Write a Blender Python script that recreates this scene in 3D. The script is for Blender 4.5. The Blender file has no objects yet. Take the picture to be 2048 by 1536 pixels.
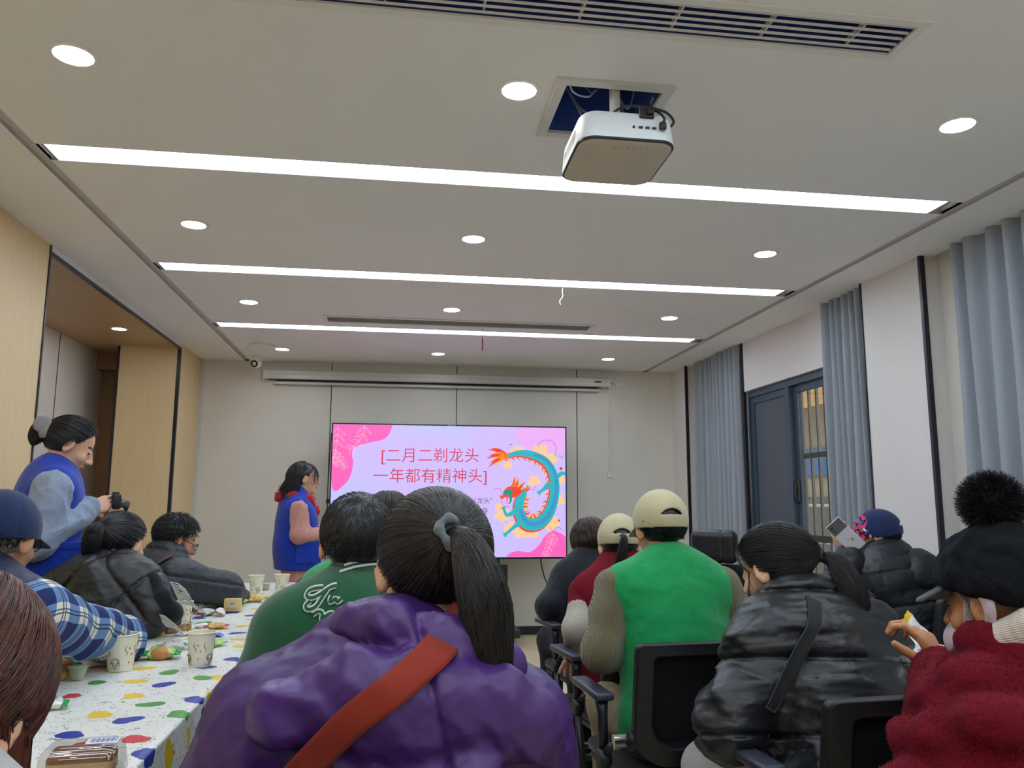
import bpy, bmesh, math, random
import numpy as np
from mathutils import Vector, Matrix, Euler

# ------------------------------------------------------------------ camera
SC = bpy.context.scene
COL = SC.collection
PI = math.pi
FPX, CH = 1597.0, 1.26                       # focal length in pixels of a 2048 wide frame, eye height
YAW, PITCH, ROLL = math.radians(8.42), math.radians(8.55), math.radians(0.18)
_f = Vector((math.sin(YAW)*math.cos(PITCH), math.cos(YAW)*math.cos(PITCH), math.sin(PITCH)))
_r0 = Vector((math.cos(YAW), -math.sin(YAW), 0.0))
_u0 = _r0.cross(_f)
_r = _r0*math.cos(ROLL) + _u0*math.sin(ROLL)
_u = _u0*math.cos(ROLL) - _r0*math.sin(ROLL)
EYE = Vector((0, 0, CH))
cd = bpy.data.cameras.new('camera')
cam = bpy.data.objects.new('camera', cd)
COL.objects.link(cam)
cam.matrix_world = Matrix(((_r.x, _u.x, -_f.x, 0), (_r.y, _u.y, -_f.y, 0), (_r.z, _u.z, -_f.z, CH), (0, 0, 0, 1)))
cd.sensor_width = 36.0
cd.lens = FPX/2048*36.0
cd.clip_start = 0.05
SC.camera = cam

def ray(px, py):
    return _f + _r*((px-1024)/FPX) + _u*((768-py)/FPX)
def atY(px, py, Y):
    d = ray(px, py); return EYE + d*(Y/d.y)
def atX(px, py, X):
    d = ray(px, py); return EYE + d*(X/d.x)
def atZ(px, py, Z):
    d = ray(px, py); return EYE + d*((Z-CH)/d.z)

# ------------------------------------------------------------------ world, exposure
SC.view_settings.view_transform = 'Standard'
SC.view_settings.look = 'None'
SC.view_settings.gamma = 1.0
SC.view_settings.exposure = 0.58
SC.view_settings.use_curve_mapping = False
try:
    SC.cycles.use_denoising = True
    SC.cycles.max_bounces = 8
    SC.cycles.diffuse_bounces = 5
    SC.cycles.caustics_reflective = False
    SC.cycles.caustics_refractive = False
    SC.cycles.sample_clamp_indirect = 6.0
except Exception:
    pass
W = bpy.data.worlds.new('overcast_sky'); SC.world = W
W.use_nodes = True
wt = W.node_tree
sky = wt.nodes.new('ShaderNodeTexSky'); sky.sky_type = 'HOSEK_WILKIE'; sky.turbidity = 8; sky.sun_direction = (0.3, -0.4, 0.6)
hs = wt.nodes.new('ShaderNodeHueSaturation'); hs.inputs['Saturation'].default_value = 0.25
wt.links.new(sky.outputs[0], hs.inputs['Color'])
wt.links.new(hs.outputs[0], wt.nodes['Background'].inputs['Color'])
wt.nodes['Background'].inputs['Strength'].default_value = 8.0

CEIL = 2.637
STRIP_W, DOWN_W = 9.0, 40.0                  # emission of the long light panels and of the round downlights

# ------------------------------------------------------------------ colour and materials
def lin(r, g, b):
    def c(v):
        v /= 255.0
        return v/12.92 if v <= 0.04045 else ((v+0.055)/1.055)**2.4
    return (c(r), c(g), c(b), 1.0)

class NT:
    """small wrapper to write node trees"""
    def __init__(s, name):
        s.m = bpy.data.materials.new(name); s.m.use_nodes = True
        s.t = s.m.node_tree; s.n = s.t.nodes
        s.b = s.n['Principled BSDF']
    def new(s, kind, **kw):
        n = s.n.new('ShaderNode'+kind)
        for k, v in kw.items():
            if k.startswith('i_'):
                n.inputs[k[2:].replace('_', ' ')].default_value = v
            else:
                setattr(n, k, v)
        return n
    def link(s, a, b): s.t.links.new(a, b)
    def setb(s, **kw):
        for k, v in kw.items():
            s.b.inputs[k.replace('_', ' ')].default_value = v
        return s
    def coord(s, which='Object', scale=(1, 1, 1), rot=(0, 0, 0)):
        c = s.new('TexCoord'); m = s.new('Mapping')
        m.inputs['Scale'].default_value = scale
        m.inputs['Rotation'].default_value = rot
        s.link(c.outputs[which], m.inputs[0]); return m.outputs[0]
    def noise(s, vec, scale, detail=3, rough=0.55, dist=0.0):
        n = s.new('TexNoise'); n.inputs['Scale'].default_value = scale
        n.inputs['Detail'].default_value = detail; n.inputs['Roughness'].default_value = rough
        n.inputs['Distortion'].default_value = dist
        if vec is not None: s.link(vec, n.inputs['Vector'])
        return n
    def ramp(s, fac, stops, interp='LINEAR'):
        r = s.new('ValToRGB'); cr = r.color_ramp; cr.interpolation = interp
        while len(cr.elements) < len(stops): cr.elements.new(0.5)
        for e, (p, c) in zip(cr.elements, stops): e.position = p; e.color = c
        s.link(fac, r.inputs[0]); return r.outputs[0]
    def math(s, op, a, b=None, clamp=False):
        m = s.new('Math', operation=op); m.use_clamp = clamp
        for i, v in enumerate((a, b)):
            if v is None: continue
            if isinstance(v, (int, float)): m.inputs[i].default_value = v
            else: s.link(v, m.inputs[i])
        return m.outputs[0]
    def mix(s, fac, a, b):
        m = s.new('Mix', data_type='RGBA')
        for sock, v in ((m.inputs[0], fac), (m.inputs[6], a), (m.inputs[7], b)):
            if isinstance(v, (int, float)): sock.default_value = v
            elif isinstance(v, (tuple, list)): sock.default_value = v
            else: s.link(v, sock)
        return m.outputs[2]
    def bump(s, height, strength=0.3, dist=0.01):
        b = s.new('Bump'); b.inputs['Strength'].default_value = strength; b.inputs['Distance'].default_value = dist
        s.link(height, b.inputs['Height']); s.link(b.outputs[0], s.b.inputs['Normal'])
        return s
    def base(s, v):
        if isinstance(v, (tuple, list)): s.b.inputs['Base Color'].default_value = v
        else: s.link(v, s.b.inputs['Base Color'])
        return s

def jitter(c, k):
    return (min(1, c[0]*k), min(1, c[1]*k), min(1, c[2]*k), 1)

def simple(name, rgb, rough=0.6, metal=0.0, var=0.06, scale=12, bump=0.0, bscale=200, spec=0.5, **kw):
    n = NT(name); c = lin(*rgb)
    v = n.coord('Object')
    f = n.noise(v, scale).outputs[0]
    n.base(n.ramp(f, [(0.3, jitter(c, 1-var)), (0.7, jitter(c, 1+var))]))
    n.setb(Roughness=rough, Metallic=metal)
    n.b.inputs['Specular IOR Level'].default_value = spec
    if bump: n.bump(n.noise(v, bscale).outputs[0], bump, 0.002)
    for k, x in kw.items(): n.b.inputs[k.replace('_', ' ')].default_value = x
    return n.m

def emitter(name, rgb, strength):
    n = NT(name); c = lin(*rgb)
    n.base((0.8, 0.8, 0.8, 1)); n.setb(Emission_Color=c, Emission_Strength=strength, Roughness=0.5)
    return n.m

def wood(name, a, b, axis='Z', rough=0.45):
    n = NT(name)
    sc = {'Z': (26, 26, 0.9), 'Y': (26, 1.0, 26)}[axis]
    v = n.coord('Object', sc)
    f1 = n.noise(v, 3.0, 5, 0.6, 0.6).outputs[0]
    f2 = n.noise(n.coord('Object', (0.6, 0.6, 0.15)), 2.0, 2).outputs[0]
    f = n.math('ADD', n.math('MULTIPLY', f1, 0.75), n.math('MULTIPLY', f2, 0.25))
    n.base(n.ramp(f, [(0.3, lin(*a)), (0.7, lin(*b))]))
    n.setb(Roughness=rough)
    n.bump(f1, 0.04, 0.001)
    return n.m

M = {}
M['ceiling'] = simple('ceiling_paint', (238, 238, 238), 0.8, var=0.02, scale=1.5, bump=0.03, bscale=90)
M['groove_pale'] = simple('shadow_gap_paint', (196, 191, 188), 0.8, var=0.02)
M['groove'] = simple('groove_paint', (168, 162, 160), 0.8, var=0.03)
M['wall'] = simple('greige_wall_panel', (224, 220, 210), 0.7, var=0.025, scale=2.5, bump=0.05, bscale=300)
M['wall_white'] = simple('pale_wall_panel', (222, 217, 213), 0.7, var=0.02, scale=2.0, bump=0.04, bscale=300)
M['seam'] = simple('dark_seam', (52, 50, 48), 0.7)
M['black_trim'] = simple('black_edge_trim', (22, 24, 36), 0.35, spec=0.6)
M['wood'] = wood('pale_oak_panel', (224, 195, 146), (240, 211, 163))
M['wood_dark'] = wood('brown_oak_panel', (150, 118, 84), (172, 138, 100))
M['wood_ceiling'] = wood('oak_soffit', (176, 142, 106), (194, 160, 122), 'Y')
M['white_plastic'] = simple('white_plastic', (228, 228, 226), 0.45, var=0.01)
M['white_metal'] = simple('white_painted_metal', (205, 205, 200), 0.4, var=0.02)
M['black_plastic'] = simple('black_plastic', (24, 25, 28), 0.45, var=0.08)
M['black_metal'] = simple('black_powder_coat', (30, 33, 40), 0.35, var=0.05, bump=0.05, bscale=500)
M['chrome'] = simple('chrome', (205, 205, 205), 0.16, metal=1.0, var=0.02)
M['dark_void'] = simple('dark_void', (44, 70, 138), 0.9, var=0.2)
M['strip'] = emitter('light_panel', (214, 236, 255), STRIP_W)
M['down'] = emitter('downlight_disc', (246, 244, 250), DOWN_W)

def floor_mat():
    n = NT('oak_vinyl_floor')
    v = n.coord('Object')
    br = n.new('TexBrick'); br.offset = 0.37
    br.inputs['Scale'].default_value = 1.0
    br.inputs['Mortar Size'].default_value = 0.0015
    br.inputs['Brick Width'].default_value = 1.2; br.inputs['Row Height'].default_value = 0.16
    br.inputs['Color1'].default_value = lin(214, 196, 164); br.inputs['Color2'].default_value = lin(206, 186, 152)
    br.inputs['Mortar'].default_value = lin(120, 98, 70)
    n.link(n.coord('Object', (1, 1, 1), (0, 0, PI/2)), br.inputs['Vector'])
    g = n.noise(n.coord('Object', (30, 2, 1)), 2.5, 4).outputs[0]
    n.base(n.mix(n.math('MULTIPLY', g, 0.45), br.outputs['Color'], lin(190, 166, 130)))
    n.setb(Roughness=0.42); n.bump(g, 0.05, 0.001)
    return n.m
M['floor'] = floor_mat()

CLOTH_K = 0.72          # scales all cloth colours down evenly to offset the raised exposure
def fabric(name, rgb, rough=0.9, weave=900, bump=0.25, sheen=0.3, var=0.12, folds=0.0, fscale=9, spec=0.2):
    n = NT(name); c = jitter(lin(*rgb), CLOTH_K)
    v = n.coord('Object')
    f = n.noise(v, 25, 4).outputs[0]
    n.base(n.ramp(f, [(0.3, jitter(c, 1-var)), (0.7, jitter(c, 1+var))]))
    n.setb(Roughness=rough); n.b.inputs['Sheen Weight'].default_value = sheen
    n.b.inputs['Specular IOR Level'].default_value = spec
    h = n.noise(v, weave, 2).outputs[0]
    if folds:
        h2 = n.noise(v, fscale, 4, 0.5, 1.2).outputs[0]
        b0 = n.new('Bump'); b0.inputs['Strength'].default_value = folds; b0.inputs['Distance'].default_value = 0.03
        n.link(h2, b0.inputs['Height'])
        b1 = n.new('Bump'); b1.inputs['Strength'].default_value = bump; b1.inputs['Distance'].default_value = 0.001
        n.link(h, b1.inputs['Height']); n.link(b0.outputs[0], b1.inputs['Normal'])
        n.link(b1.outputs[0], n.b.inputs['Normal'])
    else:
        n.bump(h, bump, 0.001)
    return n.m

# ------------------------------------------------------------------ mesh helpers
class MB:
    """collects shapes (with material slots) and links them as one mesh object"""
    def __init__(s): s.v, s.f, s.mi = [], [], []
    def add(s, vs, fs, mi=0):
        o = len(s.v); s.v += [tuple(p) for p in vs]
        s.f += [tuple(i+o for i in q) for q in fs]; s.mi += [mi]*len(fs); return s
    def box(s, lo, hi, mi=0, M4=None, bev=0.0):
        (x0, y0, z0), (x1, y1, z1) = lo, hi
        if bev > 0:
            bm = bmesh.new()
            bmesh.ops.create_cube(bm, size=1.0)
            for v in bm.verts:
                v.co = Vector(((x0+x1)/2+v.co.x*(x1-x0), (y0+y1)/2+v.co.y*(y1-y0), (z0+z1)/2+v.co.z*(z1-z0)))
            bmesh.ops.bevel(bm, geom=bm.edges[:], offset=bev, segments=3, profile=0.5, affect='EDGES')
            return s.bm(bm, mi, M4)
        vs = [(x0, y0, z0), (x1, y0, z0), (x1, y1, z0), (x0, y1, z0), (x0, y0, z1), (x1, y0, z1), (x1, y1, z1), (x0, y1, z1)]
        if M4 is not None: vs = [M4 @ Vector(v) for v in vs]
        return s.add(vs, [(0, 3, 2, 1), (4, 5, 6, 7), (0, 1, 5, 4), (1, 2, 6, 5), (2, 3, 7, 6), (3, 0, 4, 7)], mi)
    def bm(s, bm, mi=0, M4=None):
        bm.verts.index_update()
        vs = [(M4 @ v.co if M4 is not None else v.co.copy()) for v in bm.verts]
        fs = [[v.index for v in f.verts] for f in bm.faces]
        bm.free(); return s.add(vs, fs, mi)
    def tube(s, pts, r, n=10, mi=0, caps=True, close=False):
        pts = [Vector(p) for p in pts]; k = len(pts)
        rs = list(r) if isinstance(r, (list, tuple)) else [r]*k
        vs, fs = [], []
        up = None
        for i, p in enumerate(pts):
            a = pts[(i-1) % k] if (close or i > 0) else pts[0]
            b = pts[(i+1) % k] if (close or i < k-1) else pts[-1]
            t = (b-a).normalized() if (b-a).length > 1e-9 else Vector((0, 0, 1))
            if up is None:
                up = t.orthogonal().normalized()
            else:
                up = (up - t*up.dot(t))
                up = up.normalized() if up.length > 1e-6 else t.orthogonal().normalized()
            w = t.cross(up)
            for j in range(n):
                an = 2*PI*j/n
                vs.append(p + (up*math.cos(an)+w*math.sin(an))*rs[i])
        seg = k if close else k-1
        for i in range(seg):
            for j in range(n):
                i2 = (i+1) % k; j2 = (j+1) % n
                fs.append((i*n+j, i*n+j2, i2*n+j2, i2*n+j))
        if caps and not close:
            fs.append(tuple(range(n-1, -1, -1))); fs.append(tuple((k-1)*n+j for j in range(n)))
        return s.add(vs, fs, mi)
    def lathe(s, prof, n=32, mi=0, M4=None, axis='Z'):
        vs, fs = [], []
        for (r, z) in prof:
            for j in range(n):
                a = 2*PI*j/n; p = Vector((r*math.cos(a), r*math.sin(a), z))
                if axis == 'Y': p = Vector((p.x, p.z, p.y))
                if axis == 'X': p = Vector((p.z, p.x, p.y))
                vs.append(M4 @ p if M4 is not None else p)
        for i in range(len(prof)-1):
            for j in range(n):
                j2 = (j+1) % n
                fs.append((i*n+j, i*n+j2, (i+1)*n+j2, (i+1)*n+j))
        fs.append(tuple(range(n-1, -1, -1))); fs.append(tuple((len(prof)-1)*n+j for j in range(n)))
        return s.add(vs, fs, mi)
    def prism(s, poly, d, mi=0):
        """polygon of 3-D points given a thickness vector"""
        d = Vector(d); k = len(poly)
        a = [Vector(p) for p in poly]; b = [p+d for p in a]
        fs = [tuple(range(k)), tuple(range(2*k-1, k-1, -1))]
        for i in range(k):
            j = (i+1) % k; fs.append((i, i+k, j+k, j))
        return s.add(a+b, fs, mi)
    def build(s, name, mats, parent=None, smooth=False, angle=None):
        me = bpy.data.meshes.new(name); me.from_pydata(s.v, [], s.f)
        for m in (mats if isinstance(mats, (list, tuple)) else [mats]): me.materials.append(m)
        if any(s.mi): me.polygons.foreach_set('material_index', s.mi)
        bm = bmesh.new(); bm.from_mesh(me); bmesh.ops.recalc_face_normals(bm, faces=bm.faces); bm.to_mesh(me); bm.free()
        if smooth: me.shade_smooth()
        if angle is not None:
            me.shade_smooth()
            try: me.set_sharp_from_angle(angle=math.radians(angle))
            except Exception: pass
        o = bpy.data.objects.new(name, me); COL.objects.link(o)
        if parent is not None: o.parent = parent
        return o

def tag(o, label=None, cat=None, group=None, kind=None):
    if label: o['label'] = label
    if cat: o['category'] = cat
    if group: o['group'] = group
    if kind: o['kind'] = kind
    return o
def empty(name, loc, rz=0.0, label=None, cat=None, group=None):
    o = bpy.data.objects.new(name, None); COL.objects.link(o)
    o.empty_display_size = 0.1
    o.location = loc; o.rotation_euler = (0, 0, rz)
    return tag(o, label, cat, group)
def struct(o): o['kind'] = 'structure'; return o
def copy_tree(o, parent=None):
    c = o.copy(); COL.objects.link(c)
    if parent is not None: c.parent = parent
    for ch in list(o.children): copy_tree(ch, c)
    return c

# ------------------------------------------------------------------ room shell
XL, XR, YB, YF = -1.86, 2.88, 7.98, -4.2
XREC = 3.0                                   # recessed wall plane behind the curtains
N0, N1 = 4.476, 7.19                         # niche opening in the left wall
NX = -2.66                                   # far side of the niche

struct(MB().box((-3.3, YF-0.2, -0.08), (3.3, 8.3, 0.0)).build('floor', M['floor']))

def holed_plane(mb, x0, x1, y0, y1, z, holes, mi=0):
    xs = sorted({x0, x1} | {h[0] for h in holes} | {h[1] for h in holes})
    ys = sorted({y0, y1} | {h[2] for h in holes} | {h[3] for h in holes})
    for a, b in zip(xs, xs[1:]):
        for c, d in zip(ys, ys[1:]):
            mx, my = (a+b)/2, (c+d)/2
            if any(h[0] < mx < h[1] and h[2] < my < h[3] for h in holes): continue
            mb.add([(a, c, z), (b, c, z), (b, d, z), (a, d, z)], [(0, 1, 2, 3)], mi)
    for (a, b, c, d, dep, m2) in holes:
        mb.add([(a, c, z), (b, c, z), (b, d, z), (a, d, z), (a, c, z+dep), (b, c, z+dep), (b, d, z+dep), (a, d, z+dep)],
               [(0, 1, 5, 4), (1, 2, 6, 5), (2, 3, 7, 6), (3, 0, 4, 7), (4, 5, 6, 7)], m2)
GL, GR = -1.455, 2.565
gw = 0.05
STRIPS = [(3.165, 3.315), (4.72, 4.868), (6.285, 6.43), (1.61, 1.76), (0.05, 0.20), (-1.51, -1.36), (-3.07, -2.92)]
SX0, SX1 = -1.375, 2.49
HATCH = (0.535, 0.865, 2.405, 2.745)
AC1 = (-0.75, 1.475, 1.94, 2.085)
AC2 = (-0.515, 1.50, 5.925, 6.085)
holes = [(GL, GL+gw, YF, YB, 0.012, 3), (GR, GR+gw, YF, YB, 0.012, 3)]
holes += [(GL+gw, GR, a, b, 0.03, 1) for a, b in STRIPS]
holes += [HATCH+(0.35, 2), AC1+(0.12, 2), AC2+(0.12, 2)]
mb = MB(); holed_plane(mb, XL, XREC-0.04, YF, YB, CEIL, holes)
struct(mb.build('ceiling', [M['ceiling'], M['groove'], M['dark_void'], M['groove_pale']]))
struct(MB().box((-3.3, YF-0.2, CEIL+0.4), (3.3, 8.3, CEIL+0.5)).build('ceiling_slab', M['groove'])).name = 'ceiling_upper'

# back wall with panel seams
mb = MB().box((XL-0.1, YB, 0), (3.25, YB+0.12, CEIL+0.4))
struct(mb.build('wall_back', M['wall']))
for i, x in enumerate((-0.62, 0.617, 1.856)):
    struct(MB().box((x-0.004, YB-0.003, 0.075), (x+0.004, YB+0.002, CEIL-0.001)).build('trim_%d' % (i+1), M['seam']))
struct(MB().box((XL+0.035, YB-0.014, 0.0), (XR, YB, 0.078), bev=0.003).build('baseboard_back', M['black_trim']))
struct(MB().box((XL, YB-0.035, 0.0), (XL+0.03, YB, CEIL)).build('trim_4', M['white_metal']))
# rear wall behind the viewer
struct(MB().box((-3.3, YF-0.12, 0), (3.3, YF, CEIL+0.4)).build('wall_rear', M['wall']))

# left wall: oak panels, niche with its own soffit
mb = MB().box((XL-0.10, YF, 0), (XL, N0, CEIL)).box((XL-0.10, N1, 0), (XL, YB-0.036, CEIL))
struct(mb.build('wall_left', M['wood']))
struct(MB().box((XL-0.10, N0+0.013, 2.605), (XL+0.001, N1, CEIL)).build('trim_15', M['ceiling']))
struct(MB().box((XL-0.02, N0-0.004, 0), (XL+0.006, N0+0.012, CEIL)).build('trim_5', M['black_trim']))
struct(MB().box((XL-0.012, N0, 2.585), (XL+0.005, N1+0.0, 2.605)).build('trim_6', M['black_trim']))
struct(MB().box((XL-0.02, N1-0.002, 0), (XL+0.006, N1+0.03, 2.604)).build('trim_7', M['black_trim']))
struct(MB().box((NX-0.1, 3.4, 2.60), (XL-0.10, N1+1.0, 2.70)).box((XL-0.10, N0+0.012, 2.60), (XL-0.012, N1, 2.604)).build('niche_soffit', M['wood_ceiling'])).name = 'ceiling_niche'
struct(MB().box((NX-0.1, 3.3, 0), (NX, N1+1.0, 2.70)).build('wall_niche', M['wall']))
struct(MB().box((NX, 3.3, 0), (XL-0.10, 3.4, 2.60)).build('wall_niche_near', M['wall']))
struct(MB().box((NX-0.001, 6.72, 0), (NX+0.003, 6.728, 2.6)).build('trim_8', M['seam']))
struct(MB().box((-2.36, N1, 0), (XL-0.1001, N1+0.10, 2.60)).build('wall_niche_end', M['wood']))
struct(MB().box((-2.372, N1-0.006, 0), (-2.352, N1+0.012, 2.60)).build('trim_9', M['black_trim']))
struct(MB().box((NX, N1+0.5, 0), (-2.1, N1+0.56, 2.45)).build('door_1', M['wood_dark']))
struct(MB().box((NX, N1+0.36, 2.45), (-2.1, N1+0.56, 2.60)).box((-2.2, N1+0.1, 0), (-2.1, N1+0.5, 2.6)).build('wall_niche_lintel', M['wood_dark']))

# right wall: pillars, recesses and the window
mb = MB().box((XR, 7.575, 0), (3.12, YB, CEIL+0.02))
mb.box((XR, 3.93, 0), (3.12, 4.50, CEIL+0.02))
mb.box((XR, YF, 0), (3.12, 1.6, CEIL+0.02))
struct(mb.build('wall_right', M['wall_white']))
mb = MB().box((XREC, 6.42, 0), (3.12, 7.575, CEIL+0.3)).box((XREC, 1.6, 0), (3.12, 3.93, CEIL+0.3))
mb.box((XREC, 4.5, 0), (3.12, 6.42, 0.45))
struct(mb.build('wall_right_recess', M['wall']))
struct(MB().box((2.955, 5.02, 2.215), (3.12, 6.40, CEIL+0.02)).box((3.03, 4.5, 2.215), (3.12, 5.02, CEIL+0.3)).build('wall_right_header', M['wall_white']))
for i, (y0, y1, x) in enumerate(((7.565, 7.583, XR), (3.915, 3.937, XR), (4.495, 4.507, XR))):
    struct(MB().box((x-0.008, y0, 0), (x+0.02, y1, CEIL)).build('trim_%d' % (10+i), M['black_trim']))
struct(MB().box((2.945, 6.395, 0), (2.97, 6.425, CEIL)).build('trim_13', M['black_trim']))
struct(MB().box((XR-0.012, YF, 0), (XR, 1.6, 0.08)).box((XR-0.012, 3.93, 0), (XR, 4.5, 0.08)).box((XR-0.012, 7.58, 0), (XR, YB-0.014, 0.08)).build('baseboard_right', M['black_trim']))
struct(MB().box((XREC-0.012, 1.6, 0), (XREC, 3.91, 0.08)).box((XREC-0.012, 4.51, 0), (XREC, 7.56, 0.08)).build('baseboard_recess', M['black_trim']))
# window_1
M['win_frame'] = simple('slate_aluminium', (62, 76, 92), 0.4, var=0.04)
M['win_panel'] = simple('slate_screen_panel', (78, 84, 94), 0.55, var=0.03, bump=0.1, bscale=700)
def glass_mat(name='window_glass', tint=(235, 240, 238), alpha_mix=0.12):
    n = NT(name)
    tr = n.new('BsdfTransparent'); tr.inputs[0].default_value = lin(*tint)
    gl = n.new('BsdfGlossy'); gl.inputs['Roughness'].default_value = 0.02
    mx = n.new('MixShader'); mx.inputs[0].default_value = alpha_mix
    n.link(tr.outputs[0], mx.inputs[1]); n.link(gl.outputs[0], mx.inputs[2])
    n.link(mx.outputs[0], n.n['Material Output'].inputs['Surface'])
    return n.m
M['glass'] = glass_mat()
wy0, wy1, wz0, wz1, wym = 4.52, 6.40, 0.46, 2.21, 5.70
fr = MB()
fr.box((2.985, wy0, wz1-0.05), (3.06, wy1, wz1)).box((2.985, wy0, wz0), (3.06, wy1, wz0+0.06))
fr.box((2.985, wy0, wz0+0.06), (3.06, wy0+0.05, wz1-0.05)).box((2.985, wy1-0.025, wz0+0.06), (3.06, wy1, wz1-0.05))
fr.box((2.975, wym-0.03, wz0+0.06), (3.06, wym+0.03, wz1-0.05))
win = struct(fr.build('window_1', M['win_frame']))
sash = MB()
a, b = wym+0.03, wy1-0.025
for (y0, y1, x0) in ((a, b, 3.0), (wy0+0.05, wym-0.03, 3.015)):
    z0, z1, w = wz0+0.06, wz1-0.05, 0.055
    sash.box((x0, y0, z0), (x0+0.035, y0+w, z1)).box((x0, y1-w, z0), (x0+0.035, y1, z1))
    sash.box((x0, y0+w, z0), (x0+0.035, y1-w, z0+w)).box((x0, y0+w, z1-w), (x0+0.035, y1-w, z1))
sash.build('sash', M['win_frame'], win)
MB().box((3.012, a+0.055, wz0+0.115), (3.022, b-0.055, wz1-0.105)).build('screen_panel', M['win_panel'], win)
MB().box((3.03, wy0+0.105, wz0+0.115), (3.035, wym-0.085, wz1-0.105)).build('pane', M['glass'], win)
MB().box((2.99, wym-0.075, 1.28), (3.015, wym-0.045, 1.44), bev=0.004).tube([(2.985, wym-0.06, 1.42), (2.975, wym-0.06, 1.36), (2.98, wym-0.06, 1.30)], 0.008).build('handle', M['black_plastic'], win)

# curtains
def curtain_mat():
    n = NT('blue_grey_curtain'); v = n.coord('Object')
    f = n.noise(n.coord('Object', (60, 60, 400)), 2, 3).outputs[0]
    n.base(n.ramp(f, [(0.3, lin(142, 148, 156)), (0.7, lin(164, 170, 177))]))
    n.setb(Roughness=0.85); n.b.inputs['Sheen Weight'].default_value = 0.2
    n.bump(n.noise(v, 600, 2).outputs[0], 0.15, 0.001)
    return n.m
M['curtain'] = curtain_mat()
def curtain(y0, y1, x, folds, amp, label, seed):
    rnd = random.Random(seed)
    fold = lambda a: math.copysign(abs(math.sin(a))**0.6, math.sin(a))
    n = folds*16; ph = [rnd.uniform(-0.5, 0.5) for _ in range(folds+2)]; am = [rnd.uniform(0.55, 1.1) for _ in range(folds+2)]
    ztop, zbot, rows = CEIL+0.10, 0.05, 26
    vs, fs = [], []
    for r in range(rows+1):
        t = r/rows; z = ztop+(zbot-ztop)*t
        for i in range(n+1):
            s = i/n; k = s*folds; j = int(k)
            a = amp*(am[j]*(1-(k-j))+am[j+1]*(k-j))
            xx = x + a*fold(2*PI*k+ph[j]*(1-(k-j))+ph[j+1]*(k-j)+0.25*math.sin(3*t+seed))*(0.85+0.15*t)
            vs.append((xx, y0+(y1-y0)*s+0.012*math.sin(5*t+k*2.2), z))
    for r in range(rows):
        for i in range(n):
            q = r*(n+1)+i; fs.append((q, q+1, q+n+2, q+n+1))
    mbb = MB().add(vs, fs)
    o = mbb.build('curtain', M['curtain'], smooth=True)
    so = o.modifiers.new('thick', 'SOLIDIFY'); so.thickness = 0.003
    return tag(o, label, 'curtain', 'window curtains')
curtain(6.43, 7.46, 2.935, 11, 0.046, 'blue grey curtain hanging between the back wall pillar and the slate window', 1)
curtain(4.54, 5.03, 2.930, 6, 0.046, 'blue grey curtain bunched against the wide white pillar, covering the window edge', 2)
curtain(1.72, 3.74, 2.935, 16, 0.046, 'long blue grey curtain nearest the viewer, behind the pompom hat', 3)
struct(MB().box((3.06, 1.6, CEIL+0.3), (3.12, 7.58, CEIL+0.31)).build('trim_14', M['wall']))

# outside the window
M['bars'] = simple('brown_window_bars', (96, 80, 66), 0.5)
M['out_wall'] = simple('beige_facade', (196, 178, 156), 0.85, var=0.08, scale=2)
M['out_dark'] = simple('grey_shutter', (122, 124, 118), 0.7, var=0.1)
M['out_pale'] = simple('pale_render', (215, 205, 190), 0.8)
M['out_awn'] = simple('tan_awning', (206, 160, 110), 0.8)
M['out_blue'] = simple('blue_sign_board', (70, 120, 190), 0.5)
M['out_ground'] = simple('outdoor_paving', (140, 135, 128), 0.9)
M['out_win'] = simple('dark_glass', (60, 74, 78), 0.15)
struct(MB().box((3.2, -4, -0.3), (14, 26, -0.1)).build('ground', M['out_ground']))
g = MB()
for i in range(18):
    y = 4.45+i*0.115
    g.box((3.22, y-0.008, 0.40), (3.24, y+0.008, 2.5))
g.box((3.205, 4.4, 1.62), (3.22, 6.5, 1.66)).box((3.205, 4.4, 0.98), (3.22, 6.5, 1.03)).box((3.205, 4.4, 0.40), (3.22, 6.5, 0.44)).box((3.205, 4.4, 2.46), (3.22, 6.5, 2.5))
g.box((3.12, 4.4, 2.4), (3.25, 6.5, 2.5))
tag(g.build('window_grille', M['bars']), 'brown metal bar grille outside the slate window', 'grille')
hb = empty('building', (7.6, 14, -0.1), 0, 'beige building with grey shutters seen through the barred window', 'building')
b_ = MB().box((-0.2, -6, 0), (0.4, 9, 6)); b_.build('facade', M['out_wall'], hb)
MB().box((-1.5, -6, 3.15), (-0.2, 9, 3.3)).box((-1.5, -6, 2.8), (-1.42, 9, 3.15)).build('awning', M['out_awn'], hb)
MB().box((-0.26, -5, 1.9), (-0.2, 8.5, 2.35)).build('sign_band', M['out_pale'], hb)
for k in range(4):
    MB().box((-0.27, -4.6+k*3.2, 0.2), (-0.2, -2.2+k*3.2, 1.5)).build('shutter', M['out_dark'], hb)
MB().box((-0.34, -1.6, 1.86), (-0.262, -0.3, 2.34)).build('sign', M['out_blue'], hb)
for k in range(2):
    MB().box((-1.46, -2.1+k*5, 0), (-1.30, -1.94+k*5, 2.8)).build('post', M['out_pale'], hb)
MB().tube([(-1.2, -6, 1.35), (-1.2, 9, 1.35)], 0.025).tube([(-1.2, -6, 0.8), (-1.2, 9, 0.8)], 0.02).build('railing', M['white_metal'], hb)
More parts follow.
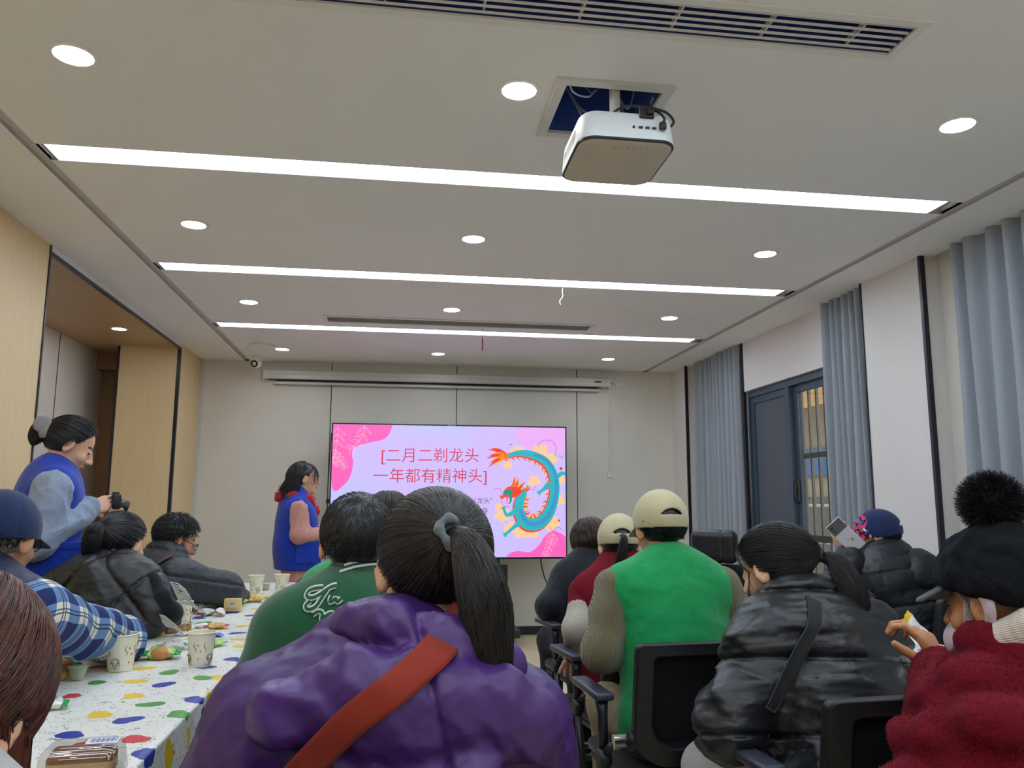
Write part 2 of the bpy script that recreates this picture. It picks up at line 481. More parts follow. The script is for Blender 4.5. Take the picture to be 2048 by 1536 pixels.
# ------------------------------------------------------------------ ceiling fixtures
for i, (a, b) in enumerate(STRIPS[:7]):
    t = empty('linear_ceiling_light', ((SX0+SX1)/2, (a+b)/2, CEIL), 0,
              ['long white ceiling light panel nearest the viewer, just past the projector', 'long white ceiling light panel in the middle, white thread hanging by it',
               'long white ceiling light panel farthest away, by the far air vent',
               'long ceiling light panel above the viewer, just before the near air vent', 'first long ceiling light panel behind the viewer',
               'second long ceiling light panel behind the viewer', 'long ceiling light panel by the rear wall'][i], 'ceiling light', 'long ceiling light panels')
    L = (SX1-SX0)/2; w = (b-a)/2
    MB().box((-L, -w+0.004, 0.004), (L, w-0.004, 0.012)).build('diffuser', M['strip'], t)
    for sx in (-1, 1): MB().box((sx*(L+0.006)-0.006, -w+0.001, 0.001), (sx*(L+0.006)+0.006, w-0.001, 0.02)).build('end_cap', M['groove'], t)

def downlight(x, y, z, label, r=0.058):
    t = empty('downlight', (x, y, z), 0, label, 'downlight', 'round recessed downlights')
    MB().lathe([(r, 0.0), (r, -0.004), (r+0.012, -0.005), (r+0.016, -0.001), (r+0.016, 0.0)], 40).build('rim', M['white_plastic'], t, angle=30)
    MB().lathe([(0.001, -0.0025), (r, -0.0025), (r, -0.0005), (0.001, -0.0005)], 40).build('diffuser', M['down'], t)
rows = [(2.48, 'nearest the viewer, before the projector'), (4.02, 'between the first and second light panels'),
        (5.585, 'between the second and third light panels'), (7.31, 'in front of the projection screen'),
        (0.94, 'above the viewer'), (-0.60, 'behind the viewer'), (-2.14, 'close to the rear wall')]
for y, where in rows:
    for x, side in ((-1.015, 'left'), (0.388, 'middle'), (2.012, 'right')):
        downlight(x, y, CEIL, 'lit round downlight, %s one of the row %s' % (side, where))
downlight(-2.136, 6.467, 2.60, 'small lit round downlight in the wooden soffit of the niche', 0.05)

def ac_grille(box, label, nslat, bars, slat_m, dark):
    x0, x1, y0, y1 = box
    t = empty('air_vent', ((x0+x1)/2, (y0+y1)/2, CEIL), 0, label, 'air vent', 'linear ceiling air vents')
    hx, hy = (x1-x0)/2, (y1-y0)/2
    f = 0.028
    MB().box((-hx-f, -hy-f, -0.008), (hx+f, -hy, -0.0005)).box((-hx-f, hy, -0.008), (hx+f, hy+f, -0.0005)) \
        .box((-hx-f, -hy, -0.008), (-hx, hy, -0.0005)).box((hx, -hy, -0.008), (hx+f, hy, -0.0005)).build('frame', M['white_plastic'], t)
    for k in range(nslat):
        y = -hy + (k+0.5)*2*hy/nslat
        rot = Matrix.Translation((0, y, 0.002)) @ Matrix.Rotation(math.radians(20), 4, 'X')
        MB().box((-hx+0.001, -0.0025, -0.004), (hx-0.001, 0.0025, 0.003), 0, rot).build('slat', slat_m, t)
    for k in range(bars):
        x = -hx + (k+0.5)*2*hx/bars
        MB().box((x-0.003, -hy+0.001, 0.012), (x+0.003, hy-0.001, 0.03)).build('crossbar', slat_m, t)
ac_grille(AC1, 'large white ceiling air vent nearest the viewer, cut off by the top edge', 5, 8, M['white_plastic'], M['dark_void'])
ac_grille(AC2, 'slim grey ceiling air vent beside the farthest light panel', 7, 6, M['groove'], M['dark_void'])

# projector hanging through an open ceiling hatch
x0, x1, y0, y1 = HATCH
t = empty('ceiling_hatch', ((x0+x1)/2, (y0+y1)/2, CEIL), 0, 'open square ceiling hatch with white frame and loose cables above the projector', 'ceiling hatch')
hx, hy, f = (x1-x0)/2, (y1-y0)/2, 0.035
MB().box((-hx-f, -hy-f, -0.012), (hx+f, -hy, 0)).box((-hx-f, hy, -0.012), (hx+f, hy+f, 0)).box((-hx-f, -hy, -0.012), (-hx, hy, 0)).box((hx, -hy, -0.012), (hx+f, hy, 0)).build('frame', M['white_metal'], t)
def wire(parent, pts, r, mat, name='wire'):
    P = [Vector(p) for p in pts]; out = []
    for i in range(len(P)-1):
        p0, p1, p2, p3 = P[max(i-1, 0)], P[i], P[i+1], P[min(i+2, len(P)-1)]
        for s in range(6):
            u = s/6
            out.append(0.5*((2*p1)+(p2-p0)*u+(2*p0-5*p1+4*p2-p3)*u*u+(3*p1-p0-3*p2+p3)*u**3))
    out.append(P[-1])
    return MB().tube(out, r, 8).build(name, mat, parent, smooth=True)
M['grey_wire'] = simple('grey_cable', (150, 158, 176), 0.5)
wire(t, [(-0.13, 0.12, 0.30), (-0.12, 0.08, 0.15), (-0.08, 0.02, 0.02), (-0.03, -0.05, -0.06)], 0.004, M['grey_wire'])
wire(t, [(-0.10, 0.12, 0.32), (-0.135, 0.10, 0.18), (-0.10, 0.03, 0.06), (-0.06, -0.02, -0.08)], 0.0035, M['grey_wire'])
wire(t, [(-0.05, 0.14, 0.20), (-0.01, 0.10, 0.12), (0.03, 0.12, 0.18), (-0.02, 0.14, 0.24)], 0.002, M['grey_wire'])
wire(t, [(0.05, 0.14, 0.24), (0.08, 0.05, 0.08), (0.10, 0.0, 0.02), (0.14, 0.02, 0.16)], 0.003, M['grey_wire'])
wire(t, [(0.04, 0.1, 0.3), (0.05, 0.0, 0.1), (0.07, -0.07, -0.08)], 0.0018, simple('red_thread', (190, 120, 110), 0.6))
wire(t, [(-0.155, -0.165, 0.08), (-0.15, -0.172, -0.025), (-0.09, -0.15, -0.035), (-0.05, -0.10, 0.02)], 0.003, M['grey_wire'])
MB().box((-hx+0.002, -hy+0.003, 0.02), (-hx+0.10, -hy+0.02, 0.06)).build('duct_edge', M['white_metal'], t)

pj = empty('projector', (0.708, 2.44, CEIL-0.095), 0, 'white rounded projector hanging from the ceiling hatch', 'projector')
M['pj_white'] = simple('projector_shell', (226, 229, 229), 0.4, var=0.01)
M['pj_front'] = simple('projector_fabric_front', (196, 186, 172), 0.75, var=0.03, bump=0.2, bscale=900)
def rbox_ring(w, h, r, n=10):
    out = []
    for cx, cz, a0 in ((w-r, h-r, 0), (-w+r, h-r, 90), (-w+r, -h+r, 180), (w-r, -h+r, 270)):
        for k in range(n+1):
            a = math.radians(a0+90*k/n); out.append((cx+r*math.cos(a), cz+r*math.sin(a)))
    return out
def sweep_rings(mb_, rings, mi=0, cap0=True, cap1=True):
    n = len(rings[0]); vs = [p for r in rings for p in r]; fs = []
    for i in range(len(rings)-1):
        for j in range(n):
            j2 = (j+1) % n; fs.append((i*n+j, i*n+j2, (i+1)*n+j2, (i+1)*n+j))
    if cap0: fs.append(tuple(range(n)))
    if cap1: fs.append(tuple((len(rings)-1)*n+j for j in range(n-1, -1, -1)))
    return mb_.add(vs, fs, mi)
# body: rounded square in plan, the flat pale base is turned down and towards the viewer
PW, PD, PH = 0.158, 0.160, 0.050
tilt = Matrix.Translation((0.0, 0.0, -0.105)) @ Matrix.Rotation(math.radians(-2), 4, 'X')
def pring(s, z, rr=0.055): return [tilt @ Vector((x*s, y*s, z)) for x, y in rbox_ring(PW, PD, rr)]
mb = MB(); sweep_rings(mb, [pring(0.80, PH), pring(0.90, PH-0.004), pring(0.95, PH-0.014), pring(0.975, PH-0.04), pring(1.0, -PH+0.012), pring(0.995, -PH+0.003)])
mb.build('shell', M['pj_white'], pj, angle=50)
mb = MB(); sweep_rings(mb, [pring(1.0, -PH+0.003), pring(1.003, -PH-0.004), pring(0.985, -PH-0.006), pring(0.975, -PH-0.001)]); mb.build('base_gasket', M['black_plastic'], pj, angle=40)
mb = MB(); sweep_rings(mb, [pring(0.97, -PH-0.001), pring(0.965, -PH-0.007), pring(0.93, -PH-0.010)]); mb.build('base_panel', M['pj_front'], pj, angle=40)
def pbox(lo, hi, name, mat, bev=0.0): return MB().box(lo, hi, 0, tilt, bev).build(name, mat, pj)
pbox((0.035, -PD-0.002, 0.025), (0.082, -PD+0.012, 0.062), 'power_socket', M['black_plastic'], 0.004)
for i, x in enumerate((0.030, 0.052, 0.074)):
    pbox((x, -PD-0.0025, -0.012), (x+0.013, -PD+0.01, -0.006), 'port', M['black_plastic'])
MB().lathe([(0.0005, -0.002), (0.004, -0.002), (0.004, 0.008), (0.0005, 0.008)], 16, 0, tilt @ Matrix.Translation((0.014, -PD, -0.009)), 'Y').build('audio_jack', M['black_plastic'], pj)
M['pj_icon'] = simple('printed_icons', (170, 150, 140), 0.7)
M['pj_icon_red'] = simple('printed_red_icon', (214, 140, 120), 0.7)
ic = MB(); ics = MB()
ics.tube([tilt @ Vector((-0.038+0.006*math.cos(a), -0.116+0.006*math.sin(a), -PH-0.010)) for a in [k*PI/8 for k in range(16)]], 0.0008, 6, close=True)
ics.build('power_icon', M['pj_icon_red'], pj)
for k in range(5):
    x = -0.016+k*0.022
    ic.box((x-0.003, -0.119, -PH-0.0106), (x+0.003, -0.114, -PH-0.0096), 0, tilt)
ic.build('button_icons', M['pj_icon'], pj)
gr = MB()
for k in range(10):
    gr.box((-PW-0.0004, -0.080+k*0.018, -0.030), (-PW+0.006, -0.075+k*0.018, 0.006), 0, tilt)
gr.build('side_grille', M['white_metal'], pj)
MB().lathe([(0.018, 0.62-0.135), (0.018, 0.02), (0.018, -0.045)], 24).build('pole', M['white_metal'], pj, angle=30)
MB().box((-0.045, -0.035, -0.058), (0.03, 0.035, -0.028), bev=0.004).box((-0.06, -0.05, -0.062), (0.06, 0.05, -0.056)).build('mount_bracket', M['white_metal'], pj)
M['cable_black'] = simple('black_cable', (24, 27, 40), 0.4)
pl = [tilt @ Vector(p) for p in ((0.068, -PD-0.012, 0.07), (0.068, -PD-0.006, 0.05))]
pjc = wire(pj, [(-0.07, 0.0, -0.06), (-0.02, -0.06, -0.01), (0.03, -0.10, -0.005), (0.085, -0.155, -0.045)] + [tilt @ Vector((0.108, -PD-0.018, 0.018)), tilt @ Vector((0.104, -PD-0.010, 0.004))], 0.0042, M['cable_black'], 'video_cable')
MB().box((0.095, -PD-0.016, -0.016), (0.117, -PD-0.001, 0.008), 0, tilt, 0.004).build('video_plug', M['black_plastic'], pj)
wire(pj, [tilt @ Vector((0.068, -PD-0.006, 0.045)), tilt @ Vector((0.068, -PD-0.03, 0.075)), (0.10, -0.09, 0.0), (0.16, -0.06, 0.0), (0.185, -0.05, -0.03), (0.14, -0.02, -0.055), (0.10, 0.03, -0.05)], 0.0045, M['cable_black'], 'power_cable')
MB().box((0.056, -PD-0.014, 0.035), (0.080, -PD-0.0, 0.056), 0, tilt, 0.004).build('power_plug', M['black_plastic'], pj)

# threads left hanging on the ceiling
rt = empty('hanging_thread', (0.672, 6.135, CEIL), 0, 'thin red ribbon strip dangling from the far ceiling vent', 'ribbon')
MB().tube([(0, 0, 0.0), (0.001, 0, -0.05), (-0.001, 0, -0.09)], 0.0015, 6).build('string', M['seam'], rt)
mb = MB(); mb.box((-0.005, -0.001, -0.185), (0.005, 0.001, -0.088)); mb.build('ribbon', simple('red_ribbon', (196, 70, 50), 0.6), rt)
wt_ = wire(None, [(1.05, 4.88, CEIL-0.001), (1.047, 4.88, CEIL-0.03), (1.05, 4.885, CEIL-0.06), (1.03, 4.88, CEIL-0.09), (1.035, 4.88, CEIL-0.115)], 0.003, M['white_plastic'], 'hanging_wire')
tag(wt_, 'short white wire end dangling beside the middle ceiling light panel', 'wire')

# smoke detector and security camera
s = empty('smoke_detector', (-1.165, 7.15, CEIL), 0, 'flat round white disc detector on the ceiling above the security camera', 'smoke detector')
MB().lathe([(0.108, 0), (0.108, -0.016), (0.10, -0.024), (0.04, -0.028), (0.001, -0.028)], 40).build('cover', M['ceiling'], s, angle=40)
MB().lathe([(0.112, -0.001), (0.112, -0.006), (0.107, -0.008), (0.107, -0.001)], 40).build('base_ring', M['white_plastic'], s, angle=40)
c = empty('security_camera', (-1.305, 7.74, CEIL), 0, 'small white dome security camera in the ceiling corner by the back wall', 'security camera')
MB().lathe([(0.056, 0), (0.056, -0.012), (0.052, -0.035), (0.045, -0.04)], 32).build('mount', M['white_plastic'], c, angle=40)
bm = bmesh.new(); bmesh.ops.create_uvsphere(bm, u_segments=32, v_segments=20, radius=0.05)
MB().bm(bm, 0, Matrix.Translation((0, -0.004, -0.058))).build('ball', M['white_plastic'], c, smooth=True)
R_ = Matrix.Translation((0, -0.004, -0.058)) @ Matrix.Rotation(math.radians(-20), 4, 'Z') @ Matrix.Rotation(math.radians(112), 4, 'X')
MB().lathe([(0.033, 0.034), (0.034, 0.048), (0.028, 0.052), (0.02, 0.046), (0.001, 0.046)], 28, 0, R_).build('lens', simple('smoked_lens', (22, 24, 34), 0.12), c, angle=40)

# roller projection screen on the back wall
ps = empty('projection_screen', (0.464, YB, 2.50), 0, 'white roller projection screen casing mounted across the top of the back wall', 'projection screen')
hw = 1.715
prof = [(-0.002, -0.045), (-0.085, -0.045), (-0.092, -0.035), (-0.092, -0.002), (-0.088, 0.003), (-0.088, 0.035), (-0.075, 0.048), (-0.002, 0.048)]
mb = MB(); mb.prism([(-hw, y, z) for y, z in prof], (2*hw, 0, 0)); mb.build('casing', M['white_metal'], ps)
for sx in (-1, 1): MB().box((sx*(hw+0.006)-0.006, -0.096, -0.052), (sx*(hw+0.006)+0.006, -0.002, 0.052), bev=0.003).build('end_cap', M['white_plastic'], ps)
MB().box((-hw+0.03, -0.06, -0.052), (hw-0.08, -0.03, -0.0455)).build('screen_slot', M['seam'], ps)
MB().box((-hw+0.09, -0.05, -0.092), (hw-0.10, -0.035, -0.066), bev=0.004).build('bottom_bar', M['white_metal'], ps)
MB().box((-hw+0.10, -0.044, -0.0662), (hw-0.11, -0.041, -0.05)).build('screen_fabric', M['black_plastic'], ps)
MB().box((hw-0.155, -0.0935, -0.004), (hw-0.085, -0.0915, 0.012)).build('badge', M['seam'], ps)
cc = wire(None, [(2.20, YB-0.05, 2.45), (2.19, YB-0.03, 2.2), (2.185, YB-0.02, 1.9), (2.205, YB-0.02, 1.7), (2.195, YB-0.015, 1.58)], 0.006, M['white_plastic'], 'pull_cord')
MB().box((2.165, YB-0.02, 1.53), (2.215, YB-0.002, 1.585), bev=0.004).build('cord_clip', M['white_plastic'], cc)
wire(cc, [(2.18, YB-0.05, 2.45), (2.20, YB-0.03, 2.2), (2.215, YB-0.02, 1.9), (2.18, YB-0.02, 1.7), (2.19, YB-0.015, 1.58)], 0.005, M['white_plastic'], 'cord_strand')
tag(cc, 'white double pull cord hanging down the back wall right of the television', 'cord')
cs = wire(None, [(2.19, YB-0.06, 2.52), (2.24, YB-0.07, 2.51), (2.27, YB-0.06, 2.46), (2.285, YB-0.05, 2.40)], 0.006, M['white_plastic'], 'switch_cable')
MB().tube([(2.285, YB-0.05, 2.405), (2.29, YB-0.05, 2.37)], [0.011, 0.008], 10).build('cable_end', M['white_plastic'], cs)
tag(cs, 'short white cable curling off the right end of the projection screen casing', 'cable')
ot = empty('wall_outlet', (2.335, YB, 2.515), 0, 'square white wall outlet plate near the ceiling on the back wall', 'outlet')
MB().box((-0.043, -0.009, -0.043), (0.043, 0, 0.043), bev=0.003).build('plate', M['white_plastic'], ot)
MB().box((-0.012, -0.0095, 0.008), (-0.008, -0.0085, 0.020)).box((0.008, -0.0095, 0.008), (0.012, -0.0085, 0.020)).build('socket_holes', M['seam'], ot)

# ------------------------------------------------------------------ television on a wheeled stand
YT = 7.45
tvx0, tvx1, tvz0, tvz1 = -0.562, 1.630, 0.757, 1.992
tv = empty('television', ((tvx0+tvx1)/2, YT, tvz0), 0, 'large flat television showing a pink slide with a dragon', 'television')
TW, TH = (tvx1-tvx0)/2, tvz1-tvz0
b = 0.012
MB().box((-TW, 0.004, 0), (TW, 0.05, TH), bev=0.003).build('housing', M['black_plastic'], tv)
mb = MB(); mb.box((-TW, 0, 0), (TW, 0.006, b+0.006)).box((-TW, 0, TH-b), (TW, 0.006, TH)).box((-TW, 0, b), (-TW+b, 0.006, TH-b)).box((TW-b, 0, b), (TW, 0.006, TH-b))
mb.build('bezel', M['black_metal'], tv)
MB().box((-0.04, -0.001, TH-0.010), (0.04, 0.001, TH-0.004)).build('sensor', M['groove'], tv)
def screen_mat():
    n = NT('slide_background'); v = n.coord('Object')
    f = n.noise(n.coord('Object', (1, 1, 1)), 1.1, 2).outputs[0]
    col = n.ramp(f, [(0.32, lin(186, 192, 248)), (0.5, lin(200, 182, 246)), (0.7, lin(206, 178, 240))])
    n.base((0.01, 0.01, 0.01, 1)); n.setb(Roughness=0.25)
    n.link(col, n.b.inputs['Emission Color']); n.setb(Emission_Strength=SCREEN_E)
    return n.m
SCREEN_E = 0.74
def se(name, rgb, k=1.0):
    n = NT(name); n.base((0.01, 0.01, 0.01, 1)); n.setb(Emission_Color=lin(*rgb), Emission_Strength=SCREEN_E*k, Roughness=0.25); return n.m
scr = MB().box((-TW+b, 0.0015, b+0.006), (TW-b, 0.0045, TH-b)).build('screen', screen_mat(), tv)
_lay = [0]
def S(px, py, k=1):                       # slide coordinates -> television coordinates
    p = atY(px, py, YT); return Vector((p.x-tv.location.x, 0, p.z-tv.location.z))
def clampS(p):
    return Vector((min(max(p.x, -TW+b+0.001), TW-b-0.001), p.y, min(max(p.z, b+0.008), TH-b-0.001)))
def smooth_poly(pts, closed=True, k=6):
    P = [Vector(p) for p in pts]; n = len(P); out = []
    for i in range(n if closed else n-1):
        g_ = (lambda j: P[j % n]) if closed else (lambda j: P[min(max(j, 0), n-1)])
        p0, p1, p2, p3 = g_(i-1), g_(i), g_(i+1), g_(i+2)
        for s_ in range(k):
            u = s_/k
            out.append(0.5*((2*p1)+(p2-p0)*u+(2*p0-5*p1+4*p2-p3)*u*u+(3*p1-p0-3*p2+p3)*u**3))
    if not closed: out.append(P[-1])
    return out
def tri_fill(mb_, pts, y, mi=0):
    bm = bmesh.new(); vs = [bm.verts.new((p.x, y, p.z)) for p in pts]
    try:
        f_ = bm.faces.new(vs); bmesh.ops.triangulate(bm, faces=[f_])
    except Exception: pass
    return mb_.bm(bm, mi)
def blob(mb_, px, y, mi=0, smooth=True):
    pts = [S(*p) for p in px]
    if smooth: pts = smooth_poly(pts)
    tri_fill(mb_, [clampS(p) for p in pts], y, mi)
def ribbon(mb_, px, w, y, mi=0, k=6):
    """tapered flat stroke through slide pixels, w = width in pixels (number or list)"""
    pts = smooth_poly([S(*p) for p in px], False, k); n = len(pts)
    ws = w if isinstance(w, (list, tuple)) else [w]*len(px)
    L, R = [], []
    for i, p in enumerate(pts):
        q = i/(n-1)*(len(ws)-1); j = min(int(q), len(ws)-2); ww = (ws[j]*(1-(q-j))+ws[j+1]*(q-j))*0.5*0.00465
        t_ = (pts[min(i+1, n-1)]-pts[max(i-1, 0)]); t_ = t_.normalized() if t_.length > 1e-9 else Vector((1, 0, 0))
        nn = Vector((-t_.z, 0, t_.x))
        L.append(clampS(p+nn*ww)); R.append(clampS(p-nn*ww))
    vs = []; fs = []
    for i in range(n): vs += [(L[i].x, y, L[i].z), (R[i].x, y, R[i].z)]
    for i in range(n-1): fs.append((2*i, 2*i+1, 2*i+3, 2*i+2))
    mb_.add(vs, fs, mi)
pink, pink2 = se('slide_pink', (250, 96, 182)), se('slide_rose', (255, 130, 190))
mb = MB()
y1_ = 0.0008
blob(mb, [(664, 846), (664, 850), (664, 974), (690, 968), (703, 945), (706, 920), (700, 905), (712, 893), (740, 885), (768, 878), (781, 862), (780, 846), (720, 846)], y1_, 0)
mb.build('corner_shape', pink, scr)
mb = MB(); blob(mb, [(1016, 1119), (1018, 1108), (1035, 1102), (1060, 1104), (1078, 1090), (1090, 1072), (1108, 1062), (1132, 1075), (1134, 1100), (1134, 1119), (1080, 1119)], y1_, 0)
mb.build('corner_shape', pink, scr)
mb = MB(); blob(mb, [(1029, 853), (1036, 880), (1050, 898), (1085, 906), (1110, 904), (1134, 908), (1134, 853)], y1_, 0, False)
mb.build('corner_shape', se('slide_lilac', (226, 168, 236)), scr)
fern = se('slide_fern_lines', (255, 176, 196))
def fernleaf(mb_, stem, side, n, L):
    ribbon(mb_, stem, 0.9, 0.0003)
    pts = smooth_poly([Vector((p[0], 0, p[1])) for p in stem], False, 8)
    for i in range(n):
        j = int((i+0.6)/n*(len(pts)-1)); p = pts[j]; q = pts[min(j+1, len(pts)-1)]
        tx, ty = q.x-p.x, q.z-p.z; l = math.hypot(tx, ty) or 1; tx /= l; ty /= l
        for sgn in side:
            dx, dy = tx*0.7-ty*sgn*0.75, ty*0.7+tx*sgn*0.75
            ll = L*(1-0.5*i/n)
            nx, ny = -dy, dx
            loop = [(p.x, p.z), (p.x+dx*ll*0.5+nx*1.8, p.z+dy*ll*0.5+ny*1.8), (p.x+dx*ll, p.z+dy*ll), (p.x+dx*ll*0.5-nx*1.8, p.z+dy*ll*0.5-ny*1.8), (p.x, p.z)]
            ribbon(mb_, loop, 0.7, 0.0003, 0, 3)
mb = MB()
def fernleaf_obj(*a):
    m_ = MB(); fernleaf(m_, *a); m_.build('fern_drawing', fern, scr)
fernleaf_obj([(676, 850), (674, 880), (668, 915), (666, 925)], (1, -1), 7, 22)
fernleaf_obj([(730, 850), (726, 870), (710, 890), (700, 898)], (1, -1), 5, 20)
fernleaf_obj([(668, 905), (680, 920), (690, 935)], (1, -1), 5, 14)
fernleaf_obj([(1108, 1066), (1100, 1090), (1090, 1112)], (1, -1), 6, 16)
# headline and body text of the slide
def text_mesh(name, s_, px_l, px_r, py_base, parent, mat, y=0.0, weight=0.0):
    cu = bpy.data.curves.new(name, 'FONT'); cu.body = s_; cu.size = 1.0; cu.offset = weight
    o = bpy.data.objects.new(name, cu); COL.objects.link(o)
    bpy.context.view_layer.update()
    me = bpy.data.meshes.new_from_object(o.evaluated_get(bpy.context.evaluated_depsgraph_get()))
    bpy.data.objects.remove(o)
    a_, b_ = S(px_l, py_base), S(px_r, py_base)
    xs = [v.co.x for v in me.vertices]
    k = (b_.x-a_.x)/(max(xs)-min(xs)); mnx = min(xs)
    for v in me.vertices:
        v.co = Vector((a_.x+(v.co.x-mnx)*k, y, a_.z+(v.co.y)*k+(b_.z-a_.z)*((v.co.x-mnx)*k/(b_.x-a_.x))))
    me.materials.append(mat)
    o2 = bpy.data.objects.new(name, me); COL.objects.link(o2); o2.parent = parent
    return o2
red = se('slide_headline_red', (214, 40, 66), 0.9)
text_mesh('headline', '[二月二剃龙头', 763, 957, 922, scr, red, 0.0003, -0.005)
text_mesh('headline', '一年都有精神头]', 747, 973, 963, scr, red, 0.0003, -0.005)
bodyc = se('slide_body_text', (92, 74, 150), 0.75)
for s_, l, r_, yy in (('每年农历二月初二前后，黄昏时分，代表“龙头”', 702, 985, 1006), ('的星宿便会悄从东方地平线上升起，龙身', 720, 976, 1027),
                      ('还隐没在地平线之下，仿佛巨龙刚刚抬起', 720, 976, 1047), ('头，这便是龙抬头的由来。', 800, 960, 1068)):
    text_mesh('body_text', s_, l, r_, yy, scr, bodyc, 0.0003, -0.004)
# the dragon drawing
orange, yellow, redf = se('slide_flame_peach', (250, 196, 150)), se('slide_gold', (250, 176, 70)), se('slide_flame_red', (228, 62, 40))
teal, blue = se('slide_teal', (38, 172, 186)), se('slide_blue', (60, 140, 190))
rnd = random.Random(5)
mb = MB()
for (cx, cy, rr) in ((1035, 903, 13), (1080, 903, 16), (1100, 918, 14), (1112, 1000, 16), (1120, 960, 10), (1100, 1045, 18), (1060, 1062, 17), (1020, 1055, 12), (1005, 1030, 15), (1000, 1015, 10), (1068, 962, 12), (1015, 930, 9), (1040, 1064, 14)):
    pts = [(cx+rr*(1+0.13*math.sin(5*a+cx)+0.08*math.sin(3*a+cy))*math.cos(a), cy+rr*(1+0.13*math.sin(5*a+cx)+0.08*math.sin(3*a+cy))*math.sin(a)*0.85) for a in [k*2*PI/20 for k in range(20)]]
    mb = MB(); blob(mb, pts, 0.0007); mb.build('dragon_cloud', orange, scr)
body = [(1012, 912), (1040, 906), (1066, 910), (1090, 922), (1104, 942), (1110, 966), (1108, 995), (1098, 1025), (1080, 1045), (1060, 1049), (1046, 1040), (1038, 1020), (1040, 1000), (1046, 985), (1040, 978)]
wd = [6, 12, 15, 16, 17, 18, 20, 22, 24, 24, 22, 20, 18, 16, 12]
mb = MB()
for i in range(len(body)*4-4):                # row of spines on the inside of the curve
    q = i/4; j = int(q); u = q-j
    if j >= len(body)-1: break
    px_ = body[j][0]*(1-u)+body[j+1][0]*u; py_ = body[j][1]*(1-u)+body[j+1][1]*u
    tx, ty = body[j+1][0]-body[j][0], body[j+1][1]-body[j][1]; l = math.hypot(tx, ty); tx /= l; ty /= l
    nx, ny = -ty, tx
    w_ = wd[j]*0.5
    ribbon(mb, [(px_+nx*w_*0.5, py_+ny*w_*0.5), (px_+nx*(w_+4)-tx*3, py_+ny*(w_+4)-ty*3), (px_+nx*(w_+8)+tx*2, py_+ny*(w_+8)+ty*2)], [5, 3, 0.4], 0.0006, i % 2, 3)
mb.build('dragon_spines', [redf, yellow], scr)
mb = MB(); ribbon(mb, [(x-2, y+2) for x, y in body], [w*1.12 for w in wd], 0.00055, 1, 8)
ribbon(mb, body, wd, 0.0005, 0, 8); ribbon(mb, [(x+3, y-1) for x, y in body[2:12]], [w*0.35 for w in wd[2:12]], 0.0004, 2, 8)
for leg in ([(1100, 950), (1115, 952), (1124, 946), (1133, 950)], [(1105, 975), (1096, 970), (1088, 978), (1080, 984)], [(1050, 1035), (1036, 1048), (1026, 1056), (1012, 1068)], [(1042, 1005), (1030, 1022), (1014, 1030), (1008, 1018)]):
    ribbon(mb, leg, [12, 10, 7, 5], 0.00045, 0)
    ex, ey = leg[-1]
    for a in (-0.9, -0.3, 0.4, 1.0):
        dx, dy = leg[-1][0]-leg[-2][0], leg[-1][1]-leg[-2][1]; an = math.atan2(dy, dx)+a
        ribbon(mb, [(ex, ey), (ex+7*math.cos(an), ey+7*math.sin(an))], [4, 1], 0.00045, 0, 3)
mb.build('dragon_body', [teal, redf, blue], scr)
mb = MB()
for k in range(9):                            # flaming tail and mane
    a = -0.55+k*0.14; L_ = 38+6*math.sin(k*2.1)
    ribbon(mb, [(1016, 914), (1016-L_*0.5*math.cos(a), 914+L_*0.5*math.sin(a)-3), (1016-L_*math.cos(a), 914+L_*math.sin(a)+2)], [9, 6, 0.5], 0.0004, k % 3 == 2)
for k in range(9):
    a = -1.2+k*0.13; L_ = 34+6*math.sin(k*1.7)
    ribbon(mb, [(1020, 984), (1020+L_*0.5*math.cos(a), 984+L_*0.5*math.sin(a)+3), (1018+L_*math.cos(a), 984+L_*math.sin(a))], [10, 6, 0.5], 0.0004, k % 3 == 1)
blob(mb, [(1006, 985), (1016, 974), (1034, 974), (1044, 982), (1036, 992), (1020, 996), (1010, 994)], 0.00035, 0)
ribbon(mb, [(1008, 991), (1003, 996), (1000, 990)], [6, 4, 1], 0.00035, 0)
mb.build('dragon_mane', [redf, yellow], scr)
mb = MB(); blob(mb, [(1008, 983), (1018, 978), (1026, 984), (1020, 990), (1010, 990)], 0.0003, 0)
ribbon(mb, [(1020, 990), (1022, 1000), (1018, 1008)], [6, 4, 2], 0.0003, 0); ribbon(mb, [(1016, 993), (1014, 1002), (1016, 1008)], [4, 3, 1], 0.0003, 1)
mb.build('dragon_face', [se('slide_green', (34, 140, 110)), pink], scr)
mb = MB()
ribbon(mb, [(1076, 894), (1080, 884), (1092, 880), (1106, 884), (1112, 896), (1110, 912)], 0.8, 0.0004)
for q in ([(1100, 1056), (1108, 1062), (1116, 1054), (1124, 1060)], [(1118, 910), (1124, 916), (1128, 908)], [(988, 978), (1000, 978), (1003, 990), (1006, 1010), (1020, 1014)], [(1056, 972), (1064, 980), (1072, 972)]):
    ribbon(mb, q, 0.8, 0.0004)
for cx, cy, rr in ((1122, 937, 3), (1118, 1041, 2.2), (1022, 889, 1.5)):
    blob(mb, [(cx+rr*math.cos(a), cy+rr*math.sin(a)) for a in [k*2*PI/10 for k in range(10)]], 0.0004)
mb.build('line_ornament', red, scr)

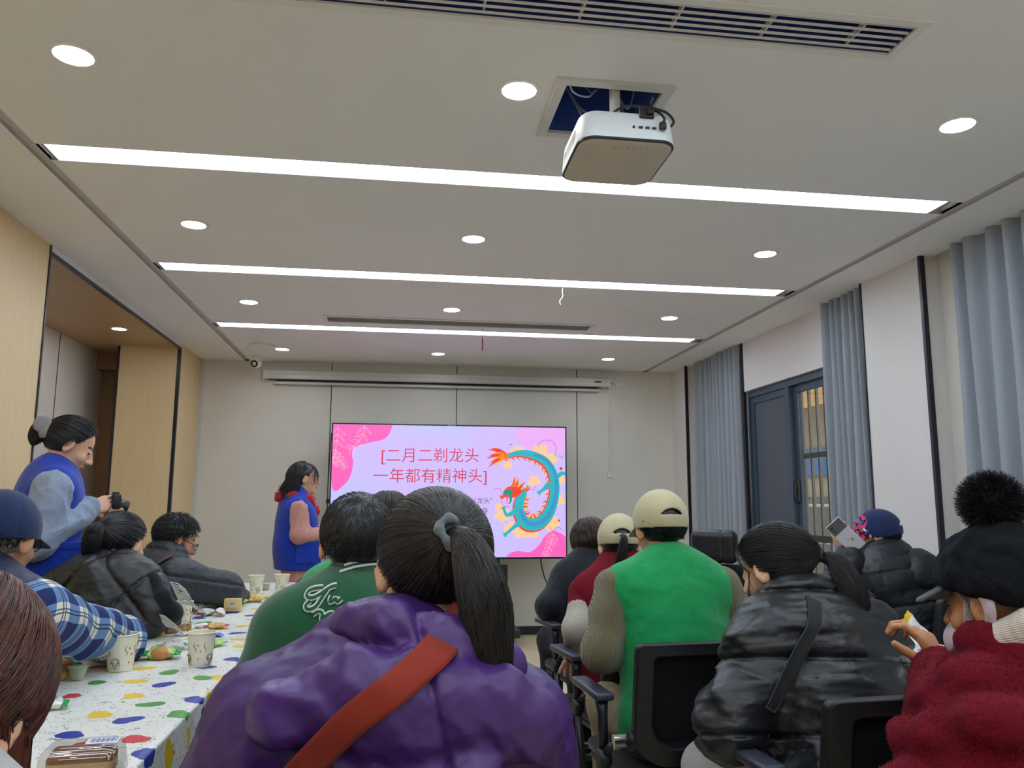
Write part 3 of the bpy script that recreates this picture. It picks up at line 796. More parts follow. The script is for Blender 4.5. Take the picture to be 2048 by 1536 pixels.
st = empty('television_stand', (0.534, 7.50, 0), 0, 'black wheeled floor stand carrying the large television', 'stand')
for sx in (-1, 1):
    MB().box((sx*0.50-0.045, 0.02, 0.16), (sx*0.50+0.045, 0.09, 0.70), bev=0.006).build('column', M['black_metal'], st)
MB().box((-0.5, 0.03, 0.60), (0.5, 0.08, 0.66), bev=0.004).box((-0.3, 0.03, 0.66), (-0.2, 0.07, 0.78)).box((0.2, 0.03, 0.66), (0.47, 0.07, 0.78)).build('crossbeam', M['black_metal'], st)
MB().box((-0.62, -0.28, 0.085), (0.62, 0.30, 0.16), bev=0.012).build('base', M['black_metal'], st)
for sx in (-1, 1):
    for sy in (-1, 1):
        Mx = Matrix.Translation((sx*0.53, 0.01+sy*0.23, 0.036))
        w_ = MB().lathe([(0.003, -0.014), (0.034, -0.014), (0.036, -0.008), (0.036, 0.008), (0.034, 0.014), (0.003, 0.014)], 24, 0, Mx, 'X'); w_.build('castor', M['black_plastic'], st, angle=40)
        MB().box((sx*0.53-0.022, 0.01+sy*0.23-0.02, 0.045), (sx*0.53+0.022, 0.01+sy*0.23+0.02, 0.088), bev=0.004).lathe([(0.002, -0.016), (0.012, -0.016), (0.012, 0.016), (0.002, 0.016)], 16, 1, Mx, 'X').build('castor_fork', [M['black_plastic'], M['white_plastic']], st)
tc = wire(None, [(1.39, 7.52, 0.78), (1.40, 7.54, 0.70), (1.44, 7.6, 0.58), (1.50, 7.7, 0.45), (1.52, 7.8, 0.2), (1.55, 7.9, 0.02)], 0.006, M['cable_black'], 'power_cord')
tag(tc, 'black power cord hanging down below the right end of the television', 'cord')
cb = wire(None, [(-0.566, YT+0.02, 1.9), (-0.575, YT+0.02, 1.6), (-0.58, YT+0.02, 1.3), (-0.566, YT+0.02, 1.0)], 0.004, M['cable_black'], 'video_cord')
MB().box((-0.592, YT+0.006, 1.26), (-0.561, YT+0.03, 1.30), bev=0.003).build('cord_clamp', M['black_plastic'], cb)
tag(cb, 'thin black cable running down beside the left edge of the television', 'cord')
# ------------------------------------------------------------------ implicit surfaces for bodies and clothes
f32 = np.float32
def V3(p): return np.array(p, f32)
class Sh:
    """signed distance shape with a bounding box"""
    def __init__(s, f, lo, hi): s.f, s.lo, s.hi = f, np.array(lo, float), np.array(hi, float)
    def __call__(s, P): return s.f(P)
def smin(a, b, k):
    if k <= 0: return np.minimum(a, b)
    h = np.maximum(k-np.abs(a-b), 0)/k
    return np.minimum(a, b)-h*h*k*0.25
def cone(a, b, ra, rb, fl=None, quilt=None):
    """tapered capsule; fl=(axis, factor) flattens it; quilt=(period, amount, phase) puffs it into baffles"""
    a, b = V3(a), V3(b); ba = b-a; L2 = float(ba@ba)+1e-9; L = math.sqrt(L2)
    ax = None
    if fl is not None: ax, k = V3(fl[0])/np.linalg.norm(fl[0]), fl[1]
    def f(P):
        pa = P-a
        h = np.clip(pa@ba/L2, 0, 1)
        q = pa-h[:, None]*ba
        if ax is not None: q = q+(q@ax)[:, None]*ax*(k-1)
        r = ra+(rb-ra)*h
        if quilt is not None: r = r+quilt[1]*(np.sqrt(np.abs(np.sin(PI*(h*L/quilt[0]+quilt[2]))))-0.6)
        return np.sqrt((q*q).sum(1))-r
    m = max(ra, rb)+(quilt[1] if quilt else 0); lo = np.minimum(a, b)-m; hi = np.maximum(a, b)+m
    return Sh(f, lo, hi)
def ell(c, r, R=None):
    c, r = V3(c), V3(r); Rm = None if R is None else np.array(R, f32)
    def f(P):
        p = P-c
        if Rm is not None: p = p@Rm
        k0 = np.sqrt(((p/r)**2).sum(1)); k1 = np.sqrt(((p/(r*r))**2).sum(1))+1e-9
        return k0*(k0-1)/k1
    m = float(r.max())
    return Sh(f, c-m, c+m)
def boxs(c, hs, rad, R=None):
    c, hs = V3(c), V3(hs)-rad; Rm = None if R is None else np.array(R, f32)
    def f(P):
        p = P-c
        if Rm is not None: p = p@Rm
        q = np.abs(p)-hs
        return np.sqrt((np.maximum(q, 0)**2).sum(1))+np.minimum(q.max(1), 0)-rad
    m = float(np.linalg.norm(hs+rad)); return Sh(f, c-m, c+m)
def uni(k, *ss):
    ss = [s for s in ss if s is not None]
    def f(P):
        d = ss[0](P)
        for s in ss[1:]: d = smin(d, s(P), k)
        return d
    return Sh(f, np.min([s.lo for s in ss], 0), np.max([s.hi for s in ss], 0))
def sub(a, b, k=0.0):
    return Sh(lambda P: -smin(-a(P), b(P), k), a.lo, a.hi)
def inter(a, b, k=0.0):
    return Sh(lambda P: -smin(-a(P), -b(P), k), np.maximum(a.lo, b.lo), np.minimum(a.hi, b.hi))
def half(n, d):
    """keeps n.p < d"""
    n = V3(n); n = n/np.linalg.norm(n)
    return Sh(lambda P: P@n-d, (-9, -9, -9), (9, 9, 9))
def place(s, R, T):
    """a shape defined in its own frame, moved by rotation R and offset T"""
    Rm, Tv = np.array(R, f32), V3(T)
    cs = np.array([[x, y, z] for x in (s.lo[0], s.hi[0]) for y in (s.lo[1], s.hi[1]) for z in (s.lo[2], s.hi[2])])@np.array(R).T+np.array(T)
    return Sh(lambda P: s((P-Tv)@Rm), cs.min(0), cs.max(0))
def disp(s, g, m=0.02): return Sh(lambda P: s(P)-g(P), s.lo-m, s.hi+m)
def folds(freq, amp, seed, stretch=(1, 1, 1), sharp=1.0):
    rg = np.random.default_rng(seed); D = rg.normal(size=(6, 3)); D /= np.linalg.norm(D, axis=1)[:, None]
    D = D.astype(f32); ph = rg.uniform(0, 6.28, 12).astype(f32); fr = rg.uniform(0.6, 1.6, 6).astype(f32)*freq; S_ = V3(stretch)
    def g(P):
        Q = P*S_; s = 0
        for i in range(6):
            w = np.sin(Q@D[i]*fr[i]+1.4*np.sin(Q@D[(i+2) % 6]*fr[i]*0.55+ph[i])+ph[i+6])
            s = s+(w if sharp == 1.0 else (1-2*np.abs(w)**sharp))
        return s*(amp/3.0)
    return g

def seams(axis, per, depth, width, ph=0.0, puff=0.0):
    """stitched quilting lines across an axis, with a little loft between them"""
    ax = V3(unit_(axis))
    def g(P):
        u = (P@ax)/per+ph; d = np.abs(u-np.round(u))*per
        return -depth*np.exp(-(d/width)**2)+puff*(np.sqrt(np.clip(d/(per*0.5), 0, 1))-0.6)
    return g
def unit_(v): v = np.array(v, float); return v/np.linalg.norm(v)
def surf_arrays(s, h):
    """surface nets on a sparse grid"""
    lo, hi = s.lo-2.5*h, s.hi+2.5*h
    c = 4; n = np.maximum(np.ceil((hi-lo)/(h*c)).astype(int), 2)
    H = h*c
    ax = [(lo[i]+(np.arange(n[i])+0.5)*H-0.5*h).astype(f32) for i in range(3)]
    G = np.stack(np.meshgrid(*ax, indexing='ij'), -1).reshape(-1, 3)
    co = s(G).astype(f32).reshape(n)
    act = np.abs(co) < H*1.35
    val = np.repeat(np.repeat(np.repeat(co, c, 0), c, 1), c, 2)
    am = np.repeat(np.repeat(np.repeat(act, c, 0), c, 1), c, 2)
    idx = np.argwhere(am)
    P = (lo+idx*h).astype(f32)
    out = np.empty(len(P), f32)
    for k in range(0, len(P), 200000): out[k:k+200000] = s(P[k:k+200000])
    val[idx[:, 0], idx[:, 1], idx[:, 2]] = out
    sg = val < 0
    N = val.shape
    cnt = np.zeros((N[0]-1, N[1]-1, N[2]-1), np.int8)
    for dx in (0, 1):
        for dy in (0, 1):
            for dz in (0, 1): cnt += sg[dx:N[0]-1+dx, dy:N[1]-1+dy, dz:N[2]-1+dz]
    cells = np.argwhere((cnt > 0) & (cnt < 8))
    vid = -np.ones(cnt.shape, np.int32); vid[cells[:, 0], cells[:, 1], cells[:, 2]] = np.arange(len(cells))
    cor = [(x, y, z) for x in (0, 1) for y in (0, 1) for z in (0, 1)]
    cv = {q: val[cells[:, 0]+q[0], cells[:, 1]+q[1], cells[:, 2]+q[2]] for q in cor}
    acc = np.zeros((len(cells), 3)); num = np.zeros(len(cells))
    for q in cor:
        for a in range(3):
            if q[a]: continue
            r = list(q); r[a] = 1; r = tuple(r)
            v0, v1 = cv[q], cv[r]; m = (v0 < 0) != (v1 < 0)
            t = np.where(m, v0/np.where(v0 == v1, 1, v0-v1), 0)
            pt = np.tile(np.array(q, float), (len(cells), 1)); pt[:, a] = t
            acc += pt*m[:, None]; num += m
    V = lo+(cells+acc/np.maximum(num, 1)[:, None])*h
    F = []
    for a in range(3):
        b_, c_ = (a+1) % 3, (a+2) % 3
        s0 = [slice(1, N[i]-1) for i in range(3)]; s0[a] = slice(0, N[a]-1)
        s1 = list(s0); s1[a] = slice(1, N[a])
        A, B = sg[tuple(s0)], sg[tuple(s1)]
        e = np.argwhere(A != B); off = np.array([1, 1, 1]); off[a] = 0; e = e+off
        fl = sg[e[:, 0], e[:, 1], e[:, 2]]
        def vv(db, dc):
            q = e.copy(); q[:, b_] -= db; q[:, c_] -= dc
            return vid[q[:, 0], q[:, 1], q[:, 2]]
        Q = np.stack([vv(1, 1), vv(0, 1), vv(0, 0), vv(1, 0)], 1)
        Q[~fl] = Q[~fl][:, ::-1]
        F.append(Q)
    F = np.concatenate(F); F = F[(F >= 0).all(1)]
    return V.astype(f32), F
def np_mesh(name, V, F, mats, parent=None, mi=None, smooth=True, loc=None):
    me = bpy.data.meshes.new(name)
    k = F.shape[1]
    me.vertices.add(len(V)); me.vertices.foreach_set('co', np.ascontiguousarray(V, f32).ravel())
    me.loops.add(F.size); me.loops.foreach_set('vertex_index', np.ascontiguousarray(F, np.int32).ravel())
    me.polygons.add(len(F)); me.polygons.foreach_set('loop_start', np.arange(0, F.size, k, dtype=np.int32))
    try: me.polygons.foreach_set('loop_total', np.full(len(F), k, np.int32))
    except Exception: pass
    for m in (mats if isinstance(mats, (list, tuple)) else [mats]): me.materials.append(m)
    if mi is not None: me.polygons.foreach_set('material_index', np.ascontiguousarray(mi, np.int32))
    me.update(calc_edges=True); me.validate()
    if smooth: me.shade_smooth()
    o = bpy.data.objects.new(name, me); COL.objects.link(o)
    if parent is not None: o.parent = parent
    return o
def relax(V, F, n):
    """a little smoothing that keeps the volume"""
    for it in range(n):
        for lam in (0.5, -0.52):
            acc = np.zeros_like(V); cn = np.zeros(len(V), f32)
            for a, b in ((0, 1), (1, 2), (2, 3), (3, 0)):
                np.add.at(acc, F[:, a], V[F[:, b]]); np.add.at(cn, F[:, a], 1)
            V = V+lam*(acc/np.maximum(cn, 1)[:, None]-V)
    return V
def sdf_obj(name, s, h, mats, parent, slot=None, rel=1):
    V, F = surf_arrays(s, h)
    if rel: V = relax(V, F, rel)
    mi = None
    if slot is not None:
        C = V[F].mean(1); mi = slot(C)
    return np_mesh(name, V, F, mats, parent, mi)

def strands(name, paths, r0, r1, mat, parent, sides=3, kind=None):
    """hair strands: paths (N,K,3) -> thin tapered tubes in one mesh"""
    P = np.asarray(paths, f32); N, K, _ = P.shape
    T = np.gradient(P, axis=1); T /= np.linalg.norm(T, axis=2, keepdims=True)+1e-9
    ref = np.where(np.abs(T[..., 2:3]) > 0.9, V3((1, 0, 0)), V3((0, 0, 1)))
    U = np.cross(T, ref); U /= np.linalg.norm(U, axis=2, keepdims=True)+1e-9
    Wv = np.cross(T, U)
    rr = np.linspace(0, 1, K); rr = (r0*(1-rr**2)+r1*rr**2)
    ang = np.arange(sides)*2*PI/sides
    ring = P[:, :, None, :]+rr[None, :, None, None]*(U[:, :, None, :]*np.cos(ang)[None, None, :, None]+Wv[:, :, None, :]*np.sin(ang)[None, None, :, None])
    V = ring.reshape(-1, 3)
    base = (np.arange(N)*K*sides)[:, None, None]; k_ = (np.arange(K-1)*sides)[None, :, None]; j = np.arange(sides)[None, None, :]
    j2 = (j+1) % sides
    F = np.stack([base+k_+j, base+k_+j2, base+k_+sides+j2, base+k_+sides+j], -1).reshape(-1, 4)
    o = np_mesh(name, V, F, mat, parent)
    if kind: o['kind'] = kind
    return o
def rotm(yaw=0, pitch=0, roll=0):
    """yaw: turn left (+), pitch: look down (+), roll: tilt to the right shoulder (+); degrees"""
    y, p, r = math.radians(yaw), math.radians(-pitch), math.radians(roll)
    return np.array(Matrix.Rotation(y, 3, 'Z') @ Matrix.Rotation(p, 3, 'X') @ Matrix.Rotation(r, 3, 'Y'))

# ------------------------------------------------------------------ materials of people
def skin(name, rgb):
    n = NT(name); c = lin(*rgb); v = n.coord('Object')
    f = n.noise(v, 30, 3).outputs[0]
    n.base(n.ramp(f, [(0.3, (c[0]*0.93, c[1]*0.88, c[2]*0.86, 1)), (0.7, c)]))
    n.setb(Roughness=0.5); n.b.inputs['Subsurface Weight'].default_value = 0.08
    n.b.inputs['Subsurface Radius'].default_value = (0.01, 0.004, 0.002)
    n.bump(n.noise(v, 350).outputs[0], 0.08, 0.001); return n.m
M['skin'] = skin('skin_light', (226, 178, 146))
M['skin_tan'] = skin('skin_tan', (208, 150, 112))
M['skin_old'] = skin('skin_weathered', (196, 138, 98))
M['lip'] = simple('lips', (176, 98, 92), 0.45)
M['eye_dark'] = simple('eye_line_and_brow', (40, 28, 26), 0.5)
def hairmat(name, a, b, rough=0.38):
    n = NT(name); v = n.coord('Object', (120, 120, 25))
    f = n.noise(v, 1.0, 3).outputs[0]
    n.base(n.ramp(f, [(0.3, lin(*a)), (0.75, lin(*b))])); n.setb(Roughness=rough)
    n.b.inputs['Specular IOR Level'].default_value = 0.55
    return n.m
M['hair_black'] = hairmat('black_hair', (20, 18, 20), (38, 34, 36))
M['hair_soft'] = hairmat('soft_black_hair', (30, 27, 28), (56, 50, 48))
M['hair_brown'] = hairmat('chestnut_hair', (60, 28, 18), (112, 58, 38))
M['hair_darkbrown'] = hairmat('dark_brown_hair', (40, 26, 22), (78, 54, 44))
M['hair_grey'] = hairmat('grey_hair', (110, 100, 92), (170, 160, 150))
def nylon(name, rgb, rough=0.38, wr=0.35, scale=14, var=0.1, spec=0.5):
    """quilted nylon with small creases"""
    n = NT(name); c = jitter(lin(*rgb), CLOTH_K); v = n.coord('Object'); wr *= 0.55
    f = n.noise(v, 8, 3).outputs[0]
    n.base(n.ramp(f, [(0.3, jitter(c, 1-var)), (0.7, jitter(c, 1+var))])); n.setb(Roughness=rough)
    n.b.inputs['Specular IOR Level'].default_value = spec
    h1 = n.noise(v, scale, 2, 0.4, 1.2).outputs[0]
    h2 = n.noise(n.coord('Object', (1, 1, 2.2)), scale*2.6, 2, 0.45, 1.2).outputs[0]
    b0 = n.new('Bump'); b0.inputs['Strength'].default_value = wr; b0.inputs['Distance'].default_value = 0.03; n.link(h1, b0.inputs['Height'])
    b1 = n.new('Bump'); b1.inputs['Strength'].default_value = wr*0.5; b1.inputs['Distance'].default_value = 0.008
    n.link(h2, b1.inputs['Height']); n.link(b0.outputs[0], b1.inputs['Normal']); n.link(b1.outputs[0], n.b.inputs['Normal'])
    return n.m

# ------------------------------------------------------------------ heads, hands, bodies
HE_C, HE_R = V3((0, -0.012, 0.030)), V3((0.079, 0.098, 0.088))      # the hair-bearing skull
def head_shape(k=1.0):
    cr = ell((0, -0.012, 0.03), (0.075, 0.094, 0.084))
    jaw = ell((0, 0.026, -0.042), (0.058, 0.060, 0.074))
    chin = ell((0, 0.066, -0.098), (0.024, 0.020, 0.018))
    h = uni(0.035, cr, jaw); h = uni(0.03, h, chin)
    h = uni(0.02, h, ell((0.042, 0.055, -0.03), (0.02, 0.02, 0.018)), ell((-0.042, 0.055, -0.03), (0.02, 0.02, 0.018)))
    h = sub(h, uni(0, ell((0.031, 0.096, 0.004), (0.019, 0.016, 0.012)), ell((-0.031, 0.096, 0.004), (0.019, 0.016, 0.012))), 0.014)
    h = uni(0.004, h, ell((0.031, 0.071, 0.003), (0.013, 0.013, 0.011)), ell((-0.031, 0.071, 0.003), (0.013, 0.013, 0.011)))
    h = uni(0.014, h, cone((0, 0.086, 0.008), (0, 0.105, -0.030), 0.007, 0.0115))
    h = uni(0.008, h, ell((0.011, 0.094, -0.034), (0.009, 0.009, 0.008)), ell((-0.011, 0.094, -0.034), (0.009, 0.009, 0.008)))
    h = uni(0.006, h, ell((0, 0.087, -0.060), (0.022, 0.010, 0.0055)), ell((0, 0.085, -0.070), (0.020, 0.010, 0.006)))
    h = sub(h, cone((-0.02, 0.098, -0.065), (0.02, 0.098, -0.065), 0.0022, 0.0022), 0.003)
    for sx in (1, -1):
        R = rotm(sx*-24, 8, 0)
        ear = ell((0, 0, 0), (0.0095, 0.021, 0.034))
        ear = sub(ear, ell((sx*0.010, 0.003, 0.004), (0.008, 0.012, 0.022)), 0.004)
        ear = uni(0.004, ear, ell((sx*0.002, 0.010, -0.004), (0.005, 0.004, 0.008)))
        h = uni(0.007, h, place(ear, R, (sx*0.080, -0.010, -0.006)))
    h.lo, h.hi = np.array([-0.1, -0.12, -0.13]), np.array([0.1, 0.13, 0.13])
    return h
HEAD = head_shape()
def head_slot(R, T):
    Rm, Tv = np.array(R, f32), V3(T)
    def g(C):
        q = (C-Tv)@Rm; mi = np.zeros(len(C), np.int32)
        x, y, z = q[:, 0], q[:, 1], q[:, 2]
        mi[(np.abs(x) < 0.021) & (y > 0.078) & (z < -0.055) & (z > -0.0755) & (z < -0.056+0.0)] = 1
        ex = np.abs(np.abs(x)-0.031)
        mi[(ex < 0.012) & (y > 0.074) & (np.abs(z-0.001+0.06*ex) < 0.0035)] = 2
        mi[(ex < 0.019) & (y > 0.062) & (np.abs(z-0.026+0.12*ex) < 0.0038)] = 2
        return mi
    return g
def unit(v): v = np.array(v, float); return v/(np.linalg.norm(v)+1e-9)
def hand_shape(w, d, nrm, side, curl=(0.35, 0.4, 0.45, 0.5), thumb=0.6, spread=0.09, k=1.0, thumb_dir=None):
    """w wrist, d finger direction, nrm palm normal, side +1 thumb towards nrm x d"""
    w, d = np.array(w, float), unit(d); nrm = unit(np.array(nrm, float)-d*np.dot(nrm, d)); lat = np.cross(nrm, d)*side
    parts = []
    K = [(lat*(0.030-0.020*i)*k + d*(0.088-0.004*abs(i-1.2))*k) for i in range(4)]
    palm = [cone(w+lat*(0.014-0.0093*i)*k, w+K[i]-d*0.006*k, 0.0145*k, 0.0115*k) for i in range(4)]
    parts.append(uni(0.012, *palm))
    Ls = [(0.040, 0.024, 0.020), (0.044, 0.028, 0.022), (0.041, 0.026, 0.021), (0.032, 0.020, 0.018)]
    for i in range(4):
        p = w+K[i]; a = curl[i]*0.7; ang = 0.0; fd = unit(d+lat*spread*(1.5-i)); r = 0.0092*k if i < 3 else 0.0082*k
        segs = []
        for j, L in enumerate(Ls[i]):
            ang += a if j == 0 else curl[i]
            dd = fd*math.cos(ang)+nrm*math.sin(ang); q = p+dd*L*k
            segs.append(cone(p, q, r, r*0.92)); p = q; r *= 0.92
        parts.append(uni(0.003, *segs))
    b0 = w+lat*0.018*k+d*0.022*k+nrm*0.006*k
    td = unit(lat*0.75+d*0.65+nrm*thumb) if thumb_dir is None else unit(thumb_dir)
    b1 = b0+td*0.040*k; td2 = unit(td*0.8+d*0.45+nrm*0.15); b2 = b1+td2*0.032*k; b3 = b2+unit(td2+d*0.1)*0.024*k
    parts.append(uni(0.004, cone(b0, b1, 0.0145*k, 0.0115*k), cone(b1, b2, 0.0112*k, 0.010*k), cone(b2, b3, 0.010*k, 0.0082*k)))
    return uni(0.0045, *parts)

class Person:
    """a posed figure; local frame faces +Y, root on the floor under the pelvis"""
    def __init__(s, label, W, rz, lean=0.10, headpose=(0, 10, 0), neck=(0, -0.055, -0.17), seat=0.47, group=None, build=1.0, standing=False,
                 elbows=None, wrists=None, hands=None, sh=0.165, shdrop=0.045, knees=None, ankles=None, skin='skin', h=0.007, side=0.0):
        s.rz = math.radians(rz); s.build = build; s.h = h
        W = Vector(W)
        off = Matrix.Rotation(s.rz, 3, 'Z') @ Vector((side, lean, 0))
        s.root = empty('person', (W.x-off.x, W.y-off.y, 0), s.rz, label, 'person', group)
        s.Hc = np.array([side, lean, W.z]); s.Hr = rotm(*headpose)
        s.N = s.Hc+np.array(neck)
        s.P = np.array([0, 0.0, (0.93 if standing else seat+0.10)])
        s.sp = unit(s.N-s.P); s.standing = standing
        xs = np.array([1.0, 0, 0]); ys = np.cross(s.sp, xs); s.TR = np.stack([xs, unit(ys), s.sp], 1)
        s.L = np.linalg.norm(s.N-s.P)
        s.S = {k: s.N+s.TR@np.array([k*sh, 0.0, -shdrop]) for k in (1, -1)}
        s.W2L = (Matrix.Translation(s.root.location) @ Matrix.Rotation(s.rz, 4, 'Z')).inverted()
        e = {k: s.cv(v) for k, v in (elbows or {}).items()}; w = {k: s.cv(v) for k, v in (wrists or {}).items()}
        s.E = {k: np.array(e.get(k, s.S[k]+np.array([k*0.05, 0.06, -0.27]))) for k in (1, -1)}
        s.Wr = {k: np.array(w.get(k, s.E[k]+np.array([-k*0.06, 0.21, 0.03]))) for k in (1, -1)}
        s.hands = hands or {}
        if standing:
            s.hip = {k: s.P+np.array([k*0.085, 0, -0.04]) for k in (1, -1)}
            s.K = {k: np.array([k*0.09, 0.02, 0.49]) for k in (1, -1)}; s.A = {k: np.array([k*0.095, -0.02, 0.09]) for k in (1, -1)}
        else:
            s.hip = {k: s.P+np.array([k*0.085, 0.02, -0.01]) for k in (1, -1)}
            s.K = {k: np.array([k*0.13, 0.40, 0.53]) for k in (1, -1)}; s.A = {k: np.array([k*0.13, 0.40, 0.10]) for k in (1, -1)}
        if knees: s.K.update({k: np.array(v) for k, v in knees.items()})
        if ankles: s.A.update({k: np.array(v) for k, v in ankles.items()})
        s.mskin = M[skin]
    def cv(s, p):
        """world points (Vector) become local ones"""
        return np.array(tuple(s.W2L @ p)) if isinstance(p, Vector) else np.array(p, float)
    def lp(s, px, py, Y): return tuple(s.W2L @ atY(px, py, Y))
    def dirl(s, d): return np.array(tuple(s.W2L.to_3x3() @ Vector(d)))
    def head(s, shape): return place(shape, s.Hr, s.Hc)
    def hp(s, p): return s.Hc+s.Hr@np.array(p, float)
    def torso(s, t=0.0, quilt=None, wide=1.0, deep=1.0):
        b = s.build; c = lambda f_: s.P+(s.N-s.P)*f_
        q = [ell(c(0.70), ((0.150*b+t)*wide, (0.100*b+t)*deep, 0.22+t), s.TR), ell(c(0.36), ((0.138*b+t)*wide, (0.108*b+t)*deep, 0.20+t), s.TR),
             ell(s.P+np.array([0, -0.005, 0]), ((0.165*b+t)*wide, (0.125*b+t)*deep, 0.125+t))]
        q.append(cone(s.S[-1]+(s.S[1]-s.S[-1])*0.08, s.S[1]+(s.S[-1]-s.S[1])*0.08, 0.062+t*0.8, 0.062+t*0.8))
        q.append(cone(s.N-s.sp*0.105, s.N-s.sp*0.045, 0.090+t*0.5, 0.058+t*0.4))
        u = uni(0.07, *q)
        if quilt:
            per, amt, ph = quilt; p0, sp = V3(s.P), V3(s.sp)
            u = disp(u, lambda P: amt*(np.sqrt(np.abs(np.sin(PI*((P-p0)@sp/per+ph))))-0.62))
        return u
    def arm(s, k, t=0.0, quilt=None, end=1.0, cuff=0.0):
        b = 0.9+0.1*s.build
        w = s.E[k]+(s.Wr[k]-s.E[k])*end
        q1 = quilt and (quilt[0], quilt[1], 0.1); q2 = quilt and (quilt[0], quilt[1], 0.6)
        return uni(0.03, cone(s.S[k], s.E[k], (0.056+t)*b, (0.043+t)*b, None, q1), cone(s.E[k], w, (0.043+t)*b, (0.030+t*0.9)*b, None, q2))
    def legs(s, t=0.0):
        q = []
        for k in (1, -1):
            q.append(uni(0.04, cone(s.hip[k], s.K[k], 0.084*s.build+t, 0.058+t), cone(s.K[k], s.A[k], 0.055+t, 0.040+t)))
        return uni(0.04, *q)
    def body(s, hand_h=None):
        parts = [s.torso(), s.arm(1), s.arm(-1), s.legs()]
        for k in (1, -1):
            parts.append(uni(0.02, cone(s.A[k], s.A[k]+np.array([0, -0.01, -0.045]), 0.036, 0.034), cone(s.A[k]+np.array([0, -0.015, -0.05]), s.A[k]+np.array([k*0.01, 0.13, -0.062]), 0.034, 0.024)))
        b = uni(0.05, *parts)
        nk = cone(s.N-s.sp*0.04, s.hp((0, -0.012, -0.055)), 0.060, 0.052)
        hd = s.head(HEAD)
        b = uni(0.035, b, nk); b = uni(0.016, b, hd)
        for k in (1, -1):
            spec = s.hands.get(k)
            fd = s.Wr[k]-s.E[k]
            if spec is None: hs_ = hand_shape(s.Wr[k], fd, (0, 0, -1), k)
            else: hs_ = hand_shape(s.Wr[k], spec.get('d', fd), spec.get('n', (0, 0, -1)), spec.get('side', k), spec.get('curl', (0.35, 0.4, 0.45, 0.5)), spec.get('thumb', 0.6), spec.get('spread', 0.09), spec.get('k', 1.0), spec.get('td'))
            b = uni(0.012, b, hs_)
        return sdf_obj('body', b, hand_h or s.h, [s.mskin, M['lip'], M['eye_dark']], s.root, head_slot(s.Hr, s.Hc))
    def part(s, name, shape, mat, h=None, slot=None, parent=None, rel=1):
        return sdf_obj(name, shape, h or s.h, mat, parent or s.root, slot, rel)
    def trousers(s, mat, t=0.014, h=None, top=None):
        u = uni(0.05, s.legs(t), ell(s.P, (0.165*s.build+t, 0.125*s.build+t, 0.12+t)))
        u = disp(u, folds(32, 0.004, 7, (1, 1, 0.7)))
        u = inter(u, half((0, 0, -1), -0.085), 0.004)
        if s.standing: u = inter(u, half((0, 0, 1), s.P[2]+0.13), 0.004)
        return s.part('trousers', u, mat, h or 0.011)
    def shoes(s, mat):
        for k in (1, -1):
            a = s.A[k]
            sh_ = uni(0.03, cone(a+np.array([0, -0.03, -0.055]), a+np.array([k*0.012, 0.14, -0.062]), 0.046, 0.036), cone(a, a+np.array([0, 0, -0.04]), 0.046, 0.048))
            sh_ = inter(sh_, half((0, 0, -1), -0.003), 0.004)
            s.part('shoe', inter(sh_, half((0, 0, 1), a[2]+0.03), 0.003), mat, 0.011)
    # ---- hair
    def scalp(s, n, seed, rg=None, cond=None):
        """random directions on the hair-bearing part of the skull"""
        rg = np.random.default_rng(seed); D = rg.normal(size=(n*4, 3)); D /= np.linalg.norm(D, axis=1)[:, None]
        x, y, z = D.T
        ok = y < 0.42+np.where(z > 0, 0.60, 0.95)*z
        ok &= z > -0.80
        if cond is not None: ok &= cond(D)
        return D[ok][:n], rg
    def to_head(s, Q): return (Q.reshape(-1, 3)@s.Hr.T+s.Hc).reshape(Q.shape)
    def haircap(s, mat, t=0.006, name='hair', low=-0.062, h=None, front=0.42, lump=0.0):
        e = ell(HE_C, HE_R+t)
        c1 = half((0, 1, -0.60), (HE_C[1]+0.098*front)/math.sqrt(1+0.36)-0.016)
        c2 = half((0, 1, -1.0), (HE_C[1]+0.05)/math.sqrt(2.0))
        e = inter(inter(e, c1, 0.012), half((0, 0.6, -1), -low), 0.012)
        e = sub(e, uni(0, ell((0.09, 0.004, -0.006), (0.03, 0.022, 0.032)), ell((-0.09, 0.004, -0.006), (0.03, 0.022, 0.032))), 0.006)
        e.lo, e.hi = np.array([-0.11, -0.14, -0.10]), np.array([0.11, 0.12, 0.15])
        if lump: e = disp(e, folds(60, lump, 3))
        return s.part(name, s.head(e), mat, h or 0.005)
    def tied_hair(s, mat, tie, tail, n=1500, seed=1, rad=0.03, r=0.0011, lift=0.008, parent=None, K1=9, K2=14, cond=None, tip=0.35, wav=0.004):
        """strands combed over the skull to a tie, then falling along the tail; tie and tail are head-frame points (tail in local body frame if given as world=True)"""
        D, rg = s.scalp(n, seed, cond=cond); n = len(D)
        tie = np.array(tie, float); dt = (tie-HE_C)/HE_R; rt = np.linalg.norm(dt); dt = dt/rt
        u = np.linspace(0, 1, K1)
        om = np.arccos(np.clip(D@dt, -0.999, 0.999))
        Q = (np.sin((1-u)[None, :]*om[:, None])/np.sin(om)[:, None])[..., None]*D[:, None, :]+(np.sin(u[None, :]*om[:, None])/np.sin(om)[:, None])[..., None]*dt
        lf = rg.uniform(0.2, 1.0, n)[:, None]*lift+0.004
        rr = 1+(rt-1)*u[None, :]**3
        Q = HE_C+Q*(HE_R+lf[..., None])*rr[..., None]
        Q = s.to_head(Q)
        pts = np.array([s.hp(p) if not isinstance(p, tuple) or len(p) == 3 else p[:3] for p in tail])
        T = np.array([s.hp(tie)])
        ctrl = np.concatenate([T, pts]); m = len(ctrl)
        ts = np.linspace(0, m-1, K2+1)[1:]
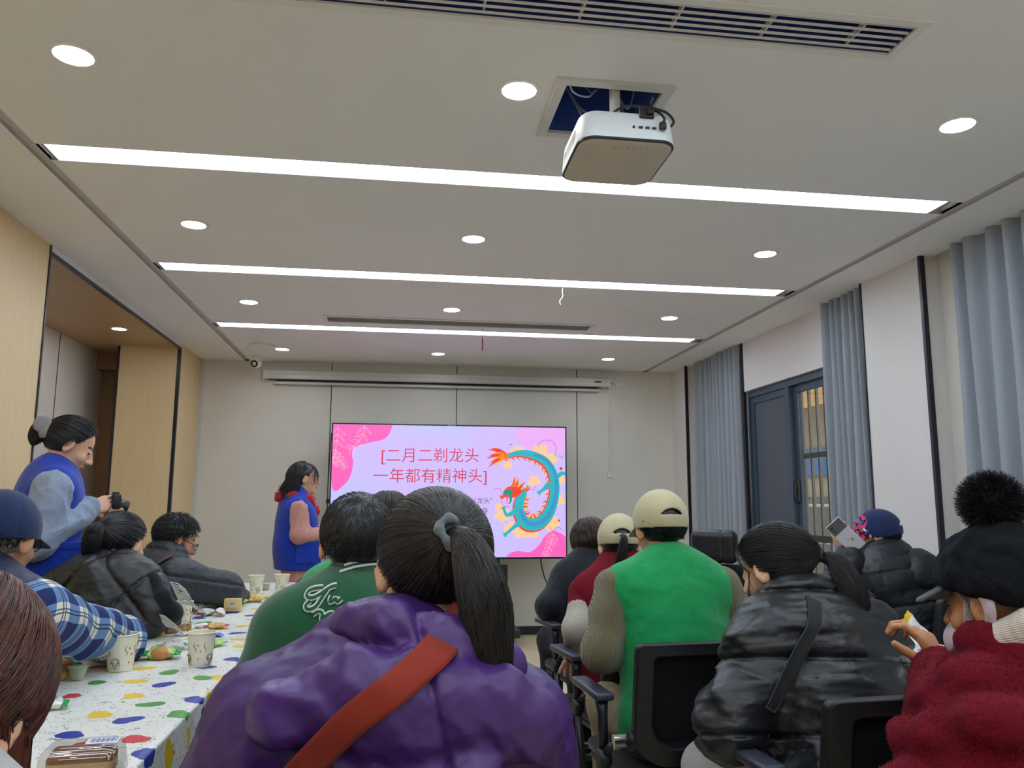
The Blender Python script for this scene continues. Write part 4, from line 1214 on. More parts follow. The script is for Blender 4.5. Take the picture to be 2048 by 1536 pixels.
        def cr(t):
            i = min(int(t), m-2); q = t-i
            p0, p1, p2, p3 = ctrl[max(i-1, 0)], ctrl[i], ctrl[i+1], ctrl[min(i+2, m-1)]
            return 0.5*((2*p1)+(p2-p0)*q+(2*p0-5*p1+4*p2-p3)*q*q+(3*p1-p0-3*p2+p3)*q**3)
        cl = np.array([cr(t) for t in ts])
        tg = np.gradient(cl, axis=0); tg /= np.linalg.norm(tg, axis=1)[:, None]
        ax = np.cross(tg, V3((0.3, 1, 0.1))); ax /= np.linalg.norm(ax, axis=1)[:, None]; bx = np.cross(tg, ax)
        an = rg.uniform(0, 2*PI, n); ra = np.sqrt(rg.uniform(0, 1, n))
        tt = np.linspace(0, 1, K2)
        prof = rad*(0.35+0.65*np.sin(np.clip(tt*1.7, 0, 1)*PI/2))*np.where(tt > 0.55, 1-(1-tip)*(tt-0.55)/0.45, 1)
        ln = rg.uniform(0.72, 1.0, n)
        off = ax[None]*(np.cos(an)*ra)[:, None, None]+bx[None]*(np.sin(an)*ra)[:, None, None]
        Tl = cl[None]+off*prof[None, :, None]
        Tl = Tl+wav*np.sin(tt*9+rg.uniform(0, 6, n)[:, None])[..., None]*ax[None]*tt[None, :, None]
        # shorter strands stop earlier
        idx = (tt[None, :]*ln[:, None])*(K2-1); i0 = np.floor(idx).astype(int); fr = idx-i0; i1 = np.minimum(i0+1, K2-1)
        Tl = np.take_along_axis(Tl, i0[..., None].repeat(3, 2), 1)*(1-fr)[..., None]+np.take_along_axis(Tl, i1[..., None].repeat(3, 2), 1)*fr[..., None]
        P = np.concatenate([Q, Tl], 1)
        return strands('hair_strands', P, r, r*0.5, mat, parent or s.root)
    def short_hair(s, mat, n=2500, seed=2, length=0.3, lift=0.012, crown=(0.1, -0.45, 0.9), r=0.0011, parent=None, cond=None, messy=0.25):
        D, rg = s.scalp(n, seed, cond=cond); n = len(D)
        cr_ = unit(crown); tang = D-cr_*(D@cr_)[:, None]*1.0
        tang = tang-D*(tang*D).sum(1)[:, None]; tang += rg.normal(size=tang.shape)*messy*0.4
        tang = tang-D*(tang*D).sum(1)[:, None]; tang /= np.linalg.norm(tang, axis=1)[:, None]+1e-6
        K = 5; u = np.linspace(0, 1, K)
        a = u[None, :]*(length*rg.uniform(0.6, 1.2, n))[:, None]
        Q = np.cos(a)[..., None]*D[:, None]+np.sin(a)[..., None]*tang[:, None]
        L_ = 0.003+lift*(u[None, :]**0.8)*rg.uniform(0.3, 1, n)[:, None]
        Q = HE_C+Q*(HE_R+L_[..., None])
        return strands('hair_strands', s.to_head(Q), r, r*0.5, mat, parent or s.root)
    def long_hair(s, mat, fall, n=2200, seed=3, part=(0.0, 0.35, 0.94), r=0.0012, lift=0.012, wav=0.006, wfreq=14, parent=None, cond=None, spread=1.08, tuck=0.0, down=None, avoid=None, ymax=0.25):
        """loose hair: over the skull away from the parting, then hanging down by fall metres"""
        D, rg = s.scalp(n, seed, cond=cond); n = len(D)
        pt = unit(part); K1, K2 = 9, 12
        # end direction: same bearing, low on the skull
        E_ = D.copy(); E_[:, 2] = -0.25; hz = np.linalg.norm(E_[:, :2], axis=1)+1e-6
        E_[:, 1] = np.minimum(E_[:, 1], ymax*hz); E_[:, :2] /= (np.linalg.norm(E_[:, :2], axis=1)+1e-6)[:, None]; E_[:, :2] *= 0.97
        st_ = D*0.55+pt*0.45; st_ /= np.linalg.norm(st_, axis=1)[:, None]
        u = np.linspace(0, 1, K1)
        om = np.arccos(np.clip((st_*E_).sum(1), -0.999, 0.999))
        Q = (np.sin((1-u)[None]*om[:, None])/np.sin(om)[:, None])[..., None]*st_[:, None]+(np.sin(u[None]*om[:, None])/np.sin(om)[:, None])[..., None]*E_[:, None]
        lf = rg.uniform(0.1, 1, n)[:, None]*lift+0.003
        Q = HE_C+Q*(HE_R+lf[..., None])*(1+(spread-1)*u[None, :, None]**2)
        Q = s.to_head(Q)
        dn = np.array(down if down is not None else (0, 0, -1.0))
        t = np.linspace(0, 1, K2+1)[1:]
        L_ = fall*rg.uniform(0.7, 1.0, n)
        cen = s.hp((0, -0.03, 0))
        inw = (cen-Q[:, -1]); inw[:, 2] = 0
        Tl = Q[:, -1][:, None]+dn*(t[None]*L_[:, None])[..., None]+inw[:, None]*(tuck*t[None]**1.5)[..., None]
        Tl = Tl+(wav*np.sin(t[None]*wfreq*fall/0.3+rg.uniform(0, 6.28, n)[:, None])*t[None])[..., None]*rg.normal(size=(n, 1, 3))
        A_ = np.concatenate([Q, Tl], 1)
        if avoid is not None:
            for c_, rad_ in avoid:             # hair that meets the ear is tucked away behind it
                hit = np.linalg.norm(A_-s.hp(c_), axis=2) < rad_
                first = np.where(hit.any(1), hit.argmax(1), A_.shape[1])
                ix = np.minimum(np.arange(A_.shape[1])[None], np.maximum(first-1, 1)[:, None])
                A_ = np.take_along_axis(A_, ix[..., None].repeat(3, 2), 1)
        return strands('hair_strands', A_, r, r*0.5, mat, parent or s.root)
    # ---- cap
    def baseball_cap(s, mats, brim_w=0.075, back_gap=True, t=0.013, tiltp=0.0, name='cap', h=0.004, slot=None, hole=True, brim=True, low=0.004):
        """six panel cap worn with the brim to the front"""
        out = ell(HE_C+V3((0, 0.0, 0.004)), HE_R+V3((t, t+0.002, t+0.004))); inn = ell(HE_C, HE_R+V3((t-0.006, t-0.006, t-0.004)))
        d = sub(out, inn)
        d = inter(d, half((0, 0.10+tiltp, -1), -low), 0.003)
        if back_gap:
            arch = ell((0, -0.12, 0.012+low), (0.046, 0.05, 0.040)); strap = half((0, 0.1, -1), -0.0)
            arch = inter(arch, half((0, -0.10, -1), -(0.020+low)), 0.002)
            d = sub(d, arch, 0.003)
        def seams(P):
            p = P-HE_C; a = np.arctan2(p[:, 0], p[:, 1])
            w = np.abs(np.sin(3*a))*np.sqrt(p[:, 0]**2+p[:, 1]**2)
            return -0.0012*np.exp(-(w/0.006)**2)
        d = disp(d, seams, 0.0)
        b = uni(0.003, d, ell(HE_C+V3((0, 0, HE_R[2]+t+0.004)), (0.009, 0.009, 0.006)))
        if brim:
            def bf(P):
                x, y, z = P[:, 0], P[:, 1], P[:, 2]
                zz = 0.022+low+0.10*(0.0)-0.012*0-(x/0.075)**2*0.022-(y-0.085)*0.28
                oval = np.sqrt((x/0.082)**2+((y-0.07)/(0.03+brim_w))**2)-1
                return np.maximum(np.maximum(np.abs(z-zz)-0.0028, oval*0.06), -(y-0.055)) 
            bs = Sh(bf, (-0.09, 0.05, -0.05), (0.09, 0.12+brim_w, 0.07))
            b = uni(0.004, b, bs)
        b.lo, b.hi = np.array([-0.11, -0.13, -0.05]), np.array([0.11, 0.12+brim_w, 0.16])
        return s.part(name, s.head(b), mats, h, slot)
    def glasses(s, mat, parent=None):
        m = MB()
        def hp(p): return Vector(s.hp(p))
        for sx in (1, -1):
            m.tube([hp((sx*0.034+0.023*math.cos(a), 0.102-0.008*abs(math.cos(a)), 0.0+0.018*math.sin(a))) for a in [k*PI/10 for k in range(20)]], 0.0016, 6, close=True)
            m.tube([hp((sx*0.058, 0.096, 0.006)), hp((sx*0.074, 0.05, 0.006)), hp((sx*0.083, -0.005, 0.012)), hp((sx*0.083, -0.03, -0.006))], 0.0016, 6)
        m.tube([hp((-0.012, 0.104, 0.006)), hp((0, 0.108, 0.009)), hp((0.012, 0.104, 0.006))], 0.0016, 6)
        return m.build('glasses', mat, s.root, smooth=True)
    def strap(s, name, shape, pts, w, mat, toward=(0, 1, 0), thick=0.004, lift=0.003, parent=None, K=26, start=0.5, taut=True):
        """band laid over a garment: pts are points (local) outside the cloth, each dropped on to it along 'toward' (vector or per point)"""
        P = smooth_poly([Vector(p) for p in pts], False, max(2, K//(len(pts)-1)))
        A = np.array([tuple(p) for p in P], f32); tw = np.array(toward, f32); tw = tw/np.linalg.norm(tw)
        t_ = np.gradient(A, axis=0); t_ /= np.linalg.norm(t_, axis=1)[:, None]
        wv = np.cross(t_, tw); wv /= np.linalg.norm(wv, axis=1)[:, None]
        cols = []
        for k in np.linspace(-0.5, 0.5, 7):
            q0 = A+wv*w*k - tw*start; tr = np.zeros(len(q0), f32)
            for it in range(70):
                d = shape((q0+tw*tr[:, None]).astype(f32)); tr = tr+np.clip(d-lift, -0.03, 0.05)*0.9
            bad = (np.abs(d-lift) > 0.01) | (np.abs(tr-np.median(tr)) > 0.25)
            if bad.any() and not bad.all(): tr[bad] = np.interp(np.flatnonzero(bad), np.flatnonzero(~bad), tr[~bad])
            for it in range(60): tr[1:-1] = np.minimum(tr[1:-1], (tr[:-2]+tr[2:])/2) if taut else tr[1:-1]
            cols.append(q0+tw*tr[:, None])
        C = np.stack(cols, 1)
        for it in range(3):                     # take out the sharpest dents so the band spans hollows
            C[1:-1] = np.where(((C[:-2]+C[2:])/2-C[1:-1])@tw[:, None] < 0, (C[:-2]+C[2:])/2, C[1:-1])
        n, m = C.shape[:2]; V = np.concatenate([C.reshape(-1, 3), (C-tw*thick).reshape(-1, 3)])
        F = []
        for i in range(n-1):
            for j in range(m-1):
                a = i*m+j; F.append((a, a+m, a+m+1, a+1)); b = a+n*m; F.append((b, b+1, b+m+1, b+m))
        for i in range(n-1):
            for j in (0, m-1):
                a = i*m+j; F.append((a, a+n*m, a+n*m+m, a+m) if j == 0 else (a, a+m, a+n*m+m, a+n*m))
        for j in range(m-1):
            for i in (0, n-1):
                a = i*m+j; F.append((a, a+1, a+1+n*m, a+n*m))
        return np_mesh(name, V, np.array(F), mat, parent or s.root)
# ------------------------------------------------------------------ tables with spotted cloths
M['table_leg'] = M['black_metal']
M['table_top'] = simple('pale_table_laminate', (212, 192, 150), 0.45)
def cloth_mat():
    n = NT('spotted_tablecloth')
    uv = n.new('TexCoord').outputs['UV']
    d = n.new('Attribute'); d.attribute_name = 'spot_distance'
    c = n.new('Attribute'); c.attribute_name = 'spot_colour'
    edge = n.noise(uv, 60, 3).outputs[0]
    dd = n.math('ADD', d.outputs['Fac'], n.math('MULTIPLY', n.math('SUBTRACT', edge, 0.5), 0.012))
    m = n.math('LESS_THAN', dd, 0.0)
    base = n.ramp(n.noise(uv, 3, 3).outputs[0], [(0.3, lin(222, 219, 211)), (0.7, lin(232, 229, 222))])
    # fine dark flecks
    v = n.new('TexVoronoi'); v.inputs['Scale'].default_value = 85; n.link(uv, v.inputs['Vector'])
    v2 = n.new('TexVoronoi'); v2.inputs['Scale'].default_value = 34; n.link(uv, v2.inputs['Vector'])
    sep = n.new('SeparateColor'); n.link(v.outputs['Color'], sep.inputs[0])
    fl = n.math('MULTIPLY', n.math('LESS_THAN', v.outputs['Distance'], 0.22), n.math('GREATER_THAN', sep.outputs[0], 0.35))
    # scribbles: thin contour lines of a noise, only in some patches
    ns = n.noise(uv, 26, 2, 0.5, 1.5).outputs[0]
    line = n.math('LESS_THAN', n.math('ABSOLUTE', n.math('SUBTRACT', ns, 0.5)), 0.017)
    sep2 = n.new('SeparateColor'); n.link(v2.outputs['Color'], sep2.inputs[0])
    patch = n.math('MULTIPLY', n.math('GREATER_THAN', sep2.outputs[1], 0.58), n.math('LESS_THAN', v2.outputs['Distance'], 0.42))
    sc = n.math('MULTIPLY', line, patch)
    scol = n.ramp(sep2.outputs[2], [(0.0, lin(60, 62, 90)), (0.45, lin(176, 84, 70)), (0.8, lin(90, 90, 80))], 'CONSTANT')
    col = n.mix(n.math('MULTIPLY', fl, 0.8), base, lin(84, 84, 90))
    col = n.mix(n.math('MULTIPLY', sc, 0.85), col, scol)
    col = n.mix(m, col, c.outputs['Color'])
    n.base(col); n.setb(Roughness=0.38)
    n.b.inputs['Specular IOR Level'].default_value = 0.45
    n.bump(n.noise(uv, 14, 4, 0.55, 1.0).outputs[0], 0.35, 0.006)
    return n.m
M['cloth'] = cloth_mat()
YE, GN, BL, RD = lin(232, 194, 40), lin(70, 150, 56), lin(34, 52, 150), lin(206, 52, 66)
def make_table(x0, x1, y0, y1, zt, drop, spots_px, seed, label_t, label_c, step=0.006):
    rg = np.random.default_rng(seed)
    t = empty('folding_table', ((x0+x1)/2, (y0+y1)/2, 0), 0, label_t, 'table')
    hx, hy = (x1-x0)/2-0.012, (y1-y0)/2-0.012
    MB().box((-hx, -hy, zt-0.03), (hx, hy, zt-0.006), bev=0.004).build('tabletop', M['table_top'], t)
    for sy in (-1, 1):
        for sx in (-1, 1):
            MB().tube([(sx*(hx-0.06), sy*(hy-0.12), zt-0.03), (sx*(hx-0.06), sy*(hy-0.12), 0.0)], 0.02, 12).build('leg', M['table_leg'], t)
    # the cloth: arc length across x, straight along y
    wx = x1-x0; r = 0.014
    A = np.arange(-drop, wx+drop+step, step); Ys = np.arange(y0, y1+step, step)
    def prof(a, y):
        ripple = lambda q: 0.018*np.sin(y*9+q*3)+0.012*np.sin(y*21+1.3)
        if a < 0: return (x0-0.004-ripple(a)*min(1, -a/0.15)*0.6-0.01, zt+a)
        if a > wx: q = a-wx; return (x1+0.004+ripple(a)*min(1, q/0.15)*0.6+0.01, zt-q)
        return (x0+a, zt)
    na, ny = len(A), len(Ys)
    V = np.zeros((na, ny, 3), f32)
    for i, a in enumerate(A):
        xx = np.zeros(ny); zz = np.full(ny, zt)
        rp = 0.018*np.sin(Ys*9+a*3)+0.012*np.sin(Ys*21+1.3)
        if a < 0:
            k = min(1, -a/0.15); xx = x0-0.006-np.abs(rp)*k*0.8; zz = zt+np.full(ny, a)
        elif a > wx:
            q = a-wx; k = min(1, q/0.15); xx = x1+0.006+np.abs(rp)*k*0.8; zz = zt-np.full(ny, q)
        else:
            e = min(a, wx-a); dz = (r-math.sqrt(max(0, r*r-(r-e)**2)))*0.5 if e < r else 0
            xx = np.full(ny, x0+a); zz = zt-dz+0.0015*np.sin(Ys*13+a*9)*min(1, e/0.1)
        V[i, :, 0], V[i, :, 1], V[i, :, 2] = xx, Ys, zz
    I = np.arange(na*ny).reshape(na, ny)
    F = np.stack([I[:-1, :-1], I[1:, :-1], I[1:, 1:], I[:-1, 1:]], -1).reshape(-1, 4)
    o = np_mesh('tablecloth', V.reshape(-1, 3), F, M['cloth'])
    UV = np.stack([np.repeat(A[:, None], ny, 1), np.repeat(Ys[None], na, 0)], -1)
    spots = []
    for (px, py, col, s, where) in spots_px:
        if where == 'top': q = atZ(px, py, zt); spots.append((q.x-x0, q.y, col, s))
        else: q = atX(px, py, x1+0.012); spots.append((wx+zt-q.z, q.y, col, s))
    known = len(spots)
    cols = [YE, GN, BL, RD]; tries = 0
    while tries < 900:
        tries += 1
        a, y = rg.uniform(-drop, wx+drop), rg.uniform(y0, y1)
        if all((a-q[0])**2+(y-q[1])**2 > 0.135**2 for q in spots): spots.append((a, y, cols[rg.integers(4)], rg.uniform(0.75, 1.1)))
    D = np.full(UV.shape[:2], 1.0, f32); Cc = np.ones(UV.shape[:2]+(4,), f32)
    for (a, y, col, s) in spots:
        i0, i1 = np.searchsorted(A, [a-0.09, a+0.09]); j0, j1 = np.searchsorted(Ys, [y-0.09, y+0.09])
        if i1 <= i0 or j1 <= j0: continue
        w = UV[i0:i1, j0:j1]-np.array([a, y]); th = np.arctan2(w[..., 1], w[..., 0])
        R = 0.031*s*(1+0.16*np.sin(2*th+a*40)+0.08*np.sin(3*th+y*30))
        dd = np.hypot(w[..., 0], w[..., 1])-R
        blk = dd < D[i0:i1, j0:j1]
        D[i0:i1, j0:j1] = np.where(blk, dd, D[i0:i1, j0:j1]); Cc[i0:i1, j0:j1][blk] = col
    me = o.data
    at_ = me.attributes.new('spot_distance', 'FLOAT', 'POINT'); at_.data.foreach_set('value', D.ravel())
    ac = me.attributes.new('spot_colour', 'FLOAT_COLOR', 'POINT'); ac.data.foreach_set('color', Cc.ravel())
    ul = me.uv_layers.new(name='cloth'); li = np.zeros(len(me.loops), np.int32); me.loops.foreach_get('vertex_index', li)
    ul.data.foreach_set('uv', UV.reshape(-1, 2)[li].astype(f32).ravel())
    return tag(o, label_c, 'tablecloth')
cs_, cy_ = 0.2578, 1140
def cpx(x, y, col, s=1.0, w='top'): return (x*cs_, cy_+y*cs_, col, s, w)
SP = [cpx(1120, 765, YE), cpx(1045, 862, YE), cpx(1035, 978, YE), cpx(775, 1125, YE), cpx(1890, 437, YE), cpx(1860, 540, YE), cpx(1865, 595, YE),
      cpx(1315, 797, GN), cpx(1575, 838, GN), cpx(750, 870, GN, 0.9), cpx(1170, 1045, GN), cpx(1390, 1115, GN), cpx(1590, 755, BL), cpx(1270, 885, BL),
      cpx(990, 1165, BL), cpx(540, 1275, BL), cpx(1950, 350, BL), cpx(1800, 690, BL), cpx(1510, 1000, BL), cpx(1150, 1410, BL, 1.1), cpx(785, 750, RD),
      cpx(1050, 1310, RD), cpx(650, 1360, RD), cpx(1990, 300, YE), cpx(1840, 487, BL), cpx(700, 690, YE), cpx(1960, 383, YE), cpx(1190, 428, GN, 0.8),
      cpx(1270, 515, YE, 0.9), cpx(1745, 830, YE, 1, 's'), cpx(1640, 1020, YE, 1, 's'), cpx(1465, 1330, YE, 1, 's'), cpx(1325, 1430, YE, 1, 's'), cpx(1580, 1160, BL, 0.9, 's')]
ZT = 0.75
TX0, TX1 = -1.09, -0.49
make_table(TX0, TX1, 1.05, 5.50, ZT, 0.32, SP, 4, 'long narrow table under the spotted cloth on the left', 'white tablecloth with colourful spots on the left table, covered in snacks')
make_table(1.44, 2.04, 1.2, 4.0, ZT, 0.22, [], 9, 'narrow table under the spotted cloth on the right, behind the maroon fur coat', 'white spotted tablecloth on the right table beside the maroon fur coat', 0.009)

# ------------------------------------------------------------------ paper cups
M['cup'] = simple('cream_paper', (232, 226, 204), 0.55, var=0.02)
M['cup_brown'] = simple('cup_print_brown', (120, 84, 44), 0.6)
M['cup_gold'] = simple('cup_print_gold', (204, 160, 64), 0.6)
def cup(px, py, rot, label, r1=0.0425, r0=0.032, h=0.100, xyz=None):
    p = atZ(px, py, ZT) if xyz is None else Vector(xyz)
    t = empty('paper_cup', (p.x, p.y, ZT+0.001), rot, label, 'cup', 'paper cups with coffee print')
    R = lambda z: r0+(r1-r0)*z/h
    m = MB().lathe([(0.001, 0.006), (r0-0.003, 0.006), (r0-0.001, 0.0), (r0, 0.0), (R(h-0.004), h-0.004), (R(h)-0.002, h-0.004), (R(0.01)-0.002, 0.01), (0.001, 0.01)], 40)
    m.build('wall', M['cup'], t, angle=40)
    MB().tube([((r1+0.0006)*math.cos(a), (r1+0.0006)*math.sin(a), h-0.002) for a in [k*2*PI/40 for k in range(40)]], 0.0022, 8, close=True).build('rim', M['cup'], t, smooth=True)
    def on(u, z): rr = R(z)+0.0005; return (rr*math.cos(u), rr*math.sin(u), z)
    pr = MB()
    for k in range(3):
        u0 = k*2*PI/3
        # steaming coffee cup motif
        for (du, dz, w, hh) in ((0, 0.030, 0.34, 0.010), (0, 0.030, 0.22, 0.006)):
            pr.tube([on(u0+w*math.cos(a), dz+hh*math.sin(a)) for a in [j*PI/8 for j in range(16)]], 0.0007, 5, 0, close=True)
        pr.tube([on(u0-0.27+0.02*j, 0.030-0.020*math.sin(j*PI/27)) for j in range(28)], 0.0010, 5, 0)
        pr.tube([on(u0+0.27+0.10*math.sin(j*PI/10), 0.026-0.012*j/10) for j in range(11)], 0.0008, 5, 0)
        pr.tube([on(u0-0.42+0.84*j/16, 0.010-0.003*math.sin(j*PI/16)) for j in range(17)], 0.0008, 5, 1)
        for sgn in (-0.55, 0.75):
            pr.tube([on(u0+sgn+0.10*math.sin(j*0.55), 0.045+0.0026*j) for j in range(13)], [0.0004+0.0007*math.sin(PI*j/12) for j in range(13)], 5, 0)
        for (du, z) in ((1.0, 0.068), (1.05, 0.026), (-0.9, 0.05)):
            pr.tube([on(u0+du-0.05+0.02*j, z+0.0015*math.sin(j*1.5)) for j in range(6)], [0.0006, 0.0024, 0.003, 0.003, 0.0024, 0.0006], 6, 1)
    pr.build('print', [M['cup_brown'], M['cup_gold']], t)
    return t
cup(240, 1340, 0.4, 'paper cup with coffee print standing nearest the viewer, level with the green bun wrapper', 0.046, 0.036, 0.108)
cup(400, 1332, 1.6, 'paper cup with coffee print by the table edge, right of the green bun wrapper', 0.043, 0.033, 0.104)
cup(362, 1252, 2.3, 'paper cup with coffee print behind the toast pack by the scarf fringe')
cup(512, 1188, 0.9, 'left paper cup of the two at the far end of the left table', 0.0425, 0.032, 0.104)
cup(563, 1184, 2.9, 'right paper cup of the two at the far end of the left table', 0.0425, 0.032, 0.100)
cup(531, 1276, 0.2, 'paper cup half hidden behind the green varsity jacket sleeve', 0.0425, 0.032, 0.10)
cup(0, 0, 0.7, 'paper cup on the right table behind the shiny black puffer sleeve', 0.0425, 0.032, 0.10, (1.70, 2.96, ZT))

# ------------------------------------------------------------------ snacks on the cloth
def foil(name, rgb, rough=0.25, var=0.2, spec=0.6):
    n = NT(name); c = lin(*rgb); v = n.coord('Object')
    f = n.noise(v, 60, 3).outputs[0]
    n.base(n.ramp(f, [(0.35, jitter(c, 1-var)), (0.65, jitter(c, 1+var))])); n.setb(Roughness=rough); n.b.inputs['Specular IOR Level'].default_value = spec
    n.bump(n.noise(v, 90, 4, 0.6, 1.5).outputs[0], 0.5, 0.003); return n.m
M['w_green'] = foil('green_wrapper', (40, 156, 64)); M['w_lightgreen'] = foil('pale_green_wrapper', (168, 204, 110))
M['w_white'] = foil('white_wrapper', (226, 226, 222)); M['w_gold'] = foil('gold_wrapper', (206, 166, 84)); M['w_red'] = foil('red_wrapper', (196, 46, 44))
M['w_silver'] = foil('silver_wrapper', (186, 182, 176), 0.18); M['w_yellow'] = foil('yellow_wrapper', (228, 190, 50)); M['w_blue'] = foil('blue_wrapper', (70, 90, 190))
M['bread'] = simple('baked_crust', (186, 128, 66), 0.6, var=0.2, scale=30, bump=0.2, bscale=120)
M['cake'] = simple('brown_cake_top', (138, 84, 46), 0.55, var=0.12, scale=30, bump=0.2, bscale=150)
M['cake_pale'] = simple('pale_sponge', (226, 190, 128), 0.8, var=0.08, scale=60, bump=0.3, bscale=250)
M['barcode_white'] = simple('label_paper', (226, 228, 232), 0.6); M['barcode_ink'] = simple('label_ink', (52, 80, 150), 0.6)
M['clear'] = glass_mat('clear_film', (240, 240, 238), 0.16)
def jelly_mat():
    n = NT('pale_jelly'); n.base(lin(214, 222, 176)); n.setb(Roughness=0.15); n.b.inputs['Transmission Weight'].default_value = 0.45
    n.b.inputs['Subsurface Weight'].default_value = 0.3; return n.m
M['jelly'] = jelly_mat()
def pillow(mb_, L, Wd, T, seed, crimp=0.16, mi=(0, 0), Mx=None, taper=0.0):
    """filled sealed bag: flat crimped ends, puffed middle; mi = (end slot, middle slot)"""
    rg = np.random.default_rng(seed); n, m = 18, 10; vs = []
    ph = rg.uniform(0, 6, 4)
    for side in (1, -1):
        for i in range(n+1):
            u = -1+2*i/n
            for j in range(m+1):
                w = -1+2*j/m
                e = max(0, 1-(max(0, abs(u)-(1-2*crimp-0.2))/0.2)**2) if abs(u) > 1-2*crimp-0.2 else 1
                e = e if abs(u) < 1-2*crimp else 0.0
                th = T/2*math.sqrt(max(0, 1-w*w))*max(0.03, e)
                wid = Wd/2*(1-0.12*e+0.03*math.sin(7*u+ph[0]))*(1-taper*abs(u))
                z = side*th+0.12*T*math.sin(5*u+3*w+ph[1])*(0.5+0.5*e)+0.05*T*math.sin(14*w+9*u+ph[2])
                z += (0.10*T*math.sin(w*9+ph[3]) if e < 0.1 else 0)
                vs.append((u*L/2, w*wid, z))
    fs, mis = [], []
    for sidx in (0, 1):
        o = sidx*(n+1)*(m+1)
        for i in range(n):
            for j in range(m):
                a = o+i*(m+1)+j; q = (a, a+1, a+m+2, a+m+1)
                fs.append(q if sidx == 1 else q[::-1]); u = abs(-1+2*(i+0.5)/n)
                mis.append(mi[0] if u > 0.62 else mi[1])
    if Mx is not None: vs = [Mx @ Vector(v) for v in vs]
    for q, k in zip(fs, mis): pass
    o = len(mb_.v); mb_.v += [tuple(v) for v in vs]; mb_.f += [tuple(x+o for x in q) for q in fs]; mb_.mi += mis
    return mb_
def packet(px, py, rz, L, Wd, T, ends, mid, label, seed, cat='snack', z=0.0, rx=0.0, name='snack_packet', label_part=None, xyz=None):
    p = atZ(px, py, ZT) if xyz is None else Vector(xyz)
    t = empty(name, (p.x, p.y, ZT+0.002+z), rz, label, cat, 'wrapped snacks')
    Mx = Matrix.Translation((0, 0, T*0.50)) @ Matrix.Rotation(rx, 4, 'X')
    mb_ = MB(); pillow(mb_, L, Wd, T, seed, mi=(0, 1), Mx=Mx); mb_.build('wrapper', [M[ends], M[mid]], t, smooth=True)
    if label_part:
        w, l, mt = label_part
        q = MB(); n = 8
        vs = []
        for i in range(n+1):
            for j in range(n+1):
                u, v = (-1+2*i/n)*l/L, (-1+2*j/n)*w/Wd
                vs.append(Mx @ Vector((u*L/2, v*Wd/2*0.88, T/2*math.sqrt(max(0, 1-v*v))+0.12*T+0.0015)))
        fs = [(i*(n+1)+j, i*(n+1)+j+1, (i+1)*(n+1)+j+1, (i+1)*(n+1)+j) for i in range(n) for j in range(n)]
        q.add(vs, fs); q.build('label', M[mt], t, smooth=True)
    return t
def bun(px, py, rz, L, Wd, T, label, seed, film='w_green'):
    """baked bun showing through the front of a printed wrapper"""
    t = packet(px, py, rz, L*1.5, Wd*1.1, T*0.75, film, 'w_lightgreen' if film == 'w_green' else 'w_white', label, seed, name='wrapped_bun')
    b_ = ell((0.0, -Wd*0.28, T*0.42), (L*0.40, Wd*0.36, T*0.48)); b_ = disp(b_, folds(90, 0.002, seed))
    sdf_obj('bun', b_, 0.004, M['bread'], t)
    return t
def jelly(px, py, label, r=0.026, h=0.034, rz=0.0, z=0.0, rx=0.0):
    p = atZ(px, py, ZT); t = empty('jelly_cup', (p.x, p.y, ZT+0.001+z), rz, label, 'jelly', 'small jelly cups')
    MB().lathe([(0.001, 0), (r*0.55, 0), (r*0.72, h*0.2), (r*0.92, h*0.75), (r, h*0.93), (r*1.1, h*0.95), (r*1.12, h), (0.001, h)], 28, 0, Matrix.Rotation(rx, 4, 'X')).build('cup', M['jelly'], t, angle=40)
    MB().lathe([(0.001, h+0.0005), (r*1.08, h+0.0005), (r*1.08, h+0.0015), (0.001, h+0.002)], 28, 0, Matrix.Rotation(rx, 4, 'X')).build('lid', M['w_white'], t)
    return t
# nearest: clear tray of cake with a barcode label
p = atZ(163, 1556, ZT)
t = empty('cake_pack', (p.x, p.y, ZT+0.002), 0.12, 'brown cake in a clear plastic pack with blue barcode label, bottom left corner', 'snack')
cke = disp(boxs((0, 0, 0.026), (0.058, 0.036, 0.024), 0.012), folds(60, 0.002, 2))
sdf_obj('cake', cke, 0.004, [M['cake_pale'], M['cake']], t, lambda C: (C[:, 2] > 0.034).astype(np.int32))
mb = MB(); sweep_rings(mb, [[Vector((x*s_, y*s_, z)) for x, y in rbox_ring(0.072, 0.050, 0.022)] for s_, z in ((1.0, 0.001), (1.03, 0.008), (0.98, 0.03), (0.93, 0.052), (0.80, 0.060), (0.4, 0.062))])
mb.build('plastic_cover', M['clear'], t, angle=60)
mb = MB().box((0.005, -0.020, 0.0625), (0.060, 0.016, 0.0632))
for k in range(17):
    x = 0.010+k*0.0028; mb.box((x, -0.012, 0.0632), (x+(0.0018 if k % 3 else 0.0008), 0.012, 0.0636), 1)
mb.build('barcode_label', [M['barcode_white'], M['barcode_ink']], t)
packet(98, 1420, 0.25, 0.085, 0.055, 0.026, 'w_green', 'w_white', 'green and white snack sachet beside the chestnut hair on the left', 11, label_part=(0.03, 0.03, 'w_green'))
packet(112, 1362, 1.0, 0.075, 0.06, 0.03, 'w_silver', 'w_gold', 'clear wrapped golden crackers beside the chestnut hair', 12)
bun(122, 1342, 0.5, 0.07, 0.065, 0.042, 'green wrapped bun behind the golden crackers, beside the chestnut hair', 13)
jelly(154, 1360, 'pale green jelly cup in front of the left green wrapped bun', 0.026, 0.036)
bun(322, 1318, 0.15, 0.082, 0.075, 0.046, 'large green wrapped bun between the two nearest paper cups', 14)
packet(345, 1300, 0.5, 0.10, 0.07, 0.028, 'w_green', 'w_silver', 'silver and green crumpled wrapper behind the large wrapped bun', 15)
